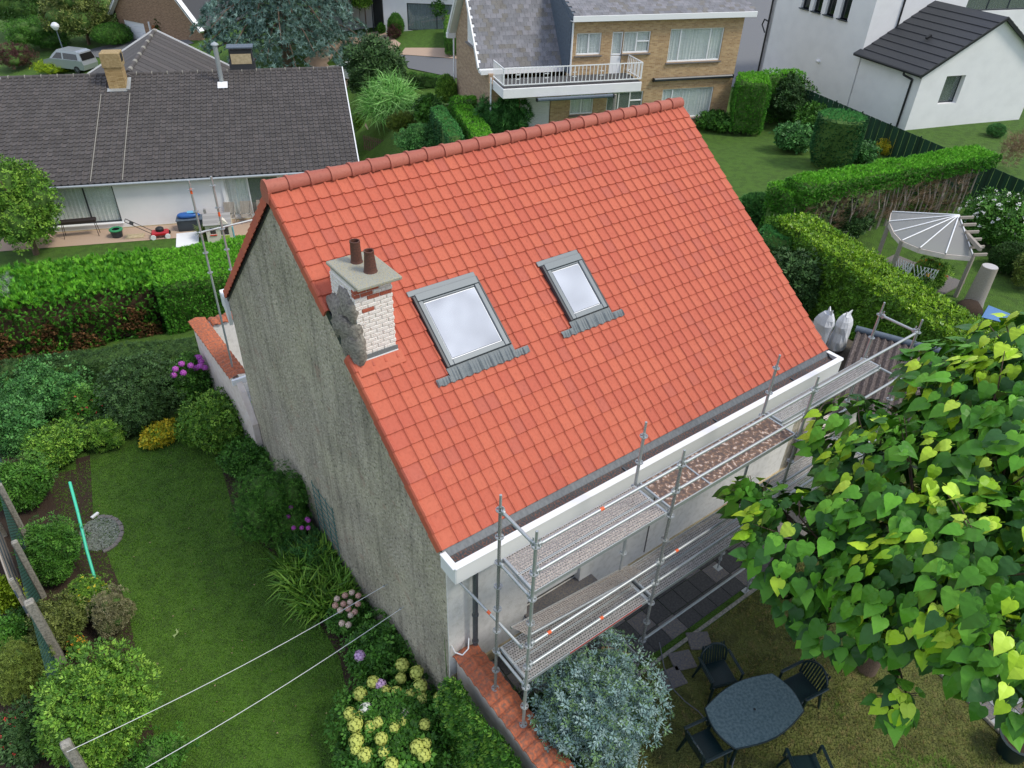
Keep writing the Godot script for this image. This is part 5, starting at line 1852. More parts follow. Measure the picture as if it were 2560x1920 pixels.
func bush(called: String, label: String, cat: String, at: Vector3, r: Vector3, n: int, ls: float, pal: Array, mesh: Mesh, group := "", fl := 0, flpal: Array = []) -> Node3D:
	var t := thing(called, label, cat, at, 0.0, group)
	var h := r.y
	var c := Vector3(0, h * 0.5, 0)
	var rr := Vector3(r.x, h * 0.5, r.z)
	var clipped := called in ["clipped_bush", "topiary_column", "lollipop_tree", "round_shrub", "round_yew", "lawn_edge_hedge", "doorstep_conifer"]
	# a natural shrub is a heap of uneven clumps, a clipped one a single mass
	var lobes := [[c, rr]]
	if not clipped:
		lobes = [[c * 0.86, rr * Vector3(0.8, 0.82, 0.8)]]
		var k := 9
		for i in k:
			var a := i * 2.39996 + at.x
			var q := sqrt((i + 0.6) / k)
			var y := h * (0.80 - 0.48 * q * q) * rng.randf_range(0.88, 1.12)
			var s := rng.randf_range(0.34, 0.52)
			lobes.append([Vector3(cos(a) * r.x * 0.66 * q, y, sin(a) * r.z * 0.66 * q), Vector3(r.x * s, h * 0.5 * s * 1.1, r.z * s)])
	if mesh != LM.twigs:
		var b := MB.new()
		for l in lobes: b.blob(l[0], l[1] * (0.86 if clipped else 0.7), nz, 0.2, 12, 8)
		part(t, "inner_growth", b.mesh(), M.core)
	var sc := Sc.new(rng)
	var tot := 0.0
	for l in lobes: tot += l[1].x * l[1].x
	for l in lobes:
		fill_blob(sc, l[0], l[1], int(n * 1.5 * l[1].x * l[1].x / tot) if not clipped else n, ls, pal, 0.1 if clipped else 0.35)
	if not clipped:
		# stray shoots break the outline
		for i in int(n * 0.07):
			var d := Vector3(rng.randf_range(-1, 1), rng.randf_range(0.0, 1.0), rng.randf_range(-1, 1)).normalized()
			sc.add(c + d * rr * rng.randf_range(0.95, 1.2), d + Vector3(0, 0.4, 0), ls * rng.randf_range(0.8, 1.5), pick(pal))
	leaves(t, "foliage", sc, mesh, LM.mat)
	if fl > 0:
		sc = Sc.new(rng)
		fill_blob(sc, c, rr * 1.04, fl, ls * 0.8, flpal, 0.18, -0.1)
		leaves(t, "blossoms", sc, LM.floret, LM.dry)
	return t

func tree(called: String, label: String, cat: String, at: Vector3, r: Vector3, n: int, ls: float, pal: Array, mesh: Mesh, group := "") -> Node3D:
	var t := thing(called, label, cat, at, 0.0, group)
	var h := r.y
	var b := MB.new()
	b.limb([Vector3(0, -0.2, 0), Vector3(0.05, h * 0.25, 0.02), Vector3(0, h * 0.55, 0)], h * 0.03, h * 0.018, 8)
	for i in 7:
		var a := i * 2.4
		b.limb([Vector3(0, h * (0.25 + 0.04 * i), 0), Vector3(cos(a) * r.x * 0.35, h * (0.45 + 0.03 * i), sin(a) * r.z * 0.35), Vector3(cos(a) * r.x * 0.75, h * (0.55 + 0.05 * i), sin(a) * r.z * 0.75)], h * 0.014, h * 0.005, 6)
	part(t, "trunk", b.mesh(), M.bark)
	var cr := node(t, "crown")
	var sc := Sc.new(rng)
	var k := 11
	b = MB.new()
	for i in k:
		var a := i * 2.39996
		var q := sqrt((i + 0.5) / k)
		var c := Vector3(cos(a) * r.x * 0.62 * q, h * (0.66 - 0.26 * q * q + 0.12 * sin(i * 1.7)), sin(a) * r.z * 0.62 * q)
		var rr := Vector3(r.x * 0.52, h * 0.26, r.z * 0.52)
		b.blob(c, rr * 0.72, nz, 0.3, 10, 7)
		fill_blob(sc, c, rr, n / k, ls, pal, 0.3, -0.8)
	part(cr, "inner_growth", b.mesh(), M.core)
	leaves(cr, "foliage", sc, mesh, LM.mat)
	return t

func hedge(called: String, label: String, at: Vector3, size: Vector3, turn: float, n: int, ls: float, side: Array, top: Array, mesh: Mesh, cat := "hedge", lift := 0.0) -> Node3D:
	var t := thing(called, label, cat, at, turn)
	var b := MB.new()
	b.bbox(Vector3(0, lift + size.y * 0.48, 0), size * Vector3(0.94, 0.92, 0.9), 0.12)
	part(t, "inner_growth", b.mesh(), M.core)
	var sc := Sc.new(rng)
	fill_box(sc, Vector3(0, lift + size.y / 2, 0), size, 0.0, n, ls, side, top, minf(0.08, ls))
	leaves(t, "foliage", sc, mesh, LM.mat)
	return t

func far_street() -> void:
	palettes()
	struct("side_road", drape([[Vector2(26.4, -48.6), Vector2(25.2, -45.0)], [Vector2(28.4, -43.4), Vector2(26.0, -39.6)], [Vector2(31.5, -36.0), Vector2(29.0, -31.0)]], 0.05), M.asphalt, "grey asphalt road behind the brick house")
	struct("street", drape([[Vector2(80, -52), Vector2(76, -60)], [Vector2(63.3, -38.0), Vector2(56.0, -42.0)], [Vector2(46.5, -25.5), Vector2(40.0, -29.5)], [Vector2(43.0, -22.0), Vector2(37.0, -26.0)]], 0.05), M.asphalt, "grey street between brick and white houses")
	struct("verge_paving", drape([[Vector2(27.6, -49.6), Vector2(26.5, -48.5)], [Vector2(30.0, -45.7), Vector2(28.5, -43.3)], [Vector2(33.5, -40.0), Vector2(31.6, -36.0)]], 0.06), M.pink_paving, "pinkish brick paving along the road")
	struct("forecourt", drape([[Vector2(22.0, -57.0), Vector2(22.6, -53.0)], [Vector2(26.0, -57.2), Vector2(26.6, -49.5)], [Vector2(29.0, -56.0), Vector2(28.0, -51.0)]], 0.045), M.pink_paving, "pinkish paved forecourt by the white car")
	struct("garage_drive", drape([[Vector2(9.0, -86.0), Vector2(12.0, -76.0)], [Vector2(14.3, -84.8), Vector2(15.5, -76.0)], [Vector2(18.0, -80.0), Vector2(18.0, -74.0)]], 0.05), M.asphalt, "asphalt drive in front of the brown garage")
	struct("side_path", drape([[Vector2(17.6, -38.4), Vector2(18.3, -37.9)], [Vector2(19.0, -42.0), Vector2(19.7, -41.6)], [Vector2(20.8, -47.5), Vector2(21.6, -47.1)]], 0.05), M.pink_paving, "gravel path beside the bungalow")
	tree("broadleaf_tree", "olive green tree behind the silver van", "tree", Vector3(11.01, -5.03, -88.08), Vector3(3.62, 5.99, 3.62), 2600, 0.340, P.olive, LM.broad2, "trees along the far street")
	tree("broadleaf_tree", "dark green tree filling the top left corner", "tree", Vector3(7.76, -5.92, -102.33), Vector3(3.90, 6.62, 3.90), 2600, 0.360, P.dark, LM.broad2, "trees along the far street")
	bush("hedge_shrub", "dense green shrub left of the street lamp", "shrub", Vector3(7.02, -5.88, -92.91), Vector3(3.19, 2.90, 3.19), 2200, 0.250, P.mid, LM.fine, "")
	bush("burgundy_shrub", "burgundy leaved shrub in front of the silver van", "shrub", Vector3(3.84, -6.32, -86.61), Vector3(1.86, 2.24, 1.86), 900, 0.220, P.burgundy, LM.fine, "")
	bush("clipped_bush", "round clipped bush left of the brown garage", "bush", Vector3(12.86, -4.62, -84.63), Vector3(1.96, 2.04, 1.96), 2400, 0.160, P.mid, LM.fine, "")
	bush("yellow_shrub", "bright yellow green shrub in front of the van", "shrub", Vector3(6.23, -5.72, -80.26), Vector3(1.78, 1.1, 1.6), 1500, 0.160, P.lime, LM.fine, "")
	bush("garage_conifer", "small dark conifer at the white garage door", "conifer", Vector3(16.99, -3.53, -80.38), Vector3(0.91, 2.01, 0.91), 700, 0.200, P.dark, LM.thuja, "")
	tree("street_tree", "leafy tree in front of the far white house window", "tree", Vector3(33.27, 0.54, -53.05), Vector3(1.16, 4.07, 1.16), 2200, 0.240, P.mid, LM.broad, "trees along the far street")
	bush("topiary_column", "clipped green column at the far white house", "topiary", Vector3(28.86, 0.11, -53.23), Vector3(0.67, 1.75, 0.67), 1500, 0.130, P.mid, LM.fine, "")
	bush("purple_shrub", "small dark purple shrub under the clipped column", "shrub", Vector3(28.52, 0.06, -52.86), Vector3(0.58, 1.14, 0.58), 700, 0.140, P.burgundy, LM.fine, "")
	bush("doorstep_conifer", "narrow green conifer beside the far white house corner", "conifer", Vector3(28.59, 0.03, -55.25), Vector3(0.31, 0.82, 0.31), 400, 0.140, P.mid, LM.thuja, "")
	bush("roadside_bush", "large dark arching bush beside the white car", "bush", Vector3(21.24, -1.22, -42.66), Vector3(1.82, 3.55, 1.82), 5200, 0.260, P.dark2, LM.broad2, "")
	bush("yellow_bush", "small yellowish bush behind the fountain grass", "bush", Vector3(21.79, -0.99, -43.18), Vector3(0.67, 1.36, 0.67), 900, 0.160, P.lime, LM.fine, "")
	bush("round_shrub", "round light green hedge bush at the brick house corner", "bush", Vector3(20.62, 0.70, -32.43), Vector3(0.61, 1.62, 0.61), 1500, 0.140, P.midyel, LM.fine, "")
	bush("laurel_shrub", "broadleaved green shrub in front of the round hedge bush", "shrub", Vector3(18.62, 0.25, -31.11), Vector3(0.77, 1.37, 0.77), 1500, 0.200, P.mid, LM.broad, "")
	bush("heath_shrub", "olive feathery shrub beside the brown picket fence", "shrub", Vector3(17.95, -0.59, -32.92), Vector3(0.87, 0.93, 0.87), 2000, 0.160, P.olive2, LM.thuja, "")
	bush("path_shrub", "small bright shrub along the bungalow side path", "shrub", Vector3(19.66, -3.29, -42.61), Vector3(0.32, 1.03, 0.32), 500, 0.130, P.midyel, LM.fine, "")
	bush("conifer_bush", "big upright feathery green conifer below the balcony", "conifer", Vector3(19.71, 0.70, -25.46), Vector3(1.27, 2.18, 1.27), 3000, 0.260, P.midg, LM.needle, "")
	bush("lawn_shrub", "loose green shrub sprawling behind the roof ridge", "shrub", Vector3(16.63, -0.23, -28.18), Vector3(1.7, 1.3, 1.2), 2400, 0.170, P.midg, LM.fine, "")
	# brown garage house
	var t := thing("garage_house", "brown brick house gable with white garage door at the far left", "house", Vector3(14.0, -4.4, -85.9), -1.19)
	var b := MB.new()
	wallh(b, 0.0, 13.0, -0.6, 2.9, 0.0, 0.3, [[0.9, 4.2, 0.0, 2.0]])
	b.poly(PackedVector2Array([Vector2(0, 2.9), Vector2(13.0, 2.9), Vector2(6.5, 9.1)]), func(p: Vector2) -> Vector3: return Vector3(p.x, p.y, 0.0), Vector3(0, 0, -0.3))
	part(t, "gable_wall", b.mesh(), M.brick_brown)
	b = MB.new()
	b.box(Vector3(0.15, 1.15, -4.3), Vector3(0.3, 3.5, 8.0))
	part(t, "side_wall", b.mesh(), M.brick_brown)
	var gd := node(t, "garage_door")
	for i in 4:
		b = MB.new()
		b.bbox(Vector3(2.55, 0.25 + i * 0.5, -0.12), Vector3(3.28, 0.49, 0.05), 0.01)
		part(gd, "door_panel", b.mesh(), M.white_pvc)
	for sg in [-1.0, 1.0]:
		b = MB.new()
		b.bbox(Vector3(6.5 + sg * 3.5, 5.85, -3.5), Vector3(9.7, 0.16, 8.2), 0.02, Basis(Vector3.BACK, -sg * 0.762))
		part(t, "roof_slope", b.mesh(), M.black_roof)
		b = MB.new()
		b.box(Vector3(6.5 + sg * 3.5, 5.8, 0.35), Vector3(9.8, 0.24, 0.5), Basis(Vector3.BACK, -sg * 0.762))
		part(t, "verge_board", b.mesh(), M.white_pvc)
	b = MB.new()
	b.bbox(Vector3(5.2, 1.1, 0.06), Vector3(0.14, 2.4, 0.14), 0.01)
	part(t, "door_post", b.mesh(), M.white_pvc)
	b = MB.new()
	b.bbox(Vector3(6.0, 1.0, 0.01), Vector3(0.95, 2.05, 0.06), 0.01)
	part(t, "wood_door", b.mesh(), smat(0x8a4f28, 0.5))
	# far white house
	t = thing("far_white_house", "low white house with dark window blinds at the top edge", "house", Vector3(30.3, 0.1, -54.0), -0.66)
	b = MB.new()
	wallh(b, -1.9, 8.0, -0.4, 3.6, 0.0, 0.3, [[0.1, 5.2, 0.25, 2.35]])
	part(t, "street_wall", b.mesh(), M.white_clean)
	b = MB.new()
	wallh(b, -8.0, -1.9, -0.6, 3.6, -2.2, 0.3, [[-3.2, -2.3, 0.0, 2.3]])
	part(t, "set_back_wall", b.mesh(), M.white_clean)
	b = MB.new()
	b.box(Vector3(-1.75, 1.6, -1.25), Vector3(0.28, 4.0, 1.9))
	part(t, "return_wall", b.mesh(), M.white_clean)
	b = MB.new()
	b.box(Vector3(-2.75, 1.15, -2.35), Vector3(0.88, 2.28, 0.05))
	part(t, "door", b.mesh(), M.anthracite)
	window(t, [0.1, 5.2, 0.25, 2.35], 0.0, [2.6], [], M.slate_side, M.anthracite)
	b = MB.new()
	b.cyl(Vector3(-1.98, 3.5, 0.06), Vector3(-1.98, -0.2, 0.06), 0.06, 0.06, 8)
	part(t, "downpipe", b.mesh(), M.black)
	b = MB.new()
	b.box(Vector3(0.0, 3.7, -3.5), Vector3(17, 0.2, 8.0))
	part(t, "flat_roof", b.mesh(), M.black_roof)
	for q in [[27.6, -57.2, "leftmost"], [28.0, -57.0, "rightmost"], [27.8, -56.5, "middle"]]:
		bush("young_tree", "slim young tree before the far white wall, %s of three" % q[2], "tree", onland(q[0], q[1], 1.9), Vector3(0.55, 1.7, 0.55), 330, 0.2, P.midyel, LM.broad, "slim young trees at the far white house")
		var tr := get_child(get_child_count() - 1)
		b = MB.new()
		b.cyl(Vector3(0, -2.0, 0), Vector3(0, 0.6, 0), 0.035, 0.02, 6)
		part(tr, "trunk", b.mesh(), M.bark)
	b = MB.new()
	b.cyl(Vector3.ZERO, Vector3(0, 4.6, 0), 0.05, 0.035, 8)
	b.bbox(Vector3(0, 4.65, 0.15), Vector3(0.14, 0.1, 0.5), 0.03)
	single("lamp_post", b.mesh(), M.anthracite, "thin dark lamp post before the far white wall", "lamp post", "", Transform3D(Basis(), onland(28.5, -56.6)))
	hedge("roadside_hedge", "long clipped hedge across the road behind the brick house", onland(30.6, -47.2), Vector3(7.4, 1.5, 1.1), 1.0, 3600, 0.15, P.mid, P.midyel, LM.fine)
	hedge("low_hedge", "low dark clipped hedge between lawn and road", onland(23.8, -40.2), Vector3(2.4, 0.8, 0.6), -0.9, 1400, 0.12, P.dark2, P.mid, LM.fine)
	# fountain grass
	t = thing("fountain_grass", "big fountain of arching ornamental grass beyond the bungalow roof", "ornamental grass", onland(19.3, -37.2))
	var sc := Sc.new(rng)
	for i in 900:
		var a := rng.randf() * TAU
		var e := sqrt(rng.randf())
		var h := rng.randf_range(0.2, 2.0)
		var d := Vector3(cos(a), 0, sin(a))
		sc.add(d * e * 1.05 + Vector3(0, h * (1.0 - e * 0.45), 0), d * e * 0.9 + Vector3(0, 0.8, 0), rng.randf_range(0.9, 1.5), pick(P.pampas))
	leaves(t, "blades", sc, LM.pampas, LM.mat)
	b = MB.new()
	b.blob(Vector3(0, 0.9, 0), Vector3(1.0, 1.0, 1.0), nz, 0.2, 12, 8)
	part(t, "inner_growth", b.mesh(), M.core)
	# twin clipped hedges leading to the brick house
	hedge("clipped_hedge", "bluish clipped hedge wall left of the twin hedges", Vector3(16.5, 0.1, -25.9), Vector3(0.75, 1.9, 5.4), -0.38, 6000, 0.10, P.yew, P.yew_lit_top, LM.thuja)
	hedge("bright_hedge", "bright green clipped hedge wall right of the twin hedges", Vector3(17.75, 0.2, -25.4), Vector3(1.0, 1.8, 5.8), -0.38, 7000, 0.10, P.thuja, P.thuja_lit_top, LM.thuja)
	hedge("cross_hedge", "clipped hedge in front of the brick gable wall", Vector3(20.0, 0.5, -28.2), Vector3(3.2, 1.7, 0.9), -0.12, 2200, 0.12, P.thuja, P.thuja_lit_top, LM.thuja)
	# picket fence
	t = thing("picket_fence", "low brown picket fence at the end of the garden path", "fence", onland(17.5, -35.9, -0.1), -1.2)
	for i in 15:
		b = MB.new()
		b.bbox(Vector3(-1.0 + i * 0.17, 0.45, 0), Vector3(0.09, 0.95, 0.025), 0.01)
		part(t, "picket", b.mesh(), M.bark)
	for y in [0.2, 0.7]:
		b = MB.new()
		b.box(Vector3(0.2, y, -0.03), Vector3(2.6, 0.08, 0.03))
		part(t, "rail", b.mesh(), M.bark)
	for i in 2:
		t = thing("water_butt", ["dark ribbed water butt below the balcony, left one", "dark ribbed water butt below the balcony, right one"][i], "barrel", Vector3(21.7 + i * 0.85, 0.7, -25.2), 0.0, "water butts below the balcony")
		b = MB.new()
		b.lathe(Vector3.ZERO, [Vector2(0.3, 0.0), Vector2(0.36, 0.3), Vector2(0.34, 0.33), Vector2(0.37, 0.5), Vector2(0.35, 0.53), Vector2(0.36, 0.8), Vector2(0.33, 1.0)], 16)
		part(t, "barrel", b.mesh(), M.anthracite)
		b = MB.new()
		b.lathe(Vector3.ZERO, [Vector2(0.36, 0.98), Vector2(0.36, 1.04), Vector2(0.0, 1.07)], 16)
		part(t, "lid", b.mesh(), M.black)
	street_lamp()
	vehicles()
	cedar()

func street_lamp() -> void:
	var t := thing("street_lamp", "leaning street lamp with white globe beside the silver van", "street lamp", Vector3(7.4, -5.5, -79.8))
	var b := MB.new()
	b.limb([Vector3(0, -0.1, 0), Vector3(-0.05, 1.9, 0), Vector3(-0.1, 3.6, 0)], 0.07, 0.04, 8)
	part(t, "pole", b.mesh(), M.slate_side)
	b = MB.new()
	b.lathe(Vector3(-0.1, 3.55, 0), [Vector2(0.06, 0.0), Vector2(0.2, 0.08), Vector2(0.36, 0.32), Vector2(0.36, 0.46), Vector2(0.2, 0.66), Vector2(0.0, 0.72)], 16)
	part(t, "globe", b.mesh(), smat(0xd5d9dc, 0.3))

func car_body(b: MB, prof: Array, w: float, inset: Callable) -> void:
	# side profile in x, y; inset(y) narrows the body
	for i in prof.size():
		var a: Vector2 = prof[i]
		var c: Vector2 = prof[(i + 1) % prof.size()]
		var wa: float = w - inset.call(a.y)
		var wc: float = w - inset.call(c.y)
		b.quad(Vector3(a.x, a.y, -wa), Vector3(a.x, a.y, wa), Vector3(c.x, c.y, wc), Vector3(c.x, c.y, -wc))
	var pts := PackedVector2Array(prof)
	var t := Geometry2D.triangulate_polygon(pts)
	for i in range(0, t.size(), 3):
		for sg in [-1.0, 1.0]:
			var q := []
			for k in 3:
				var p := pts[t[i + k]]
				q.append(Vector3(p.x, p.y, sg * (w - inset.call(p.y))))
			b.tri(q[0], q[1], q[2]) if sg > 0 else b.tri(q[0], q[2], q[1])

func wheel(parent: Node, c: Vector3, r: float) -> void:
	var w := node(parent, "wheel")
	var b := MB.new()
	b.cyl(c - Vector3(0, 0, 0.1), c + Vector3(0, 0, 0.1), r, r, 18)
	part(w, "tyre", b.mesh(), M.black)
	b = MB.new()
	for i in 5:
		var a := TAU * i / 5.0
		b.box(c + Vector3(cos(a), sin(a), 0) * r * 0.32, Vector3(r * 0.62, r * 0.16, 0.23), Basis(Vector3.BACK, a))
	b.cyl(c - Vector3(0, 0, 0.108), c + Vector3(0, 0, 0.108), r * 0.2, r * 0.2, 10)
	part(w, "rim", b.mesh(), M.alu)

func vehicles() -> void:
	var t := thing("van", "silver minivan parked on the far street", "van", Vector3(7.6, -5.35, -79.0), -0.93)
	var prof := [Vector2(-2.3, 0.35), Vector2(2.25, 0.35), Vector2(2.32, 0.8), Vector2(2.2, 1.15), Vector2(1.95, 1.85), Vector2(1.5, 1.95), Vector2(-0.5, 1.95), Vector2(-1.1, 1.5), Vector2(-1.5, 1.12), Vector2(-2.25, 0.92), Vector2(-2.38, 0.6)]
	var b := MB.new()
	car_body(b, prof, 0.92, func(y: float) -> float: return maxf(0.0, y - 1.1) * 0.2)
	part(t, "body", b.mesh(), smat(0xa9b0b6, 0.3, 0.5))
	for sg in [-1.0, 1.0]:
		for q in [[[Vector2(0.15, 1.2), Vector2(1.75, 1.2), Vector2(1.65, 1.7), Vector2(0.15, 1.72)], "side_window"], [[Vector2(-1.15, 1.18), Vector2(-0.05, 1.2), Vector2(-0.05, 1.72), Vector2(-0.55, 1.7)], "door_window"]]:
			b = MB.new()
			b.poly(PackedVector2Array(q[0]), func(p: Vector2) -> Vector3: return Vector3(p.x, p.y, sg * (0.945 - maxf(0.0, p.y - 1.1) * 0.2)), Vector3(0, 0, -sg * 0.02))
			part(t, q[1], b.mesh(), M.dark_glass)
		for x in [-1.45, 1.4]: wheel(t, Vector3(x, 0.33, sg * 0.84), 0.33)
	b = MB.new()
	b.quad(Vector3(2.24, 1.2, 0.8), Vector3(2.24, 1.2, -0.8), Vector3(2.03, 1.75, -0.72), Vector3(2.03, 1.75, 0.72))
	part(t, "rear_window", b.mesh(), M.dark_glass)
	b = MB.new()
	b.quad(Vector3(-1.13, 1.5, -0.78), Vector3(-1.13, 1.5, 0.78), Vector3(-0.56, 1.93, 0.7), Vector3(-0.56, 1.93, -0.7))
	part(t, "windscreen", b.mesh(), M.dark_glass)
	t = thing("white_car", "white car parked behind the bungalow roof end", "car", onland(24.3, -53.4, -0.0), -0.95)
	prof = [Vector2(-2.0, 0.3), Vector2(2.0, 0.3), Vector2(2.1, 0.7), Vector2(2.0, 0.95), Vector2(1.7, 1.42), Vector2(1.2, 1.5), Vector2(-0.1, 1.5), Vector2(-0.95, 1.0), Vector2(-1.95, 0.82), Vector2(-2.1, 0.55)]
	b = MB.new()
	car_body(b, prof, 0.87, func(y: float) -> float: return maxf(0.0, y - 0.95) * 0.25)
	part(t, "body", b.mesh(), smat(0xdfe2e4, 0.25))
	for sg in [-1.0, 1.0]:
		b = MB.new()
		b.poly(PackedVector2Array([Vector2(-0.75, 1.02), Vector2(1.5, 1.02), Vector2(1.25, 1.4), Vector2(0.0, 1.42)]), func(p: Vector2) -> Vector3: return Vector3(p.x, p.y, sg * (0.885 - maxf(0.0, p.y - 0.95) * 0.25)), Vector3(0, 0, -sg * 0.02))
		part(t, "side_window", b.mesh(), M.dark_glass)
		for x in [-1.3, 1.25]: wheel(t, Vector3(x, 0.33, sg * 0.8), 0.33)
	b = MB.new()
	b.quad(Vector3(-0.97, 1.02, -0.78), Vector3(-0.97, 1.02, 0.78), Vector3(-0.16, 1.49, 0.68), Vector3(-0.16, 1.49, -0.68))
	part(t, "windscreen", b.mesh(), M.dark_glass)
	for sg in [-1.0, 1.0]:
		b = MB.new()
		b.bbox(Vector3(-2.02, 0.68, sg * 0.62), Vector3(0.12, 0.14, 0.34), 0.03)
		part(t, "headlight", b.mesh(), M.alu)

func cedar() -> void:
	var t := thing("blue_cedar", "wide blue green cedar behind the bungalow roof", "tree", onland(20.6, -57.2))
	var b := MB.new()
	b.limb([Vector3(0, -0.3, 0), Vector3(0.1, 4, 0), Vector3(0, 9, 0)], 0.42, 0.2, 8)
	var sc := Sc.new(rng)
	for k in 64:
		var y := 1.6 + 7.4 * (k / 64.0)
		var a := k * 2.39996
		var L := (8.2 - y * 0.36) * rng.randf_range(0.72, 1.05)
		var d := Vector3(cos(a), 0.0, sin(a))
		var path := []
		for i in 5:
			var u := i / 4.0
			path.append(Vector3(0, y, 0) + d * L * u + Vector3(0, 0.7 * sin(u * PI) - 1.3 * u * u, 0))
		b.limb(path, 0.11, 0.03, 5)
		var side := Vector3(-d.z, 0, d.x)
		for i in 130:
			var u := sqrt(rng.randf_range(0.03, 1.0))
			var p: Vector3 = Vector3(0, y, 0) + d * L * u + Vector3(0, 0.7 * sin(u * PI) - 1.3 * u * u, 0)
			p += side * rng.randf_range(-1.0, 1.0) * (0.35 + L * 0.26 * sin(u * PI * 0.9)) + Vector3(0, rng.randf_range(-0.28, 0.12), 0)
			sc.add(p, Vector3(rng.randf() - 0.5, 0.45, rng.randf() - 0.5) + d * 0.6, rng.randf_range(0.24, 0.5), pick(P.cedar))
	part(t, "trunk", b.mesh(), M.bark)
	leaves(t, "foliage", sc, LM.cedar, LM.dry)

func right_gardens() -> void:
	bush("dark_shrub", "large dark shrub between hedge block and white house", "shrub", Vector3(34.83, 1.04, -18.94), Vector3(1.42, 2.18, 1.42), 2600, 0.200, P.dark2, LM.broad, "")
	bush("bright_shrub", "bushy green shrub against the green fence", "shrub", Vector3(34.67, 1.23, -16.53), Vector3(1.32, 1.19, 1.32), 1800, 0.180, P.mid, LM.broad, "")
	bush("laurel_clump", "low rounded laurel on the lawn by the green fence", "shrub", Vector3(30.17, 1.35, -14.91), Vector3(0.97, 1.12, 0.97), 1500, 0.170, P.midg, LM.broad, "")
	bush("fence_plants", "pale green plants at the foot of the green fence", "shrub", Vector3(31.13, 1.50, -11.79), Vector3(0.74, 0.83, 0.74), 900, 0.150, P.midg, LM.broad, "")
	bush("golden_shrub", "yellow flowering shrub at the green fence", "shrub", Vector3(33.07, 1.50, -11.66), Vector3(0.44, 0.74, 0.44), 600, 0.130, P.gold, LM.fine, "")
	bush("lawn_edge_hedge", "soft light green hedge mound at the lawn corner", "hedge", Vector3(20.96, 1.50, -9.97), Vector3(0.80, 0.99, 0.80), 2600, 0.130, P.midg, LM.thuja, "")
	bush("hydrangea_white", "sprawling green shrub with white flowers right of the gazebo", "shrub", Vector3(27.02, 1.50, -3.56), Vector3(1.28, 1.81, 1.28), 2600, 0.170, P.mid, LM.broad, "", 160, P.white)
	bush("hidden_shrub", "dark shrub behind the gazebo fan roof", "shrub", Vector3(27.49, 1.50, -7.28), Vector3(1.3, 0.8, 0.8), 1800, 0.180, P.mid, LM.broad, "")
	bush("fruit_bush", "bright green bush under the bare hedge trunks", "bush", Vector3(23.12, 1.50, -7.19), Vector3(0.9, 0.7, 0.6), 1400, 0.160, P.dark2, LM.broad, "")
	bush("round_yew", "dark round bush on the far right lawn", "bush", Vector3(25.09, 1.50, -1.95), Vector3(0.74, 0.98, 0.74), 1500, 0.150, P.dark, LM.fine, "")
	bush("round_box", "olive round bush at the right picture edge", "bush", Vector3(24.10, 1.50, -1.08), Vector3(0.47, 1.42, 0.47), 900, 0.130, P.olive2, LM.fine, "")
	bush("rhododendron", "dark leathery shrub between roof verge and laurel hedge", "shrub", Vector3(16.12, 1.50, -4.85), Vector3(0.85, 1.95, 0.85), 2600, 0.140, P.dark2, LM.broad, "")
	bush("lollipop_tree", "small round topiary on a bare stem by the white terrace", "topiary", Vector3(41.03, 1.50, -10.03), Vector3(0.43, 0.64, 0.43), 500, 0.120, P.midg, LM.fine, "")
	bush("bare_shrub", "straggly half bare shrub right of the long hedge", "shrub", Vector3(36.14, 1.50, -7.16), Vector3(0.50, 1.85, 0.50), 260, 0.300, P.dry, LM.twigs, "")
	bush("hedge_foot_plants", "leafy plants at the foot of the hedge block", "shrub", Vector3(30.99, 0.70, -20.58), Vector3(1.00, 0.84, 1.00), 800, 0.170, P.mid, LM.broad, "")
	bush("gazebo_climber", "straggly climber with orange flowers below the gazebo", "climber", Vector3(21.31, 1.50, -3.08), Vector3(0.63, 0.92, 0.63), 900, 0.130, P.midyel, LM.fine, "", 40, P.orange)
	hedge("hedge_block", "tall clipped thuja block beside the brick house", Vector3(32.0, 0.9, -19.4), Vector3(2.1, 2.7, 1.6), 0.75, 6000, 0.10, P.thuja, P.thuja_lit_top, LM.thuja)
	hedge("running_hedge", "clipped thuja hedge running back towards the white house", Vector3(34.3, 1.0, -19.4), Vector3(2.8, 2.6, 1.0), -0.3, 4200, 0.10, P.thuja, P.thuja_lit_top, LM.thuja)
	# dark green screen fence
	var t := thing("screen_fence", "dark green screen fence in front of the white house", "fence", Vector3(33.85, 1.3, -14.6), -0.3146)
	for i in 9:
		var b := MB.new()
		b.box(Vector3(0, 0.85, -5.0 + i * 2.0), Vector3(0.05, 0.05 + 1.65, 0.05))
		part(t, "post", b.mesh(), smat(0x14301f, 0.6))
		if i < 8:
			for j in 10:
				b = MB.new()
				b.bbox(Vector3(0.015 * (j % 2), 0.83, -4.9 + i * 2.0 + j * 0.195), Vector3(0.016, 1.6, 0.185), 0.004)
				part(t, "slat", b.mesh(), smat(0x17402a, 0.7) if j % 3 else smat(0x123622, 0.7))
	# cylinder topiary
	t = thing("cylinder_topiary", "clipped green cylinder bush standing on the lawn", "topiary", onland(29.15, -12.15))
	var b := MB.new()
	b.lathe(Vector3.ZERO, [Vector2(0.72, 0), Vector2(0.9, 0.5), Vector2(0.98, 2.2), Vector2(0.0, 2.3)], 20)
	part(t, "inner_growth", b.mesh(), M.core)
	var sc := Sc.new(rng)
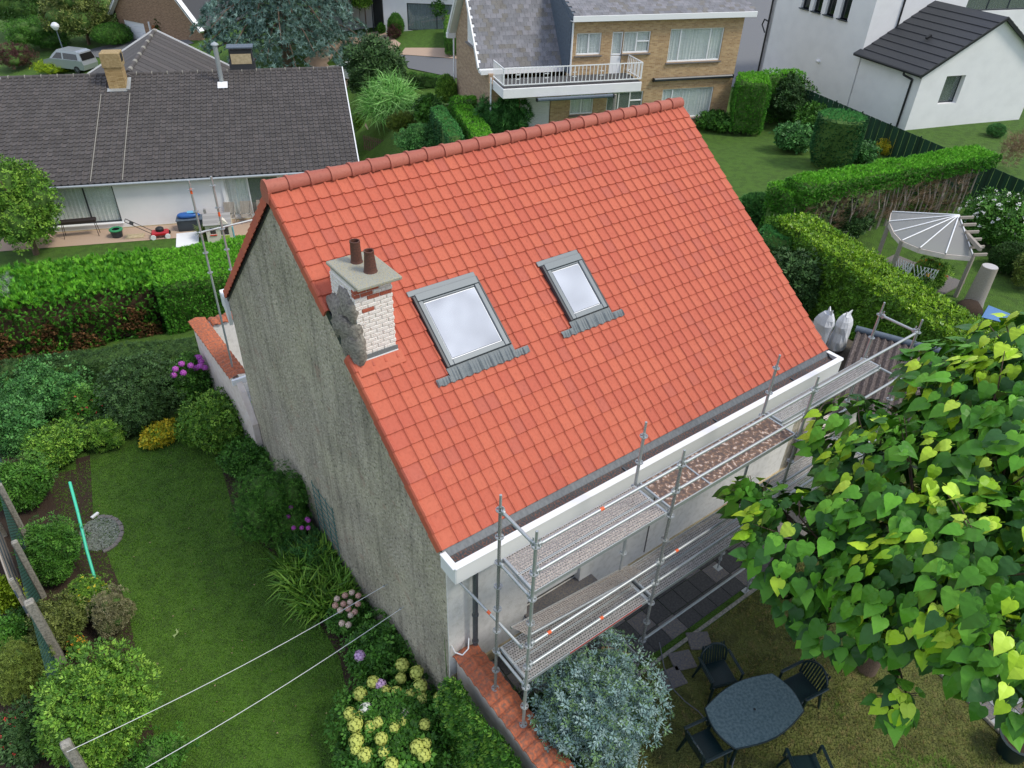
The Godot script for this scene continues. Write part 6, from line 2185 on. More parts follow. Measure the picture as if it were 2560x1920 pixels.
	for i in 2600:
		var a := rng.randf() * TAU
		if rng.randf() < 0.2:
			var e := sqrt(rng.randf()) * 1.0
			sc.add(Vector3(cos(a) * e, 2.32 + 0.04 * nz.get_noise_2d(cos(a) * e * 200, sin(a) * e * 200), sin(a) * e), Vector3(0, 1, 0), 0.12, pick(P.yew_lit_top))  # flat top takes the lighter palette, skylight painted into it
		else:
			var y := rng.randf_range(0.1, 2.32)
			var e := lerpf(0.8, 1.03, ss(0.0, 0.8, y)) + 0.05 * nz.get_noise_2d(a * 60.0, y * 60.0)
			sc.add(Vector3(cos(a) * e, y, sin(a) * e), Vector3(cos(a), 0.35, sin(a)), 0.12, pick(P.yew))
	leaves(t, "foliage", sc, LM.thuja, LM.mat)
	# long hedge on bare trunks
	t = thing("bare_trunk_hedge", "long hedge green only on top with bare trunks below", "hedge", Vector3(24.95, 1.5, -6.95), -0.2)
	b = MB.new()
	b.bbox(Vector3(0, 2.1, -0.05), Vector3(10.0, 0.45, 0.95), 0.2)
	part(t, "inner_growth", b.mesh(), M.core)
	sc = Sc.new(rng)
	fill_box(sc, Vector3(0, 2.1, 0), Vector3(10.3, 0.62, 1.15), 0.0, 9000, 0.10, P.thuja, P.thuja_lit_top, 0.08)
	for i in 2600:
		var x := rng.randf_range(-5.1, 5.1)
		var y := rng.randf_range(0.1, 1.9)
		if nz.get_noise_2d(x * 40.0, y * 40.0) > 0.12 or x > 4.0 or y > 1.72:
			sc.add(Vector3(x, y, rng.randf_range(-0.5, 0.1)), Vector3(rng.randf() - 0.5, 0.2, 1), 0.14, pick(P.dark2))
	leaves(t, "foliage", sc, LM.thuja, LM.mat)
	for i in 46:
		var x := -5.0 + i * 0.215 + rng.randf_range(-0.1, 0.1)
		b = MB.new()
		var z := rng.randf_range(-0.2, 0.42)
		b.limb([Vector3(x, -0.1, z), Vector3(x + rng.randf_range(-0.1, 0.1), 0.9, z + rng.randf_range(-0.05, 0.08)), Vector3(x + rng.randf_range(-0.15, 0.15), rng.randf_range(1.4, 2.0), z * 0.6)], rng.randf_range(0.03, 0.055), 0.018, 6)
		part(t, "bare_trunk", b.mesh(), M.grey_wood)
	sc = Sc.new(rng)
	for i in 620:
		var x := rng.randf_range(-5.0, 4.2)
		sc.add(Vector3(x, rng.randf_range(0.2, 1.85), rng.randf_range(-0.1, 0.5)), Vector3(rng.randf() - 0.5, 0.5, rng.randf()), rng.randf_range(0.25, 0.6), pick(P.dry))
	leaves(t, "dead_twigs", sc, LM.twigs, LM.dry)
	hedge("hedge_end", "square clipped end of the bare hedge nearest the lawn", Vector3(20.5, 1.5, -8.35), Vector3(1.4, 2.0, 1.3), -0.2, 3600, 0.10, P.thuja, P.thuja_lit_top, LM.thuja)
	# barrel topiary with a dented top
	t = thing("barrel_topiary", "blue green barrel topiary with dented top by the roof verge", "topiary", onland(17.2, -6.15))
	b = MB.new()
	b.lathe(Vector3.ZERO, [Vector2(0.6, 0), Vector2(0.8, 0.5), Vector2(0.84, 1.5), Vector2(0.7, 1.82), Vector2(0.3, 1.72), Vector2(0, 1.6)], 18)
	part(t, "inner_growth", b.mesh(), M.core)
	sc = Sc.new(rng)
	for i in 3000:
		var a := rng.randf() * TAU
		var q := rng.randf()
		var p: Vector2
		var nn: Vector2
		if q < 0.68:
			var y := rng.randf_range(0.1, 1.6)
			p = Vector2(lerpf(0.78, 0.9, ss(0, 0.7, y)), y); nn = Vector2(1, 0.2)
		elif q < 0.85:
			var e := rng.randf() * PI / 2
			p = Vector2(0.62 + 0.28 * cos(e), 1.6 + 0.28 * sin(e)); nn = Vector2(cos(e), sin(e))
		else:
			var e := sqrt(rng.randf()) * 0.65
			p = Vector2(e, 1.64 + 0.24 * e / 0.65); nn = Vector2(-0.2, 1)
		sc.add(Vector3(cos(a) * p.x, p.y, sin(a) * p.x), Vector3(cos(a) * nn.x, nn.y, sin(a) * nn.x), 0.1, pick(P.yew) if q < 0.7 else pick(P.yew_lit_top))  # upper leaves painted lighter, as if lit from above
	leaves(t, "foliage", sc, LM.thuja, LM.mat)
	# laurel hedge
	t = thing("laurel_hedge", "thick laurel hedge with yellow green top beside the shed", "hedge", Vector3(15.75, 1.5, -0.7), -0.326)
	b = MB.new()
	b.bbox(Vector3(0, 1.05, 0), Vector3(1.15, 2.0, 12.4), 0.2)
	part(t, "inner_growth", b.mesh(), M.core_dark)
	sc = Sc.new(rng)
	fill_box(sc, Vector3(0, 1.1, 0), Vector3(1.4, 2.2, 12.8), 0.0, 17000, 0.11, P.laurel, P.laurel_young_lit, 0.09)
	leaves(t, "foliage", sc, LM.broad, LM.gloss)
	gazebo()
	annex()

func gazebo() -> void:
	var t := thing("gazebo", "white corner gazebo with translucent fan roof behind the laurel hedge", "gazebo", Vector3(0, 0, 0))
	var apex := Vector3(22.75, 3.62, -3.45)
	var rim := [Vector3(22.5, 3.05, -5.55), Vector3(21.7, 3.02, -5.15), Vector3(21.05, 3.0, -4.6), Vector3(20.62, 3.0, -4.05), Vector3(20.58, 3.0, -3.4), Vector3(20.9, 3.0, -2.7), Vector3(21.5, 3.0, -2.1)]
	for i in 6:
		var b := MB.new()
		var up := Vector3(0, 0.012, 0)
		b.tri(rim[i], rim[i + 1], apex); b.tri(rim[i] - up, apex - up, rim[i + 1] - up)
		part(t, "roof_pane", b.mesh(), M.poly)
		b = MB.new()
		var d: Vector3 = rim[i + 1] - rim[i]
		b.box((rim[i] + rim[i + 1]) / 2 - Vector3(0, 0.09, 0), Vector3(d.length() + 0.04, 0.16, 0.05), Basis(Vector3.UP, atan2(-d.z, d.x)))
		part(t, "fascia", b.mesh(), M.cream_wall)
	for i in 7:
		var b := MB.new()
		b.cyl(rim[i] + Vector3(0, 0.02, 0), apex + Vector3(0, 0.02, 0), 0.022, 0.022, 6)
		part(t, "rafter", b.mesh(), M.white_pvc)
	for i in [1, 3, 6]:
		var b := MB.new()
		b.box(Vector3(rim[i].x, 2.25, rim[i].z), Vector3(0.11, 1.5, 0.11))
		part(t, "post", b.mesh(), M.grey_wood)
	var b2 := MB.new()
	b2.bbox(Vector3(22.15, 3.33, -2.75), Vector3(0.1, 0.14, 2.2), 0.01, Basis(Vector3.UP, atan2(apex.x - rim[6].x, apex.z - rim[6].z)) * Basis(Vector3.RIGHT, 0.0))
	part(t, "back_beam", b2.mesh(), M.grey_wood)
	for i in 6:
		b2 = MB.new()
		var p: Vector3 = rim[6].lerp(apex, i / 5.5)
		b2.bbox(p + Vector3(0.16, 0.06, 0.12), Vector3(0.5, 0.1, 0.06), 0.01, Basis(Vector3.UP, -0.5))
		part(t, "rafter_end", b2.mesh(), M.grey_wood)
	# lattice panels
	for i in [3, 4]:
		var o: Vector3 = rim[i]
		var e: Vector3 = rim[i + 1]
		for k in 7:
			b2 = MB.new()
			b2.cyl(o.lerp(e, k / 7.0) + Vector3(0, -1.5, 0), o.lerp(e, minf(1.0, k / 7.0 + 0.5)) + Vector3(0, -0.6, 0), 0.014, 0.014, 4)
			part(t, "lattice_lath", b2.mesh(), M.white_pvc)
			b2 = MB.new()
			b2.cyl(o.lerp(e, k / 7.0) + Vector3(0, -0.6, 0), o.lerp(e, minf(1.0, k / 7.0 + 0.5)) + Vector3(0, -1.5, 0), 0.014, 0.014, 4)
			part(t, "lattice_lath", b2.mesh(), M.white_pvc)
	b2 = MB.new()
	b2.box(Vector3(21.6, 1.53, -3.7), Vector3(2.2, 0.06, 2.6))
	part(t, "paved_floor", b2.mesh(), M.slab)
	# stump and sheet
	t = thing("tree_stump", "tall grey sawn tree stump right of the gazebo", "stump", Vector3(21.3, 1.5, -1.45))
	b2 = MB.new()
	b2.limb([Vector3(0, -0.1, 0), Vector3(0, 0.25, 0), Vector3(0.03, 1.45, 0)], 0.34, 0.24, 14)
	part(t, "trunk", b2.mesh(), M.grey_wood)
	b2 = MB.new()
	b2.cyl(Vector3(0.03, 1.445, 0), Vector3(0.03, 1.465, 0), 0.235, 0.225, 14)
	part(t, "cut_face", b2.mesh(), smat(0xb5b3b2, 0.9))
	b2 = MB.new()
	b2.blob(Vector3(-0.35, 0.1, 0.1), Vector3(0.5, 0.3, 0.4), nz, 0.4, 12, 8, -0.3)
	single("soil_heap", b2.mesh(), M.soil, "dark soil heap against the tree stump", "soil heap", "", Transform3D(Basis(), Vector3(21.3, 1.5, -1.45)))
	b2 = MB.new()
	b2.poly(PackedVector2Array([Vector2(-0.5, -0.3), Vector2(0.6, -0.25), Vector2(0.35, 0.6), Vector2(-0.35, 0.45)]), func(p: Vector2) -> Vector3: return Vector3(p.x, 0.03 + 0.02 * sin(p.x * 9.0), p.y), Vector3(0, -0.015, 0))
	single("blue_sheet", b2.mesh(), smat(0x5d86b8, 0.5), "blue plastic sheet on the grass beside the stump", "tarp", "", Transform3D(Basis(Vector3.UP, 0.3), Vector3(21.35, 1.5, -0.75)))

func annex() -> void:
	var t := thing("annex", "low flat roofed annex at the right end of the house", "annex", Vector3.ZERO)
	var b := MB.new()
	b.box(Vector3(11.45, 2.2, -2.6), Vector3(3.9, 1.5, 4.9))
	part(t, "wall", b.mesh(), M.white_wall)
	b = MB.new()
	b.bbox(Vector3(11.47, 3.0, -2.6), Vector3(4.0, 0.1, 5.1), 0.02)
	part(t, "flat_roof", b.mesh(), M.annex_roof)
	b = MB.new()
	b.box(Vector3(10.2, 2.2, 0.2), Vector3(1.5, 1.45, 0.2))
	part(t, "front_wall", b.mesh(), M.cream_wall)
	# shed with corrugated roof
	t = thing("shed", "open shed with dark corrugated roof beside the scaffold end", "shed", Vector3(12.1, 1.5, 0.35), 0.42)
	b = MB.new()
	var n := 48
	for i in n:
		var z0 := -0.95 + 1.9 * i / n
		var z1 := -0.95 + 1.9 * (i + 1) / n
		var y0 := 0.035 * sin(i * PI / 2.0)
		var y1 := 0.035 * sin((i + 1) * PI / 2.0)
		b.quad(Vector3(-1.5, 1.75 + y0, z0), Vector3(-1.5, 1.75 + y1, z1), Vector3(1.5, 2.1 + y1, z1), Vector3(1.5, 2.1 + y0, z0))
		b.quad(Vector3(1.5, 2.09 + y0, z0), Vector3(1.5, 2.09 + y1, z1), Vector3(-1.5, 1.74 + y1, z1), Vector3(-1.5, 1.74 + y0, z0))
	part(t, "corrugated_sheet", b.mesh(), M.corrugated)
	b = MB.new()
	b.cyl(Vector3(1.52, 2.13, -1.0), Vector3(1.52, 2.13, 1.0), 0.09, 0.09, 8)
	part(t, "ridge_capping", b.mesh(), M.slate_side)
	for q in [[-1.3, -0.85], [-1.3, 0.85], [1.4, -0.85], [1.4, 0.85]]:
		b = MB.new()
		b.box(Vector3(q[0], 0.86, q[1]), Vector3(0.1, 1.74, 0.1))
		part(t, "post", b.mesh(), M.grey_wood)
	b = MB.new()
	b.box(Vector3(0, 0.85, -0.92), Vector3(2.8, 1.6, 0.04))
	part(t, "rear_boarding", b.mesh(), M.bark)
	# rubble sacks
	for i in 2:
		t = thing("rubble_sack", ["white rubble sack leaning at the right roof corner, front one", "white rubble sack behind another at the right roof corner"][i], "sack", [Vector3(12.75, 3.05, -1.35), Vector3(12.35, 3.05, -1.75)][i], [0.3, 1.2][i], "white rubble sacks")
		b = MB.new()
		var ring := []
		var hs := [0.0, 0.1, 0.35, 0.6, 0.8, 0.95, 1.08]
		var rs := [0.2, 0.27, 0.27, 0.24, 0.25, 0.2, 0.12]
		for y in hs.size():
			var row := []
			for k in 17:
				var a := TAU * (k % 16) / 16.0
				var r: float = rs[y] * (1.0 + 0.22 * nz.get_noise_3d(cos(a) * 60.0 + i * 99.0, hs[y] * 110.0, sin(a) * 60.0))
				row.append(Vector3(cos(a) * r * 1.1, hs[y], sin(a) * r * 0.8) + Vector3(-0.14, 0, 0.02) * hs[y])
			ring.append(row)
		for y in hs.size() - 1:
			for k in 16:
				b.quad(ring[y][k], ring[y + 1][k], ring[y + 1][k + 1], ring[y][k + 1])
		for k in 16:
			b.tri(ring[6][k], Vector3(-0.14, 1.04, 0.02), ring[6][k + 1])
			b.tri(ring[0][k + 1], Vector3(0, 0.0, 0), ring[0][k])
		part(t, "sack", b.mesh(), M.sack)
		b = MB.new()
		b.poly(PackedVector2Array([Vector2(-0.13, 0), Vector2(0.13, 0), Vector2(0.1, 0.16), Vector2(-0.02, 0.1), Vector2(-0.12, 0.18)]), func(p: Vector2) -> Vector3: return Vector3(p.x - 0.15, 1.05 + p.y, 0.03 + 0.05 * sin(p.x * 20.0)), Vector3(0, 0, 0.02))
		part(t, "flap", b.mesh(), M.sack)

# ------------------------------------------------------------------ the lower garden on the left
func flower_head(parent: Node, at: Vector3, r: float, m: Material) -> void:
	var b := MB.new()
	var k := 26
	for i in k:
		var y := 1.0 - 1.55 * (i + 0.5) / k
		var a := i * 2.39996
		var h := sqrt(maxf(0.0, 1.0 - y * y))
		var d := Vector3(h * cos(a), y, h * sin(a))
		var u := d.cross(Vector3(0.3, 0.8, 0.5)).normalized()
		var w := d.cross(u)
		var c := d * r * rng.randf_range(0.9, 1.05)
		var s := r * 0.36
		b.tri(c + u * s, c + w * s, c - u * s + d * s * 0.2); b.tri(c + u * s, c - u * s + d * s * 0.2, c - w * s)
	b.blob(Vector3.ZERO, Vector3(r, r * 0.85, r) * 0.9, nz, 0.1, 10, 6)
	part(parent, "flower_head", b.mesh(), m, Transform3D(Basis(), at))

func left_garden() -> void:
	tree("garden_tree", "fresh green leafy tree at the left end of the bungalow", "tree", Vector3(-2.38, -3.75, -34.24), Vector3(1.68, 4.93, 1.68), 4200, 0.170, P.midyel, LM.broad, "")
	bush("rhododendron_round", "large round dark evergreen shrub in the left garden", "shrub", Vector3(-1.85, -0.14, -12.63), Vector3(1.07, 1.86, 1.07), 5200, 0.085, P.dark2, LM.broad, "")
	bush("green_shrub", "tall green shrub left of the round evergreen", "shrub", Vector3(-3.98, -0.77, -15.67), Vector3(1.11, 1.44, 1.11), 3600, 0.100, P.midg, LM.broad, "")
	bush("rose_shrub", "leafy rose bush with a few pink blooms", "rose bush", Vector3(-3.22, -0.37, -13.71), Vector3(0.59, 1.17, 0.59), 1400, 0.090, P.mid, LM.broad, "", 26, P.redfl)
	bush("dark_undergrowth", "dark low shrub below the rose bush", "shrub", Vector3(-3.21, -0.16, -12.71), Vector3(0.57, 0.59, 0.57), 1400, 0.085, P.dark, LM.broad, "")
	bush("edge_shrub", "mid green shrub at the left picture edge", "shrub", Vector3(-4.99, -0.39, -13.83), Vector3(0.72, 1.38, 0.72), 2200, 0.100, P.midg, LM.broad, "")
	bush("yellow_leaf_shrub", "yellow green leafy shrub in the left border", "shrub", Vector3(-4.16, -0.03, -12.13), Vector3(0.69, 0.93, 0.69), 2000, 0.090, P.midyel, LM.broad, "")
	bush("border_shrub", "tangled green shrub behind the turquoise pole", "shrub", Vector3(-5.10, 0.00, -10.87), Vector3(0.64, 1.18, 0.64), 2400, 0.090, P.mid, LM.broad2, "")
	var az := bush("azalea", "shrub with magenta flower clusters at the pink yard wall", "shrub", Vector3(-0.58, -0.13, -12.58), Vector3(0.58, 1.52, 0.58), 1800, 0.090, P.mid, LM.broad, "")
	bush("wall_shrub", "bright leafy shrub at the foot of the pink yard wall", "shrub", Vector3(-0.59, 0.00, -10.50), Vector3(0.84, 1.35, 0.84), 3200, 0.090, P.midyel, LM.broad, "")
	bush("golden_plant", "yellow leaved low plant at the top of the lawn", "plant", Vector3(-1.80, 0.00, -11.38), Vector3(0.56, 0.45, 0.4), 800, 0.090, P.gold, LM.broad, "")
	bush("climbing_plant", "slender pale green climber at the lawn top", "plant", Vector3(-3.05, 0.00, -11.92), Vector3(0.5, 0.8, 0.4), 700, 0.090, P.midyel, LM.fine, "")
	bush("gable_shrub", "dark shrub growing against the far gable end", "shrub", Vector3(-0.27, 0.00, -8.99), Vector3(0.69, 0.74, 0.69), 2200, 0.080, P.mid, LM.broad, "")
	bush("heath_mound", "broad mound of fine dark foliage against the gable", "shrub", Vector3(-0.55, 0.00, -6.36), Vector3(0.89, 1.85, 0.89), 7000, 0.060, P.mid, LM.fine, "")
	bush("hydrangea_leafy", "bright leafy hydrangea without big heads by the gable foot", "hydrangea", Vector3(-0.28, 0.00, -1.94), Vector3(0.63, 1.0, 0.7), 2200, 0.120, P.mid, LM.round, "")
	var hy := bush("hydrangea", "big hydrangea with lime and white flower heads beside the lawn", "hydrangea", Vector3(-0.95, 0.00, -0.29), Vector3(0.95, 1.12, 1.15), 4200, 0.130, P.mid, LM.round, "")
	var hp := bush("hydrangea_pink", "small hydrangea with faded pink heads at the gable", "hydrangea", Vector3(-0.42, 0.00, -3.17), Vector3(0.42, 0.62, 0.42), 1000, 0.100, P.mid, LM.round, "")
	bush("round_shrub_near", "large round light green shrub in the bottom left corner", "shrub", Vector3(-4.93, 0.00, -3.36), Vector3(0.85, 2.12, 0.85), 8000, 0.075, P.midyel, LM.broad, "")
	bush("lime_shrub", "lime yellow shrub outside the wire fence", "shrub", Vector3(-5.99, 0.00, -7.67), Vector3(0.29, 0.72, 0.29), 900, 0.080, P.lime, LM.broad, "")
	bush("outer_shrub", "green shrub outside the wire fence below the lime one", "shrub", Vector3(-5.96, 0.00, -6.47), Vector3(0.42, 0.81, 0.42), 1400, 0.080, P.mid, LM.broad, "")
	bush("olive_shrub", "round olive shrub outside the wire fence", "shrub", Vector3(-6.01, 0.00, -5.37), Vector3(0.50, 1.14, 0.50), 3000, 0.060, P.olive2, LM.fine, "")
	bush("red_flower_shrub", "dark shrub with red flowers outside the wire fence", "shrub", Vector3(-5.97, 0.00, -4.11), Vector3(0.57, 0.81, 0.57), 2600, 0.080, P.dark2, LM.broad, "", 40, P.redfl)
	bush("bed_shrub", "tangled shrub inside the fence below the silver mat", "shrub", Vector3(-4.93, 0.00, -8.03), Vector3(0.58, 1.45, 0.58), 2600, 0.070, P.mid, LM.broad2, "")
	bush("yellow_bed_plant", "yellow flowering plants beside the turquoise pole foot", "plant", Vector3(-4.61, 0.00, -6.61), Vector3(0.41, 0.82, 0.41), 1300, 0.060, P.midyel, LM.fine, "", 70, P.yellowfl)
	bush("dry_plant", "greyish dry wiry plant at the lawn edge", "plant", Vector3(-4.32, 0.00, -5.86), Vector3(0.38, 1.02, 0.38), 1500, 0.060, P.dry_plant, LM.fine, "")
	bush("brown_bed_plant", "reddish olive plants behind the concrete post", "plant", Vector3(-5.22, 0.00, -6.22), Vector3(0.52, 0.95, 0.52), 2200, 0.070, P.olive, LM.broad2, "")
	bush("orange_flowers", "orange daisies behind the big round shrub", "flowers", Vector3(-5.06, 0.00, -5.55), Vector3(0.2, 0.6, 0.2), 220, 0.050, P.midyel, LM.fine, "", 34, P.orange)
	var lime := smat(0xbcc562, 0.8)
	var white := smat(0xe6ead9, 0.8)
	var lilac := smat(0xc9a8cf, 0.8)
	for f in [[-0.31, -1.06, 0], [-0.18, -0.75, 0], [-0.25, -0.52, 0], [-0.91, -1.05, 0], [-0.82, -0.95, 2], [-0.86, -1.66, 2], [-0.66, -0.66, 0], [-0.46, -0.52, 0], [-0.81, -0.79, 0], [-0.44, -0.89, 0], [-0.32, -0.34, 0], [-1.18, -1.03, 0], [-1.23, -0.69, 1], [-0.75, -0.26, 1], [-1.50, -0.79, 0], [-1.36, -0.66, 0], [-0.77, -0.38, 0], [-0.86, -0.13, 0], [-1.33, -0.36, 0], [-1.19, -0.32, 0], [-1.02, -0.09, 0], [-1.53, -0.51, 0], [-1.63, -0.28, 0], [-1.70, -0.18, 0], [-1.29, -0.04, 0], [-1.36, 0.17, 0], [-1.62, -0.00, 0], [-0.56, 0.15, 0], [-0.86, 0.42, 0], [-0.84, 0.59, 0], [-1.35, 0.42, 0], [-0.10, -0.11, 0], [-0.72, 0.44, 0]]:
		flower_head(hy, Vector3(f[0], rng.randf_range(0.98, 1.12), f[1]) - hy.position, rng.randf_range(0.09, 0.13), [lime, white, lilac][int(f[2])])
	for f in [[-0.55, -3.34], [-0.38, -3.32], [-0.23, -3.31], [-0.16, -3.16], [-0.65, -3.21], [-0.50, -3.15], [-0.37, -3.11], [-0.62, -3.05], [-0.47, -2.99], [-0.40, -2.84], [-0.73, -2.75], [-0.64, -2.64], [-0.26, -2.98], [-0.50, -2.82]]:
		flower_head(hp, Vector3(f[0], 0.75, f[1]) - hp.position, 0.062, smat(0xd0a898, 0.85) if rng.randf() < 0.7 else smat(0xdcc7b6, 0.85))
	for f in [[-0.27, 1.35, -12.62], [-0.25, 1.35, -12.32], [-0.42, 1.35, -12.34], [-0.22, 1.35, -12.2], [-0.76, 1.35, -12.32], [-0.98, 1.35, -12.1], [-0.83, 1.35, -12.0], [-0.57, 1.35, -12.15], [-0.38, 1.35, -11.9], [-1.07, 1.25, -12.07], [-0.25, 1.35, -12.46]]:
		flower_head(az, Vector3(f[0], f[1] + rng.randf_range(-0.1, 0.25), f[2]) - az.position, 0.085, smat(0xb558b4, 0.8))
	# soil of the borders
	struct("left_border_soil", drape([[Vector2(-6.8, -14.5), Vector2(-3.4, -13.0)], [Vector2(-6.8, -9.0), Vector2(-4.05, -9.4)], [Vector2(-6.8, -6.0), Vector2(-4.05, -6.3)], [Vector2(-6.8, -2.5), Vector2(-4.35, -3.6)], [Vector2(-6.8, 0.5), Vector2(-4.5, -1.0)]], 0.006), M.soil, "dark soil under the left border plants")
	struct("gable_border_soil", drape([[Vector2(-0.7, -11.0), Vector2(0.05, -11.0)], [Vector2(-1.35, -7.2), Vector2(0.05, -7.2)], [Vector2(-0.9, -5.6), Vector2(0.05, -5.6)], [Vector2(-0.95, -2.6), Vector2(0.05, -2.6)], [Vector2(-1.5, -0.6), Vector2(0.05, -0.6)], [Vector2(-1.7, 2.5), Vector2(0.05, 2.5)]], 0.006), M.soil, "dark soil under the plants along the gable")
	# hedges between the gardens
	hedge("thuja_hedge", "wide bright green clipped thuja hedge behind the yard wall", Vector3(2.4, -1.7, -20.1), Vector3(3.9, 2.3, 3.0), -0.2, 16000, 0.10, P.thuja, P.thuja_lit_top, LM.thuja)
	var t := thing("dying_hedge", "overgrown hedge with brown dead patches on its front", "hedge", Vector3(-2.6, -2.0, -21.6), -0.24)
	var b := MB.new()
	b.bbox(Vector3(0, 1.1, 0), Vector3(6.2, 2.0, 2.4), 0.4)
	part(t, "inner_growth", b.mesh(), smat(0x4a3a28, 0.95))
	var sc := Sc.new(rng)
	fill_box(sc, Vector3(0, 1.25, 0), Vector3(6.6, 2.5, 2.8), 0.0, 8000, 0.15, P.thuja, P.thuja_lit_top, 0.16)
	for i in 2600:
		sc.add(Vector3(rng.randf_range(-3.3, 3.3), rng.randf_range(2.2, 2.7), rng.randf_range(-1.4, 1.4)), Vector3(rng.randf() - 0.5, 1.2, rng.randf() - 0.5), 0.2, pick(P.thuja) if rng.randf() < 0.6 else pick(P.thuja_lit_top))
	leaves(t, "green_foliage", sc, LM.thuja, LM.mat)
	sc = Sc.new(rng)
	for i in 6000:
		var x := rng.randf_range(-3.4, 3.1)
		var y := rng.randf_range(0.05, 1.75)
		if nz.get_noise_2d(x * 30.0, y * 40.0) + (1.2 - y) * 0.3 > -0.05:
			sc.add(Vector3(x, y, 1.36 + rng.randf_range(-0.1, 0.18)), Vector3(rng.randf() - 0.5, 0.3, 1.0), 0.12, pick(P.brown))
	leaves(t, "dead_foliage", sc, LM.thuja, LM.dry)
	sc = Sc.new(rng)
	for i in 700:
		sc.add(Vector3(rng.randf_range(-3.4, -1.2), rng.randf_range(2.45, 2.75), rng.randf_range(-0.6, 0.9)), Vector3(rng.randf() - 0.5, 0.8, rng.randf() - 0.5), 0.2, pick(P.silver))
	leaves(t, "dead_top", sc, LM.twigs, LM.dry)
	hedge("dark_low_hedge", "low dark clipped hedge across the left garden", Vector3(-2.3, -0.95, -15.9), Vector3(6.0, 1.35, 0.9), -0.36, 6500, 0.09, P.dark2, P.dark2, LM.fine)
	# iris-like blades and magenta lilies by the gable
	t = thing("blade_plants", "clump of long arching blade leaves at the gable foot", "plant", Vector3(-0.45, 0, -4.3))
	sc = Sc.new(rng)
	for i in 420:
		sc.add(Vector3(rng.randf_range(-0.5, 0.42), 0.0, rng.randf_range(-0.9, 0.75)), Vector3(rng.randf_range(-0.7, 0.3), 1, rng.randf() - 0.5), rng.randf_range(0.45, 0.85), pick(P.midyel))
	leaves(t, "blades", sc, LM.iris, LM.mat)
	t = thing("foxgloves", "magenta flower spikes beside the green trellis", "flowers", Vector3(-0.35, 0, -5.35))
	for i in 7:
		b = MB.new()
		var p := Vector3(rng.randf_range(-0.3, 0.1), 0, rng.randf_range(-0.5, 0.7))
		b.cyl(p, p + Vector3(0.05, 1.15, 0), 0.008, 0.005, 4)
		part(t, "stem", b.mesh(), M.core)
		flower_head(t, p + Vector3(0.05, 1.1 + rng.randf() * 0.15, 0), 0.05, smat(0xa84aa0, 0.8))
	sc = Sc.new(rng)
	fill_blob(sc, Vector3(0, 0.35, 0), Vector3(0.45, 0.45, 0.8), 700, 0.09, P.midg)
	leaves(t, "foliage", sc, LM.fine, LM.mat)
	# wire trellis on the wall
	t = thing("wall_trellis", "blue green wire trellis fixed to the grey gable", "trellis", Vector3(0.02, 0, -4.9))
	var tm := smat(0x2f6a68, 0.5)
	for i in 7:
		b = MB.new()
		b.box(Vector3(0, 0.9 + i * 0.19, 0), Vector3(0.012, 0.014, 1.1))
		part(t, "wire", b.mesh(), tm)
	for i in 4:
		b = MB.new()
		b.box(Vector3(0.0, 1.2, -0.5 + i * 0.33), Vector3(0.012, 1.9, 0.014))
		part(t, "wire", b.mesh(), tm)
	# turquoise poles
	b = MB.new()
	b.tube([Vector3(-4.46, 0.0, -6.75), Vector3(-4.36, 0.75, -7.6), Vector3(-4.25, 1.25, -8.3), Vector3(-4.18, 1.6, -8.95)], 0.032, 8)
	single("turquoise_pole", b.mesh(), M.turquoise, "long leaning turquoise pole at the left lawn edge", "pole")
	b = MB.new()
	b.cyl(Vector3(-0.62, 0.0, -9.9), Vector3(-0.58, 0.95, -10.4), 0.03, 0.03, 8)
	single("turquoise_stake", b.mesh(), M.turquoise, "short leaning turquoise stake near the far gable end", "pole")
	# silver mat with edging stones
	t = thing("silver_mat", "round mat of silver grey ground cover in the lawn", "ground cover", Vector3(-4.05, 0.0, -8.75))
	sc = Sc.new(rng)
	for i in 1500:
		var a := rng.randf() * TAU
		var e := sqrt(rng.randf())
		sc.add(Vector3(cos(a) * e * 0.42, 0.03, sin(a) * e * 0.55), Vector3(rng.randf() - 0.5, 1, rng.randf() - 0.5), 0.04, pick(P.silver))
	leaves(t, "leaves", sc, LM.fine, LM.dry)
	for i in 9:
		var a := -1.2 + i * 0.34
		b = MB.new()
		b.bbox(Vector3(cos(a) * 0.46, 0.02, sin(a) * 0.6), Vector3(0.1, 0.05, 0.17), 0.012, Basis(Vector3.UP, -a))
		part(t, "edging_stone", b.mesh(), M.slab)
	b = MB.new()
	b.bbox(Vector3(0, 0.04, 0), Vector3(0.2, 0.06, 0.07), 0.01)
	single("white_block", b.mesh(), M.white_pvc, "small white block beside the silver mat", "block", "", Transform3D(Basis(Vector3.UP, 0.5), Vector3(-4.0, 0.0, -9.42)))
	fence_left()
	# washing lines
	for q in [[Vector3(0.06, 1.99, -2.15), Vector3(-5.4, 1.78, -2.32), "far"], [Vector3(0.06, 1.98, -1.53), Vector3(-5.4, 1.72, -1.4), "near"]]:
		t = thing("washing_line", "white washing line over the lawn, the %s one" % q[2], "washing line", Vector3.ZERO, 0.0, "washing lines")
		b = MB.new()
		var pts := []
		for i in 13:
			var u := i / 12.0
			pts.append((q[0] as Vector3).lerp(q[1], u) + Vector3(-0.05, -0.14 * sin(u * PI), 0))
		b.tube(pts, 0.007, 5)
		part(t, "cord", b.mesh(), M.cord)
		b = MB.new()
		b.cyl(q[0], q[0] + Vector3(-0.06, 0, 0), 0.008, 0.008, 6)
		b.lathe(q[0] + Vector3(-0.08, -0.02, 0), [Vector2(0.012, 0), Vector2(0.025, 0.02), Vector2(0.012, 0.04)], 8)
		part(t, "hook", b.mesh(), M.galv)
	# ivy on the lower side of the garden wall
	t = thing("wall_ivy", "dense ivy covering the garden wall beside the hydrangea", "ivy", Vector3(0.05, 0, 0))
	sc = Sc.new(rng)
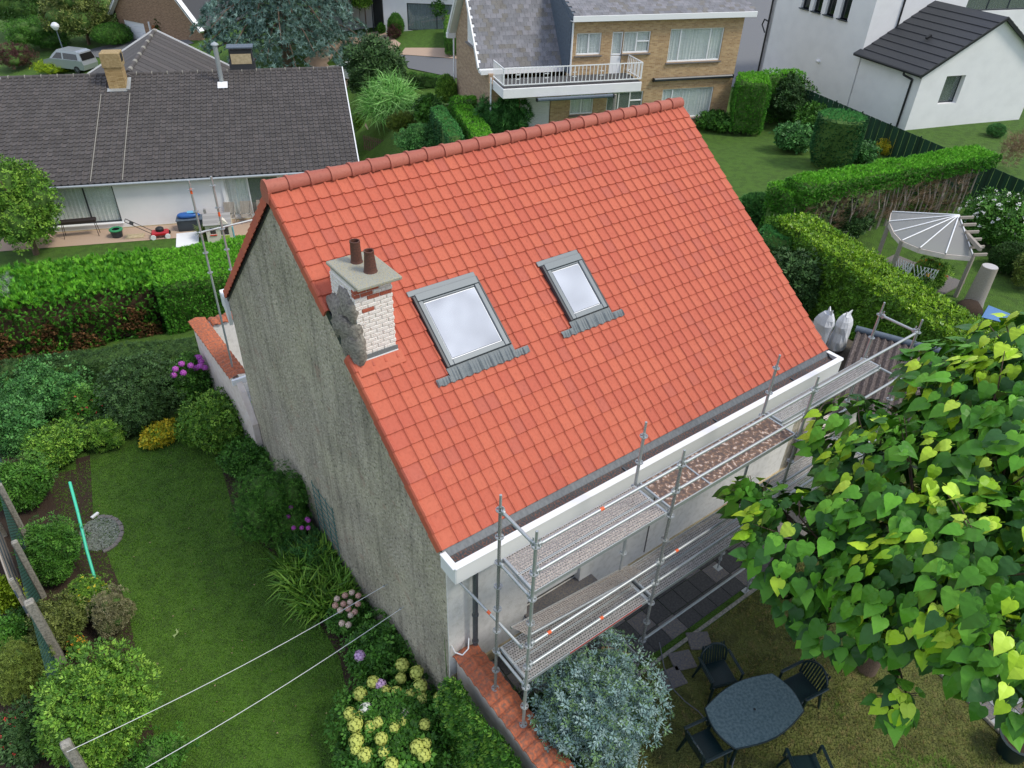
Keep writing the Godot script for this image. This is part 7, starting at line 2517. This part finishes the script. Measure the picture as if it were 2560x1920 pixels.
	for i in 6500:
		var z := rng.randf_range(0.02, 5.0)
		var top := 2.15 + 0.12 * nz.get_noise_1d(z * 60.0) - 0.5 * ss(0.35, 0.0, z)
		var y := rng.randf() * top
		var out := 0.06 + 0.28 * (1.0 - y / 2.4) + 0.12 * nz.get_noise_2d(z * 70.0, y * 70.0)
		sc.add(Vector3(-out, y, z), Vector3(-1, 0.5 + rng.randf() * 0.6, rng.randf() - 0.5), rng.randf_range(0.07, 0.12), pick(P.midyel) if rng.randf() < 0.45 else pick(P.mid))
	leaves(t, "foliage", sc, LM.broad, LM.gloss)
	b = MB.new()
	b.limb([Vector3(-0.1, 1.6, 0.12), Vector3(-0.06, 2.1, 0.02), Vector3(-0.02, 2.75, -0.08)], 0.012, 0.004, 5)
	part(t, "shoot", b.mesh(), M.core)
	# rooting twigs hanging over the lawn at the bottom
	bush("leaning_sprig", "leafy sprig leaning over the lawn at the bottom edge", "plant", Vector3(-4.35, 0.25, -2.2), Vector3(0.5, 0.8, 0.35), 420, 0.08, P.mid, LM.broad2)
	b = MB.new()
	for i in 9:
		var a := i * 0.7
		b.tri(Vector3(0.02 * i - 0.09, 0.02, 0), Vector3(0.02 * i - 0.05, 0.035, 0.05 * sin(a)), Vector3(0.02 * i - 0.06, 0.03, -0.05 * cos(a)))
	b.cyl(Vector3(-0.12, 0.02, 0), Vector3(0.12, 0.025, 0.02), 0.004, 0.003, 4)
	single("fallen_twig", b.mesh(), smat(0x8fa366, 0.8), "small leafy twig lying on the left lawn", "twig", "", Transform3D(Basis(Vector3.UP, 0.9), Vector3(-3.42, 0.01, -5.0)))
	# lawn blades
	sc = Sc.new(rng)
	for i in 26000:
		var x := rng.randf_range(-4.7, -0.75)
		var z := rng.randf_range(-11.6, 1.2)
		sc.add(Vector3(x, 0.0, z), Vector3(rng.randf() - 0.5, 1.4, rng.randf() - 0.5), rng.randf_range(0.035, 0.07), pick(P.lawn))
	var g := leaves(self, "lawn_grass", sc, LM.grass, LM.mat)
	tag(g, "short mown grass of the left garden lawn", "grass")
	sc = Sc.new(rng)
	for i in 70:
		sc.add(Vector3(rng.randf_range(-4.0, -1.2), 0.05, rng.randf_range(-11, 0.5)), Vector3(0, 1, 0), rng.randf_range(0.015, 0.04), pick(P.dry))
	g = leaves(self, "fallen_leaves", sc, LM.floret, LM.dry)
	tag(g, "small dry leaves fallen on the left lawn", "leaves")

func fence_left() -> void:
	var t := thing("wire_fence", "green wire mesh fence on concrete posts along the left border", "fence", Vector3(-5.42, 0, 0))
	var b: MB
	for q in [[-9.5, 1.78, 0.075], [-7.55, 1.75, 0.075], [-5.65, 1.88, 0.105], [-3.6, 1.72, 0.075], [-2.4, 1.9, 0.1], [-1.2, 1.75, 0.075]]:
		b = MB.new()
		b.bbox(Vector3(0, q[1] / 2, q[0]), Vector3(q[2] * 1.5, q[1], q[2] * 1.5), 0.02)
		part(t, "concrete_post", b.mesh(), M.concrete)
	var wm := smat(0x2c5248, 0.6)
	b = MB.new()
	for i in 18:
		b.box(Vector3(-0.06, 0.12 + i * 0.085, -6.2), Vector3(0.006, 0.006, 13.0))
	for i in 130:
		b.box(Vector3(-0.06, 0.83, -12.6 + i * 0.1), Vector3(0.006, 1.5, 0.006))
	tag(part(t, "wire_mesh", b.mesh(), wm), "", "", "", "stuff")
	t = thing("board_fence", "dark weathered board fence at the left picture edge", "fence", Vector3(-5.75, 0, -8.2), 0.06)
	for i in 7:
		b = MB.new()
		b.bbox(Vector3(0, 0.25 + i * 0.24, 0), Vector3(0.03, 0.22, 3.6), 0.006)
		part(t, "board", b.mesh(), M.slate_side if i % 2 else M.grey_wood)
	for z in [-1.75, 1.75]:
		b = MB.new()
		b.bbox(Vector3(0.04, 0.9, z), Vector3(0.08, 1.85, 0.08), 0.01)
		part(t, "post", b.mesh(), M.concrete)

# ------------------------------------------------------------------ patio side
func chair(label: String, at: Vector3, turn: float) -> void:
	var t := thing("plastic_chair", label, "chair", at, turn, "green plastic garden chairs")
	var m: Material = M.plastic_green
	var b := MB.new()
	b.bbox(Vector3(0, 0.42, 0.0), Vector3(0.46, 0.03, 0.44), 0.014)
	b.bbox(Vector3(0, 0.395, 0.215), Vector3(0.46, 0.06, 0.03), 0.012)
	part(t, "seat", b.mesh(), m)
	var back := node(t, "backrest")
	for i in 9:
		var x := -0.2 + i * 0.05
		b = MB.new()
		b.box(Vector3(x, 0.62, -0.265 - 0.02 * absf(x)), Vector3(0.03, 0.40, 0.014), Basis(Vector3.RIGHT, 0.25 * -1.0))
		part(back, "slat", b.mesh(), m)
	b = MB.new()
	var pts := []
	for i in 11:
		var a := PI * i / 10.0
		pts.append(Vector3(-0.25 * cos(a), 0.62 + 0.2 * sin(a), -0.27 - 0.05 * sin(a) + 0.03 * absf(cos(a))))
	b.tube(pts, 0.02, 7)
	b.tube([Vector3(-0.25, 0.62, -0.24), Vector3(-0.24, 0.43, -0.2)], 0.02, 6)
	b.tube([Vector3(0.25, 0.62, -0.24), Vector3(0.24, 0.43, -0.2)], 0.02, 6)
	part(back, "rim", b.mesh(), m)
	for sg in [-1.0, 1.0]:
		b = MB.new()
		b.bbox(Vector3(sg * 0.285, 0.645, 0.0), Vector3(0.055, 0.025, 0.5), 0.011)
		b.bbox(Vector3(sg * 0.28, 0.53, 0.235), Vector3(0.045, 0.23, 0.035), 0.011)
		part(t, "armrest", b.mesh(), m)
		for z in [-0.22, 0.22]:
			b = MB.new()
			b.cyl(Vector3(sg * 0.22, 0.42, z), Vector3(sg * 0.27, 0.0, z * 1.25), 0.03, 0.02, 6)
			part(t, "leg", b.mesh(), m)

func patio_garden() -> void:
	# paving along the house
	var t := thing("patio_paving", "dark slab paving strip along the white house front", "paving", Vector3.ZERO)
	for i in 21:
		for j in 4:
			var b0 := MB.new()
			b0.bbox(Vector3(0.72 + i * 0.42 + 0.01, 1.505, 0.24 + j * 0.40), Vector3(0.41, 0.03, 0.39), 0.006)
			part(t, "slab", b0.mesh(), M.paving if (i * 7 + j * 3) % 5 else M.slab, Transform3D(Basis(), Vector3(0, rng.randf_range(-0.004, 0.004), 0)))
	var b := MB.new()
	b.bbox(Vector3(5.0, 1.50, 1.78), Vector3(9.4, 0.06, 0.07), 0.01)
	part(t, "kerb", b.mesh(), M.concrete)
	for q in [[4.27, 1.94, 0.2], [3.71, 2.04, 0.35], [3.3, 2.18, 0.5]]:
		b = MB.new()
		b.bbox(Vector3.ZERO, Vector3(0.42, 0.04, 0.36), 0.008)
		single("stepping_stone", b.mesh(), M.slab, ["grey stepping stone nearest the chair back", "middle grey stepping stone beside the patio", "grey stepping stone with the cable across it"][[4.27, 3.71, 3.3].find(q[0])], "stepping stone", "stepping stones", Transform3D(Basis(Vector3.UP, q[2] - 0.75), Vector3(q[0], 1.512, q[1])))
	b = MB.new()
	b.bbox(Vector3.ZERO, Vector3(0.5, 0.02, 0.24), 0.004)
	single("wood_board", b.mesh(), smat(0xb09468, 0.8), "pale wooden board lying on the paving under the scaffold", "board", "", Transform3D(Basis(Vector3.UP, -0.9), Vector3(2.78, 1.54, 1.25)))
	# slab path at the right
	t = thing("garden_path", "grey block path crossing the lawn at the right", "path", Vector3.ZERO)
	var d := Vector2(-0.37, 1.8).normalized()
	var nn := Vector2(d.y, -d.x)
	for i in 16:
		for j in 3:
			var c := Vector2(7.95, 3.1) + d * (i * 0.305) + nn * (j * 0.305 - 0.1)
			b = MB.new()
			b.bbox(Vector3(c.x, 1.512, c.y), Vector3(0.295, 0.04, 0.295), 0.006, Basis(Vector3.UP, atan2(d.x, d.y)))
			part(t, "slab", b.mesh(), M.pale_paving if (i + j) % 3 else M.slab)
	for sg in [-0.27, 0.68]:
		b = MB.new()
		var c: Vector2 = Vector2(7.95, 3.1) + d * 2.3 + nn * float(sg)
		b.bbox(Vector3(c.x, 1.525, c.y), Vector3(0.05, 0.07, 5.0), 0.01, Basis(Vector3.UP, atan2(d.x, d.y)))
		part(t, "edging", b.mesh(), M.concrete)
	# table
	t = thing("garden_table", "weathered dark green barrel shaped plastic garden table", "table", Vector3(3.56, 1.5, 3.58), -0.17)
	var pts := PackedVector2Array()
	for i in 4:
		for k in 8:
			var u := k / 8.0
			var P0 := [Vector2(-0.70, -0.36), Vector2(0.70, -0.36), Vector2(0.70, 0.36), Vector2(-0.70, 0.36)]
			var a: Vector2 = P0[i]
			var e: Vector2 = P0[(i + 1) % 4]
			var o := Vector2((e - a).y, -(e - a).x).normalized()
			pts.append(a.lerp(e, u) + o * sin(u * PI) * (0.13 if i % 2 == 0 else 0.09))
	b = MB.new()
	b.poly(pts, func(p: Vector2) -> Vector3: return Vector3(p.x, 0.72, p.y), Vector3(0, -0.03, 0))
	part(t, "table_top", b.mesh(), M.table_top)
	b = MB.new()
	for i in pts.size():
		var p := pts[i] * 1.005
		var q := pts[(i + 1) % pts.size()] * 1.005
		b.cyl(Vector3(p.x, 0.700, p.y), Vector3(q.x, 0.700, q.y), 0.019, 0.019, 6, false)
	part(t, "rim", b.mesh(), M.plastic_green)
	for q in [[-0.5, -0.26], [0.5, -0.26], [0.5, 0.26], [-0.5, 0.26]]:
		b = MB.new()
		b.cyl(Vector3(q[0], 0.69, q[1]), Vector3(q[0] * 1.12, 0.0, q[1] * 1.12), 0.035, 0.028, 8)
		part(t, "leg", b.mesh(), M.plastic_green)
	b = MB.new()
	b.cyl(Vector3(0, 0.7195, 0), Vector3(0, 0.7225, 0), 0.022, 0.022, 10)
	part(t, "painted_parasol_hole", b.mesh(), M.black)  # black disc on the table top; darkness of a hole put into colour
	chair("dark green plastic chair between table and stepping stones", Vector3(3.78, 1.5, 2.72), -0.35)
	chair("dark green plastic chair at the right end of the table", Vector3(4.72, 1.5, 3.72), -1.75)
	chair("dark green plastic chair at the lower left end of the table", Vector3(2.62, 1.5, 3.45), 1.35)
	chair("dark green plastic chair cut by the bottom picture edge", Vector3(3.62, 1.5, 4.62), 2.6)
	b = MB.new()
	var cp := []
	for q in [[3.62, 1.55], [3.32, 1.96], [3.14, 2.37], [3.14, 2.63], [3.19, 2.88], [3.17, 3.08], [3.2, 3.24], [3.27, 3.56], [3.08, 3.75], [2.92, 3.83], [2.6, 4.2]]:
		cp.append(Vector3(q[0], 1.545, q[1]))
	b.tube(cp, 0.011, 6)
	single("cable", b.mesh(), smat(0x6f7276, 0.6), "grey cable running across the grass to the table", "cable")
	t = thing("planter", "dark green planter at the bottom right edge", "planter", Vector3(6.85, 1.5, 6.35), 0.4)
	b = MB.new()
	b.lathe(Vector3.ZERO, [Vector2(0.2, 0), Vector2(0.27, 0.38), Vector2(0.3, 0.4), Vector2(0.3, 0.43), Vector2(0.25, 0.43), Vector2(0.24, 0.34), Vector2(0.0, 0.34)], 18)
	part(t, "pot", b.mesh(), M.plastic_green)
	b = MB.new()
	b.cyl(Vector3(0, 0.36, 0), Vector3(0, 0.38, 0), 0.235, 0.235, 16)
	part(t, "soil", b.mesh(), M.soil)
	bush("blue_spruce_shrub", "blue grey rounded evergreen shrub below the scaffold", "shrub", Vector3(1.43, 1.50, 2.15), Vector3(0.96, 1.95, 0.96), 11000, 0.065, P.blue, LM.broad2, "")
	bush("wall_evergreen", "dark leafy shrub between garden wall and blue grey shrub", "shrub", Vector3(0.86, 1.5, 2.3), Vector3(0.4, 0.9, 1.2), 1500, 0.09, P.dark2, LM.broad)
	# thin dry lawn
	var sc := Sc.new(rng)
	for i in 26000:
		var x := rng.randf_range(0.6, 11.0)
		var z := rng.randf_range(1.85, 8.0)
		var n := nz.get_noise_2d(x * 14.0, z * 14.0)
		if n > rng.randf_range(-0.5, 0.3): sc.add(Vector3(x, 1.5, z), Vector3(rng.randf() - 0.5, 1.2, rng.randf() - 0.5), rng.randf_range(0.05, 0.1), pick(P.lawn2) if n < 0.25 else pick(P.lawn))
	var g := leaves(self, "patio_grass", sc, LM.grass, LM.dry)
	tag(g, "thin dry grass round the garden table", "grass")
	struct("dry_lawn", drape([[Vector2(0.5, 1.83), Vector2(0.5, 12)], [Vector2(12, 1.83), Vector2(12, 12)]], 0.004), lawn_material(0x54582a, 0x646a34, 0x80724c, 191), "thin dry lawn on the patio side")
	rng.seed = 5

func big_tree() -> void:
	var base := Vector3(6.3, 1.5, 4.1)
	var t := thing("big_leaf_tree", "tree with large heart shaped bright green leaves at the right", "tree", base)
	var lobes := [[Vector3(5.76, 5.79, 3.75), 1.35], [Vector3(4.42, 5.06, 2.95), 0.85], [Vector3(7.22, 6.64, 3.8), 1.25], [Vector3(6.28, 5.81, 2.51), 0.8], [Vector3(5.11, 5.93, 5.19), 1.35], [Vector3(4.17, 4.49, 3.98), 0.55], [Vector3(7.64, 6.7, 2.96), 0.75], [Vector3(4.64, 4.98, 1.99), 0.45], [Vector3(4.32, 5.73, 5.87), 0.8], [Vector3(4.63, 5.41, 4.52), 1.0], [Vector3(4.12, 4.34, 3.38), 0.4], [Vector3(8.07, 7.23, 3.51), 0.8], [Vector3(6.4, 5.2, 4.6), 1.2], [Vector3(7.6, 5.8, 4.6), 1.3], [Vector3(6.0, 4.7, 3.4), 1.0], [Vector3(5.3, 4.6, 4.4), 0.9], [Vector3(6.6, 6.6, 4.6), 1.2], [Vector3(8.3, 6.6, 4.3), 1.0], [Vector3(3.89, 4.3, 5.07), 0.3]]
	var b := MB.new()
	b.limb([Vector3(0, -0.1, 0), Vector3(0.02, 1.0, 0.02), Vector3(-0.1, 2.3, 0), Vector3(-0.2, 3.4, 0)], 0.17, 0.09, 10)
	for l in lobes:
		var e: Vector3 = l[0] - base
		var s := Vector3(-0.1, clampf(e.y * 0.45, 1.4, 2.8), 0)
		b.limb([s, s.lerp(e, 0.5) + Vector3(0, 0.35, 0), e], 0.05, 0.014, 6)
		for k in 5:
			var q := Vector3(rng.randf() - 0.5, rng.randf() * 0.4, rng.randf() - 0.5).normalized() * float(l[1]) * 0.9
			b.limb([s.lerp(e, 0.75) + Vector3(0, 0.2, 0), e + q * 0.5, e + q], 0.018, 0.005, 5)
	part(t, "trunk", b.mesh(), M.bark)
	var meshes := [heart(1, 0.32, 0.18), heart(2, 0.5, 0.26), heart(3, 0.18, 0.1)]
	var all := []
	for l in lobes:
		var c: Vector3 = l[0] - base
		var r: float = l[1]
		for i in int(430.0 * r * r + 90.0 * r):
			var d := Vector3(rng.randf_range(-1, 1), rng.randf_range(-0.75, 1), rng.randf_range(-1, 1))
			if d.length() > 1.0 or d.length() < 0.05: continue
			var e := pow(d.length(), 0.35)
			d = d.normalized()
			var p := c + d * r * e * Vector3(1, 0.85, 1)
			var z := (Vector3(d.x, 0, d.z) + Vector3(rng.randf() - 0.5, 0, rng.randf() - 0.5) * 0.9).normalized() * 0.75 + Vector3(0, rng.randf_range(-1.1, 0.0), 0)
			z = z.normalized()
			var y := (Vector3(0, 1, 0) + d * 0.5 + Vector3(rng.randf() - 0.5, 0, rng.randf() - 0.5) * 0.5)
			y = (y - z * y.dot(z)).normalized()
			var x := y.cross(z)
			var s := rng.randf_range(0.17, 0.31)
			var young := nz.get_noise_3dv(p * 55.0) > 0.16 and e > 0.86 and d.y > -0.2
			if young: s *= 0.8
			all.append([Transform3D(Basis(x * s, y * s, z * s), p), 2 if young else 1 if e < 0.8 or rng.randf() < 0.2 else 0, s])  # inner leaves and some random ones take the darker palette
	var eye := Vector3(-3.68, 13.27, 6.27) - base
	# the largest leaves facing the viewer are parts of their own
	for a in all: a.append(a[0].origin.distance_to(eye) / a[2])
	all.sort_custom(func(p, q): return p[3] < q[3])
	var pals := [P.heart, P.heartdark, P.heartyoung]
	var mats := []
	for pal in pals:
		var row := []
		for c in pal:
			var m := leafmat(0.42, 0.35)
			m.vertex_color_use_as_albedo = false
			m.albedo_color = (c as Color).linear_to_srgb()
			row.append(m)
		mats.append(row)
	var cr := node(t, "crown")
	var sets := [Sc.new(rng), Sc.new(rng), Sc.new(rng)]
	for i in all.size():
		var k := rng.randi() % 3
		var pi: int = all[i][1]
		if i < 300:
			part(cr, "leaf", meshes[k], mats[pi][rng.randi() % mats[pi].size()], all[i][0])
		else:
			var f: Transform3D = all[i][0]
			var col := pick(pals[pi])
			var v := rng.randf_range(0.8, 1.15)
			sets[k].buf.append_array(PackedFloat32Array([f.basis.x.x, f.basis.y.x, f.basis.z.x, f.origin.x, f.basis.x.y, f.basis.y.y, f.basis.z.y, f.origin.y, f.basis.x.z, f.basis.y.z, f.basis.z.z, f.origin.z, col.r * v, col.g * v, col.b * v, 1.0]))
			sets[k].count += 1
	for k in 3:
		leaves(cr, "smaller_leaves", sets[k], meshes[k], leafmat(0.42, 0.35))

func small_things() -> void:
	# things on the bungalow's terrace; the frame is the bungalow's own
	var fr := Transform3D(Basis(Vector3.UP, -0.3855), Vector3(-0.45, -3.75, -35.89))
	var at := func(x: float, z: float, y := 0.0) -> Vector3: return fr * Vector3(x, y, z)
	struct("terrace", drape([[Vector2(-4.0, -35.6), Vector2(-3.4, -37.3)], [Vector2(3.9, -32.4), Vector2(4.6, -34.1)], [Vector2(11.5, -28.5), Vector2(13.0, -30.8)]], 0.02), M.pink_paving, "narrow paved terrace along the bungalow")
	# red mower
	var t := thing("lawn_mower", "red lawn mower with raised handle on the bungalow terrace", "lawn mower", at.call(4.5, 1.3), -0.3)
	var b := MB.new()
	b.bbox(Vector3(0, 0.26, 0), Vector3(0.85, 0.2, 0.5), 0.06)
	part(t, "deck", b.mesh(), smat(0xb0202a, 0.35))
	b = MB.new()
	b.lathe(Vector3(0.02, 0.36, 0), [Vector2(0.2, 0), Vector2(0.2, 0.14), Vector2(0.12, 0.2), Vector2(0, 0.21)], 14)
	part(t, "engine", b.mesh(), M.black)
	for q in [[-0.34, -0.27], [-0.34, 0.27], [0.36, -0.27], [0.36, 0.27]]:
		b = MB.new()
		b.cyl(Vector3(q[0], 0.13, q[1] - 0.03), Vector3(q[0], 0.13, q[1] + 0.03), 0.13, 0.13, 14)
		part(t, "wheel", b.mesh(), M.white_pvc if q[1] > 0 else M.black)
	for z in [-0.2, 0.2]:
		b = MB.new()
		b.tube([Vector3(-0.35, 0.3, z), Vector3(-1.0, 0.78, z), Vector3(-1.45, 1.1, z)], 0.018, 6)
		part(t, "handle_bar", b.mesh(), M.black)
	b = MB.new()
	b.tube([Vector3(-1.45, 1.1, -0.2), Vector3(-1.47, 1.12, 0.2)], 0.018, 6)
	b.box(Vector3(-1.2, 0.93, 0), Vector3(0.2, 0.02, 0.36), Basis(Vector3.BACK, -0.62))
	part(t, "grip", b.mesh(), M.black)
	# trough barbecue
	t = thing("trough_grill", "long dark trough barbecue on thin legs by the window", "barbecue", at.call(0.6, 0.45), -0.32)
	b = MB.new()
	b.bbox(Vector3(0, 0.85, 0), Vector3(1.7, 0.16, 0.36), 0.03)
	part(t, "trough", b.mesh(), smat(0x2a201e, 0.7))
	for q in [[-0.75, -0.14], [-0.75, 0.14], [0.75, -0.14], [0.75, 0.14]]:
		b = MB.new()
		b.cyl(Vector3(q[0], 0.8, q[1]), Vector3(q[0] * 1.08, 0, q[1] * 1.6), 0.016, 0.016, 6)
		part(t, "leg", b.mesh(), smat(0x2a201e, 0.7))
	t = thing("garden_tub", "dark tub with green rim on the bungalow terrace", "tub", at.call(2.35, 0.85))
	b = MB.new()
	b.lathe(Vector3.ZERO, [Vector2(0.24, 0), Vector2(0.31, 0.42), Vector2(0.29, 0.42), Vector2(0.2, 0.1), Vector2(0, 0.1)], 16)
	part(t, "tub", b.mesh(), M.anthracite)
	b = MB.new()
	b.lathe(Vector3(0, 0.38, 0), [Vector2(0.33, 0), Vector2(0.34, 0.05), Vector2(0.28, 0.09), Vector2(0.18, 0.06)], 16)
	part(t, "rim", b.mesh(), smat(0x2f8a5a, 0.5))
	b = MB.new()
	b.bbox(Vector3(0, 0.03, 0), Vector3(0.9, 0.06, 0.5), 0.01)
	single("paving_slab", b.mesh(), M.plinth, "sandy slab between tub and mower", "slab", "", Transform3D(Basis(Vector3.UP, -0.4), at.call(3.2, 1.0)))
	# storage box with blue toys
	t = thing("storage_box", "dark grey garden storage box against the white wall", "storage box", at.call(6.0, 0.55), -0.3855)
	b = MB.new()
	b.bbox(Vector3(0, 0.3, 0), Vector3(1.35, 0.6, 0.6), 0.02)
	part(t, "box", b.mesh(), M.anthracite)
	b = MB.new()
	b.bbox(Vector3(0, 0.63, 0), Vector3(1.42, 0.07, 0.66), 0.02)
	part(t, "lid", b.mesh(), M.slate_side)
	t = thing("folded_pool", "folded blue paddling pool lying on the storage box", "paddling pool", at.call(6.0, 0.55, 0.67), -0.3855)
	b = MB.new()
	b.blob(Vector3(0, 0.12, 0), Vector3(0.55, 0.16, 0.25), nz, 0.4, 14, 8, -0.7)
	part(t, "pool", b.mesh(), smat(0x2f62a8, 0.4))
	b = MB.new()
	b.bbox(Vector3(0.1, 0.28, 0), Vector3(0.42, 0.06, 0.24), 0.02)
	part(t, "pale_print", b.mesh(), smat(0x6fb4d8, 0.4))
	b = MB.new()
	b.bbox(Vector3(0, 0.015, 0), Vector3(1.1, 0.03, 1.7), 0.005)
	single("white_board", b.mesh(), M.white_pvc, "white board lying on the grass before the storage box", "board", "", Transform3D(Basis(Vector3.UP, -0.3), at.call(5.85, 1.9, 0.02)))
	# playhouse
	t = thing("playhouse", "cream toy playhouse with grey shingled roof on the terrace", "playhouse", at.call(7.55, 2.1), -0.3855)
	b = MB.new()
	wallh(b, -0.62, 0.62, 0.0, 1.1, 0.5, 0.04, [[0.08, 0.48, 0.42, 0.98], [-0.42, -0.14, 0.5, 0.85]])
	b.box(Vector3(-0.6, 0.55, 0.0), Vector3(0.04, 1.1, 0.96))
	b.box(Vector3(0.6, 0.55, 0.0), Vector3(0.04, 1.1, 0.96))
	b.box(Vector3(0, 0.55, -0.48), Vector3(1.2, 1.1, 0.04))
	part(t, "walls", b.mesh(), smat(0xded6c8, 0.6))
	var roofp := node(t, "roof")
	for sg in [-1.0, 1.0]:
		for i in 5:
			b = MB.new()
			b.bbox(Vector3(0, 1.08 + i * 0.075, sg * (0.58 - i * 0.125)), Vector3(1.36, 0.03, 0.16), 0.006, Basis(Vector3.RIGHT, sg * 0.5))
			part(roofp, "shingle_row", b.mesh(), smat(0x8d8b88, 0.8) if i % 2 else smat(0x999794, 0.8))
	b = MB.new()
	b.poly(PackedVector2Array([Vector2(0.0, 1.05), Vector2(0.56, 1.05), Vector2(0.28, 1.32)]), func(p: Vector2) -> Vector3: return Vector3(p.x, p.y, 0.62), Vector3(0, 0, -0.3))
	part(roofp, "porch_gable", b.mesh(), smat(0xded6c8, 0.6))
	b = MB.new()
	b.bbox(Vector3(-0.55, 1.5, -0.1), Vector3(0.12, 0.3, 0.12), 0.01)
	part(t, "chimney", b.mesh(), smat(0x8d8b88, 0.8))
	b = MB.new()
	b.bbox(Vector3(0.28, 0.22, 0.51), Vector3(0.4, 0.38, 0.03), 0.01)
	part(t, "green_door", b.mesh(), smat(0x9dbb4a, 0.5))
	b = MB.new()
	b.bbox(Vector3(-0.28, 0.46, 0.52), Vector3(0.34, 0.05, 0.06), 0.01)
	part(t, "red_sill", b.mesh(), smat(0xc8402f, 0.5))
	b = MB.new()
	b.bbox(Vector3(0.66, 0.4, 0.2), Vector3(0.05, 0.7, 0.25), 0.01)
	part(t, "toy_panel", b.mesh(), smat(0x6fb0c4, 0.5))
	# folding wooden chairs
	for i in 3:
		t = thing("folding_chair", ["weathered wooden folding chair nearest the playhouse", "middle weathered wooden folding chair on the terrace", "weathered wooden folding chair half hidden by the roof verge"][i], "chair", at.call(7.95 + i * 0.85, 0.25), -0.45, "wooden terrace chairs")
		for k in 7:
			b = MB.new()
			b.bbox(Vector3(-0.21 + k * 0.07, 0.78, -0.28), Vector3(0.055, 0.66, 0.018), 0.004, Basis(Vector3.RIGHT, -0.3))
			part(t, "back_slat", b.mesh(), M.grey_wood)
		for k in 5:
			b = MB.new()
			b.bbox(Vector3(0, 0.42, -0.16 + k * 0.09), Vector3(0.5, 0.018, 0.075), 0.004)
			part(t, "seat_slat", b.mesh(), M.grey_wood)
		for sg in [-1.0, 1.0]:
			b = MB.new()
			b.tube([Vector3(sg * 0.26, 0.0, -0.25), Vector3(sg * 0.26, 0.6, 0.2)], 0.018, 5)
			part(t, "leg", b.mesh(), M.grey_wood)
			b = MB.new()
			b.tube([Vector3(sg * 0.26, 0.0, 0.25), Vector3(sg * 0.26, 1.1, -0.38)], 0.018, 5)
			part(t, "leg", b.mesh(), M.grey_wood)
			b = MB.new()
			b.bbox(Vector3(sg * 0.27, 0.62, 0.02), Vector3(0.05, 0.02, 0.46), 0.005)
			part(t, "armrest", b.mesh(), M.grey_wood)
	# potted palm
	t = thing("yucca", "spiky yucca plant in front of the storage box", "plant", at.call(6.75, 2.0))
	var sc := Sc.new(rng)
	for i in 16:
		sc.add(Vector3(0, 0.15, 0), Vector3(rng.randf() - 0.5, 0.9, rng.randf() - 0.5), rng.randf_range(0.55, 0.8), pick(P.olive2))
	leaves(t, "blades", sc, LM.iris, LM.mat)
	# white flex over the coping by the downpipe
	b = MB.new()
	b.tube([Vector3(0.1, 2.62, 0.03), Vector3(0.12, 2.5, 0.1), Vector3(0.2, 2.48, 0.2), Vector3(0.33, 2.52, 0.18), Vector3(0.42, 2.6, 0.06)], 0.012, 6)
	single("white_flex", b.mesh(), M.white_pvc, "white flex looped over the wall coping by the corner", "cable")
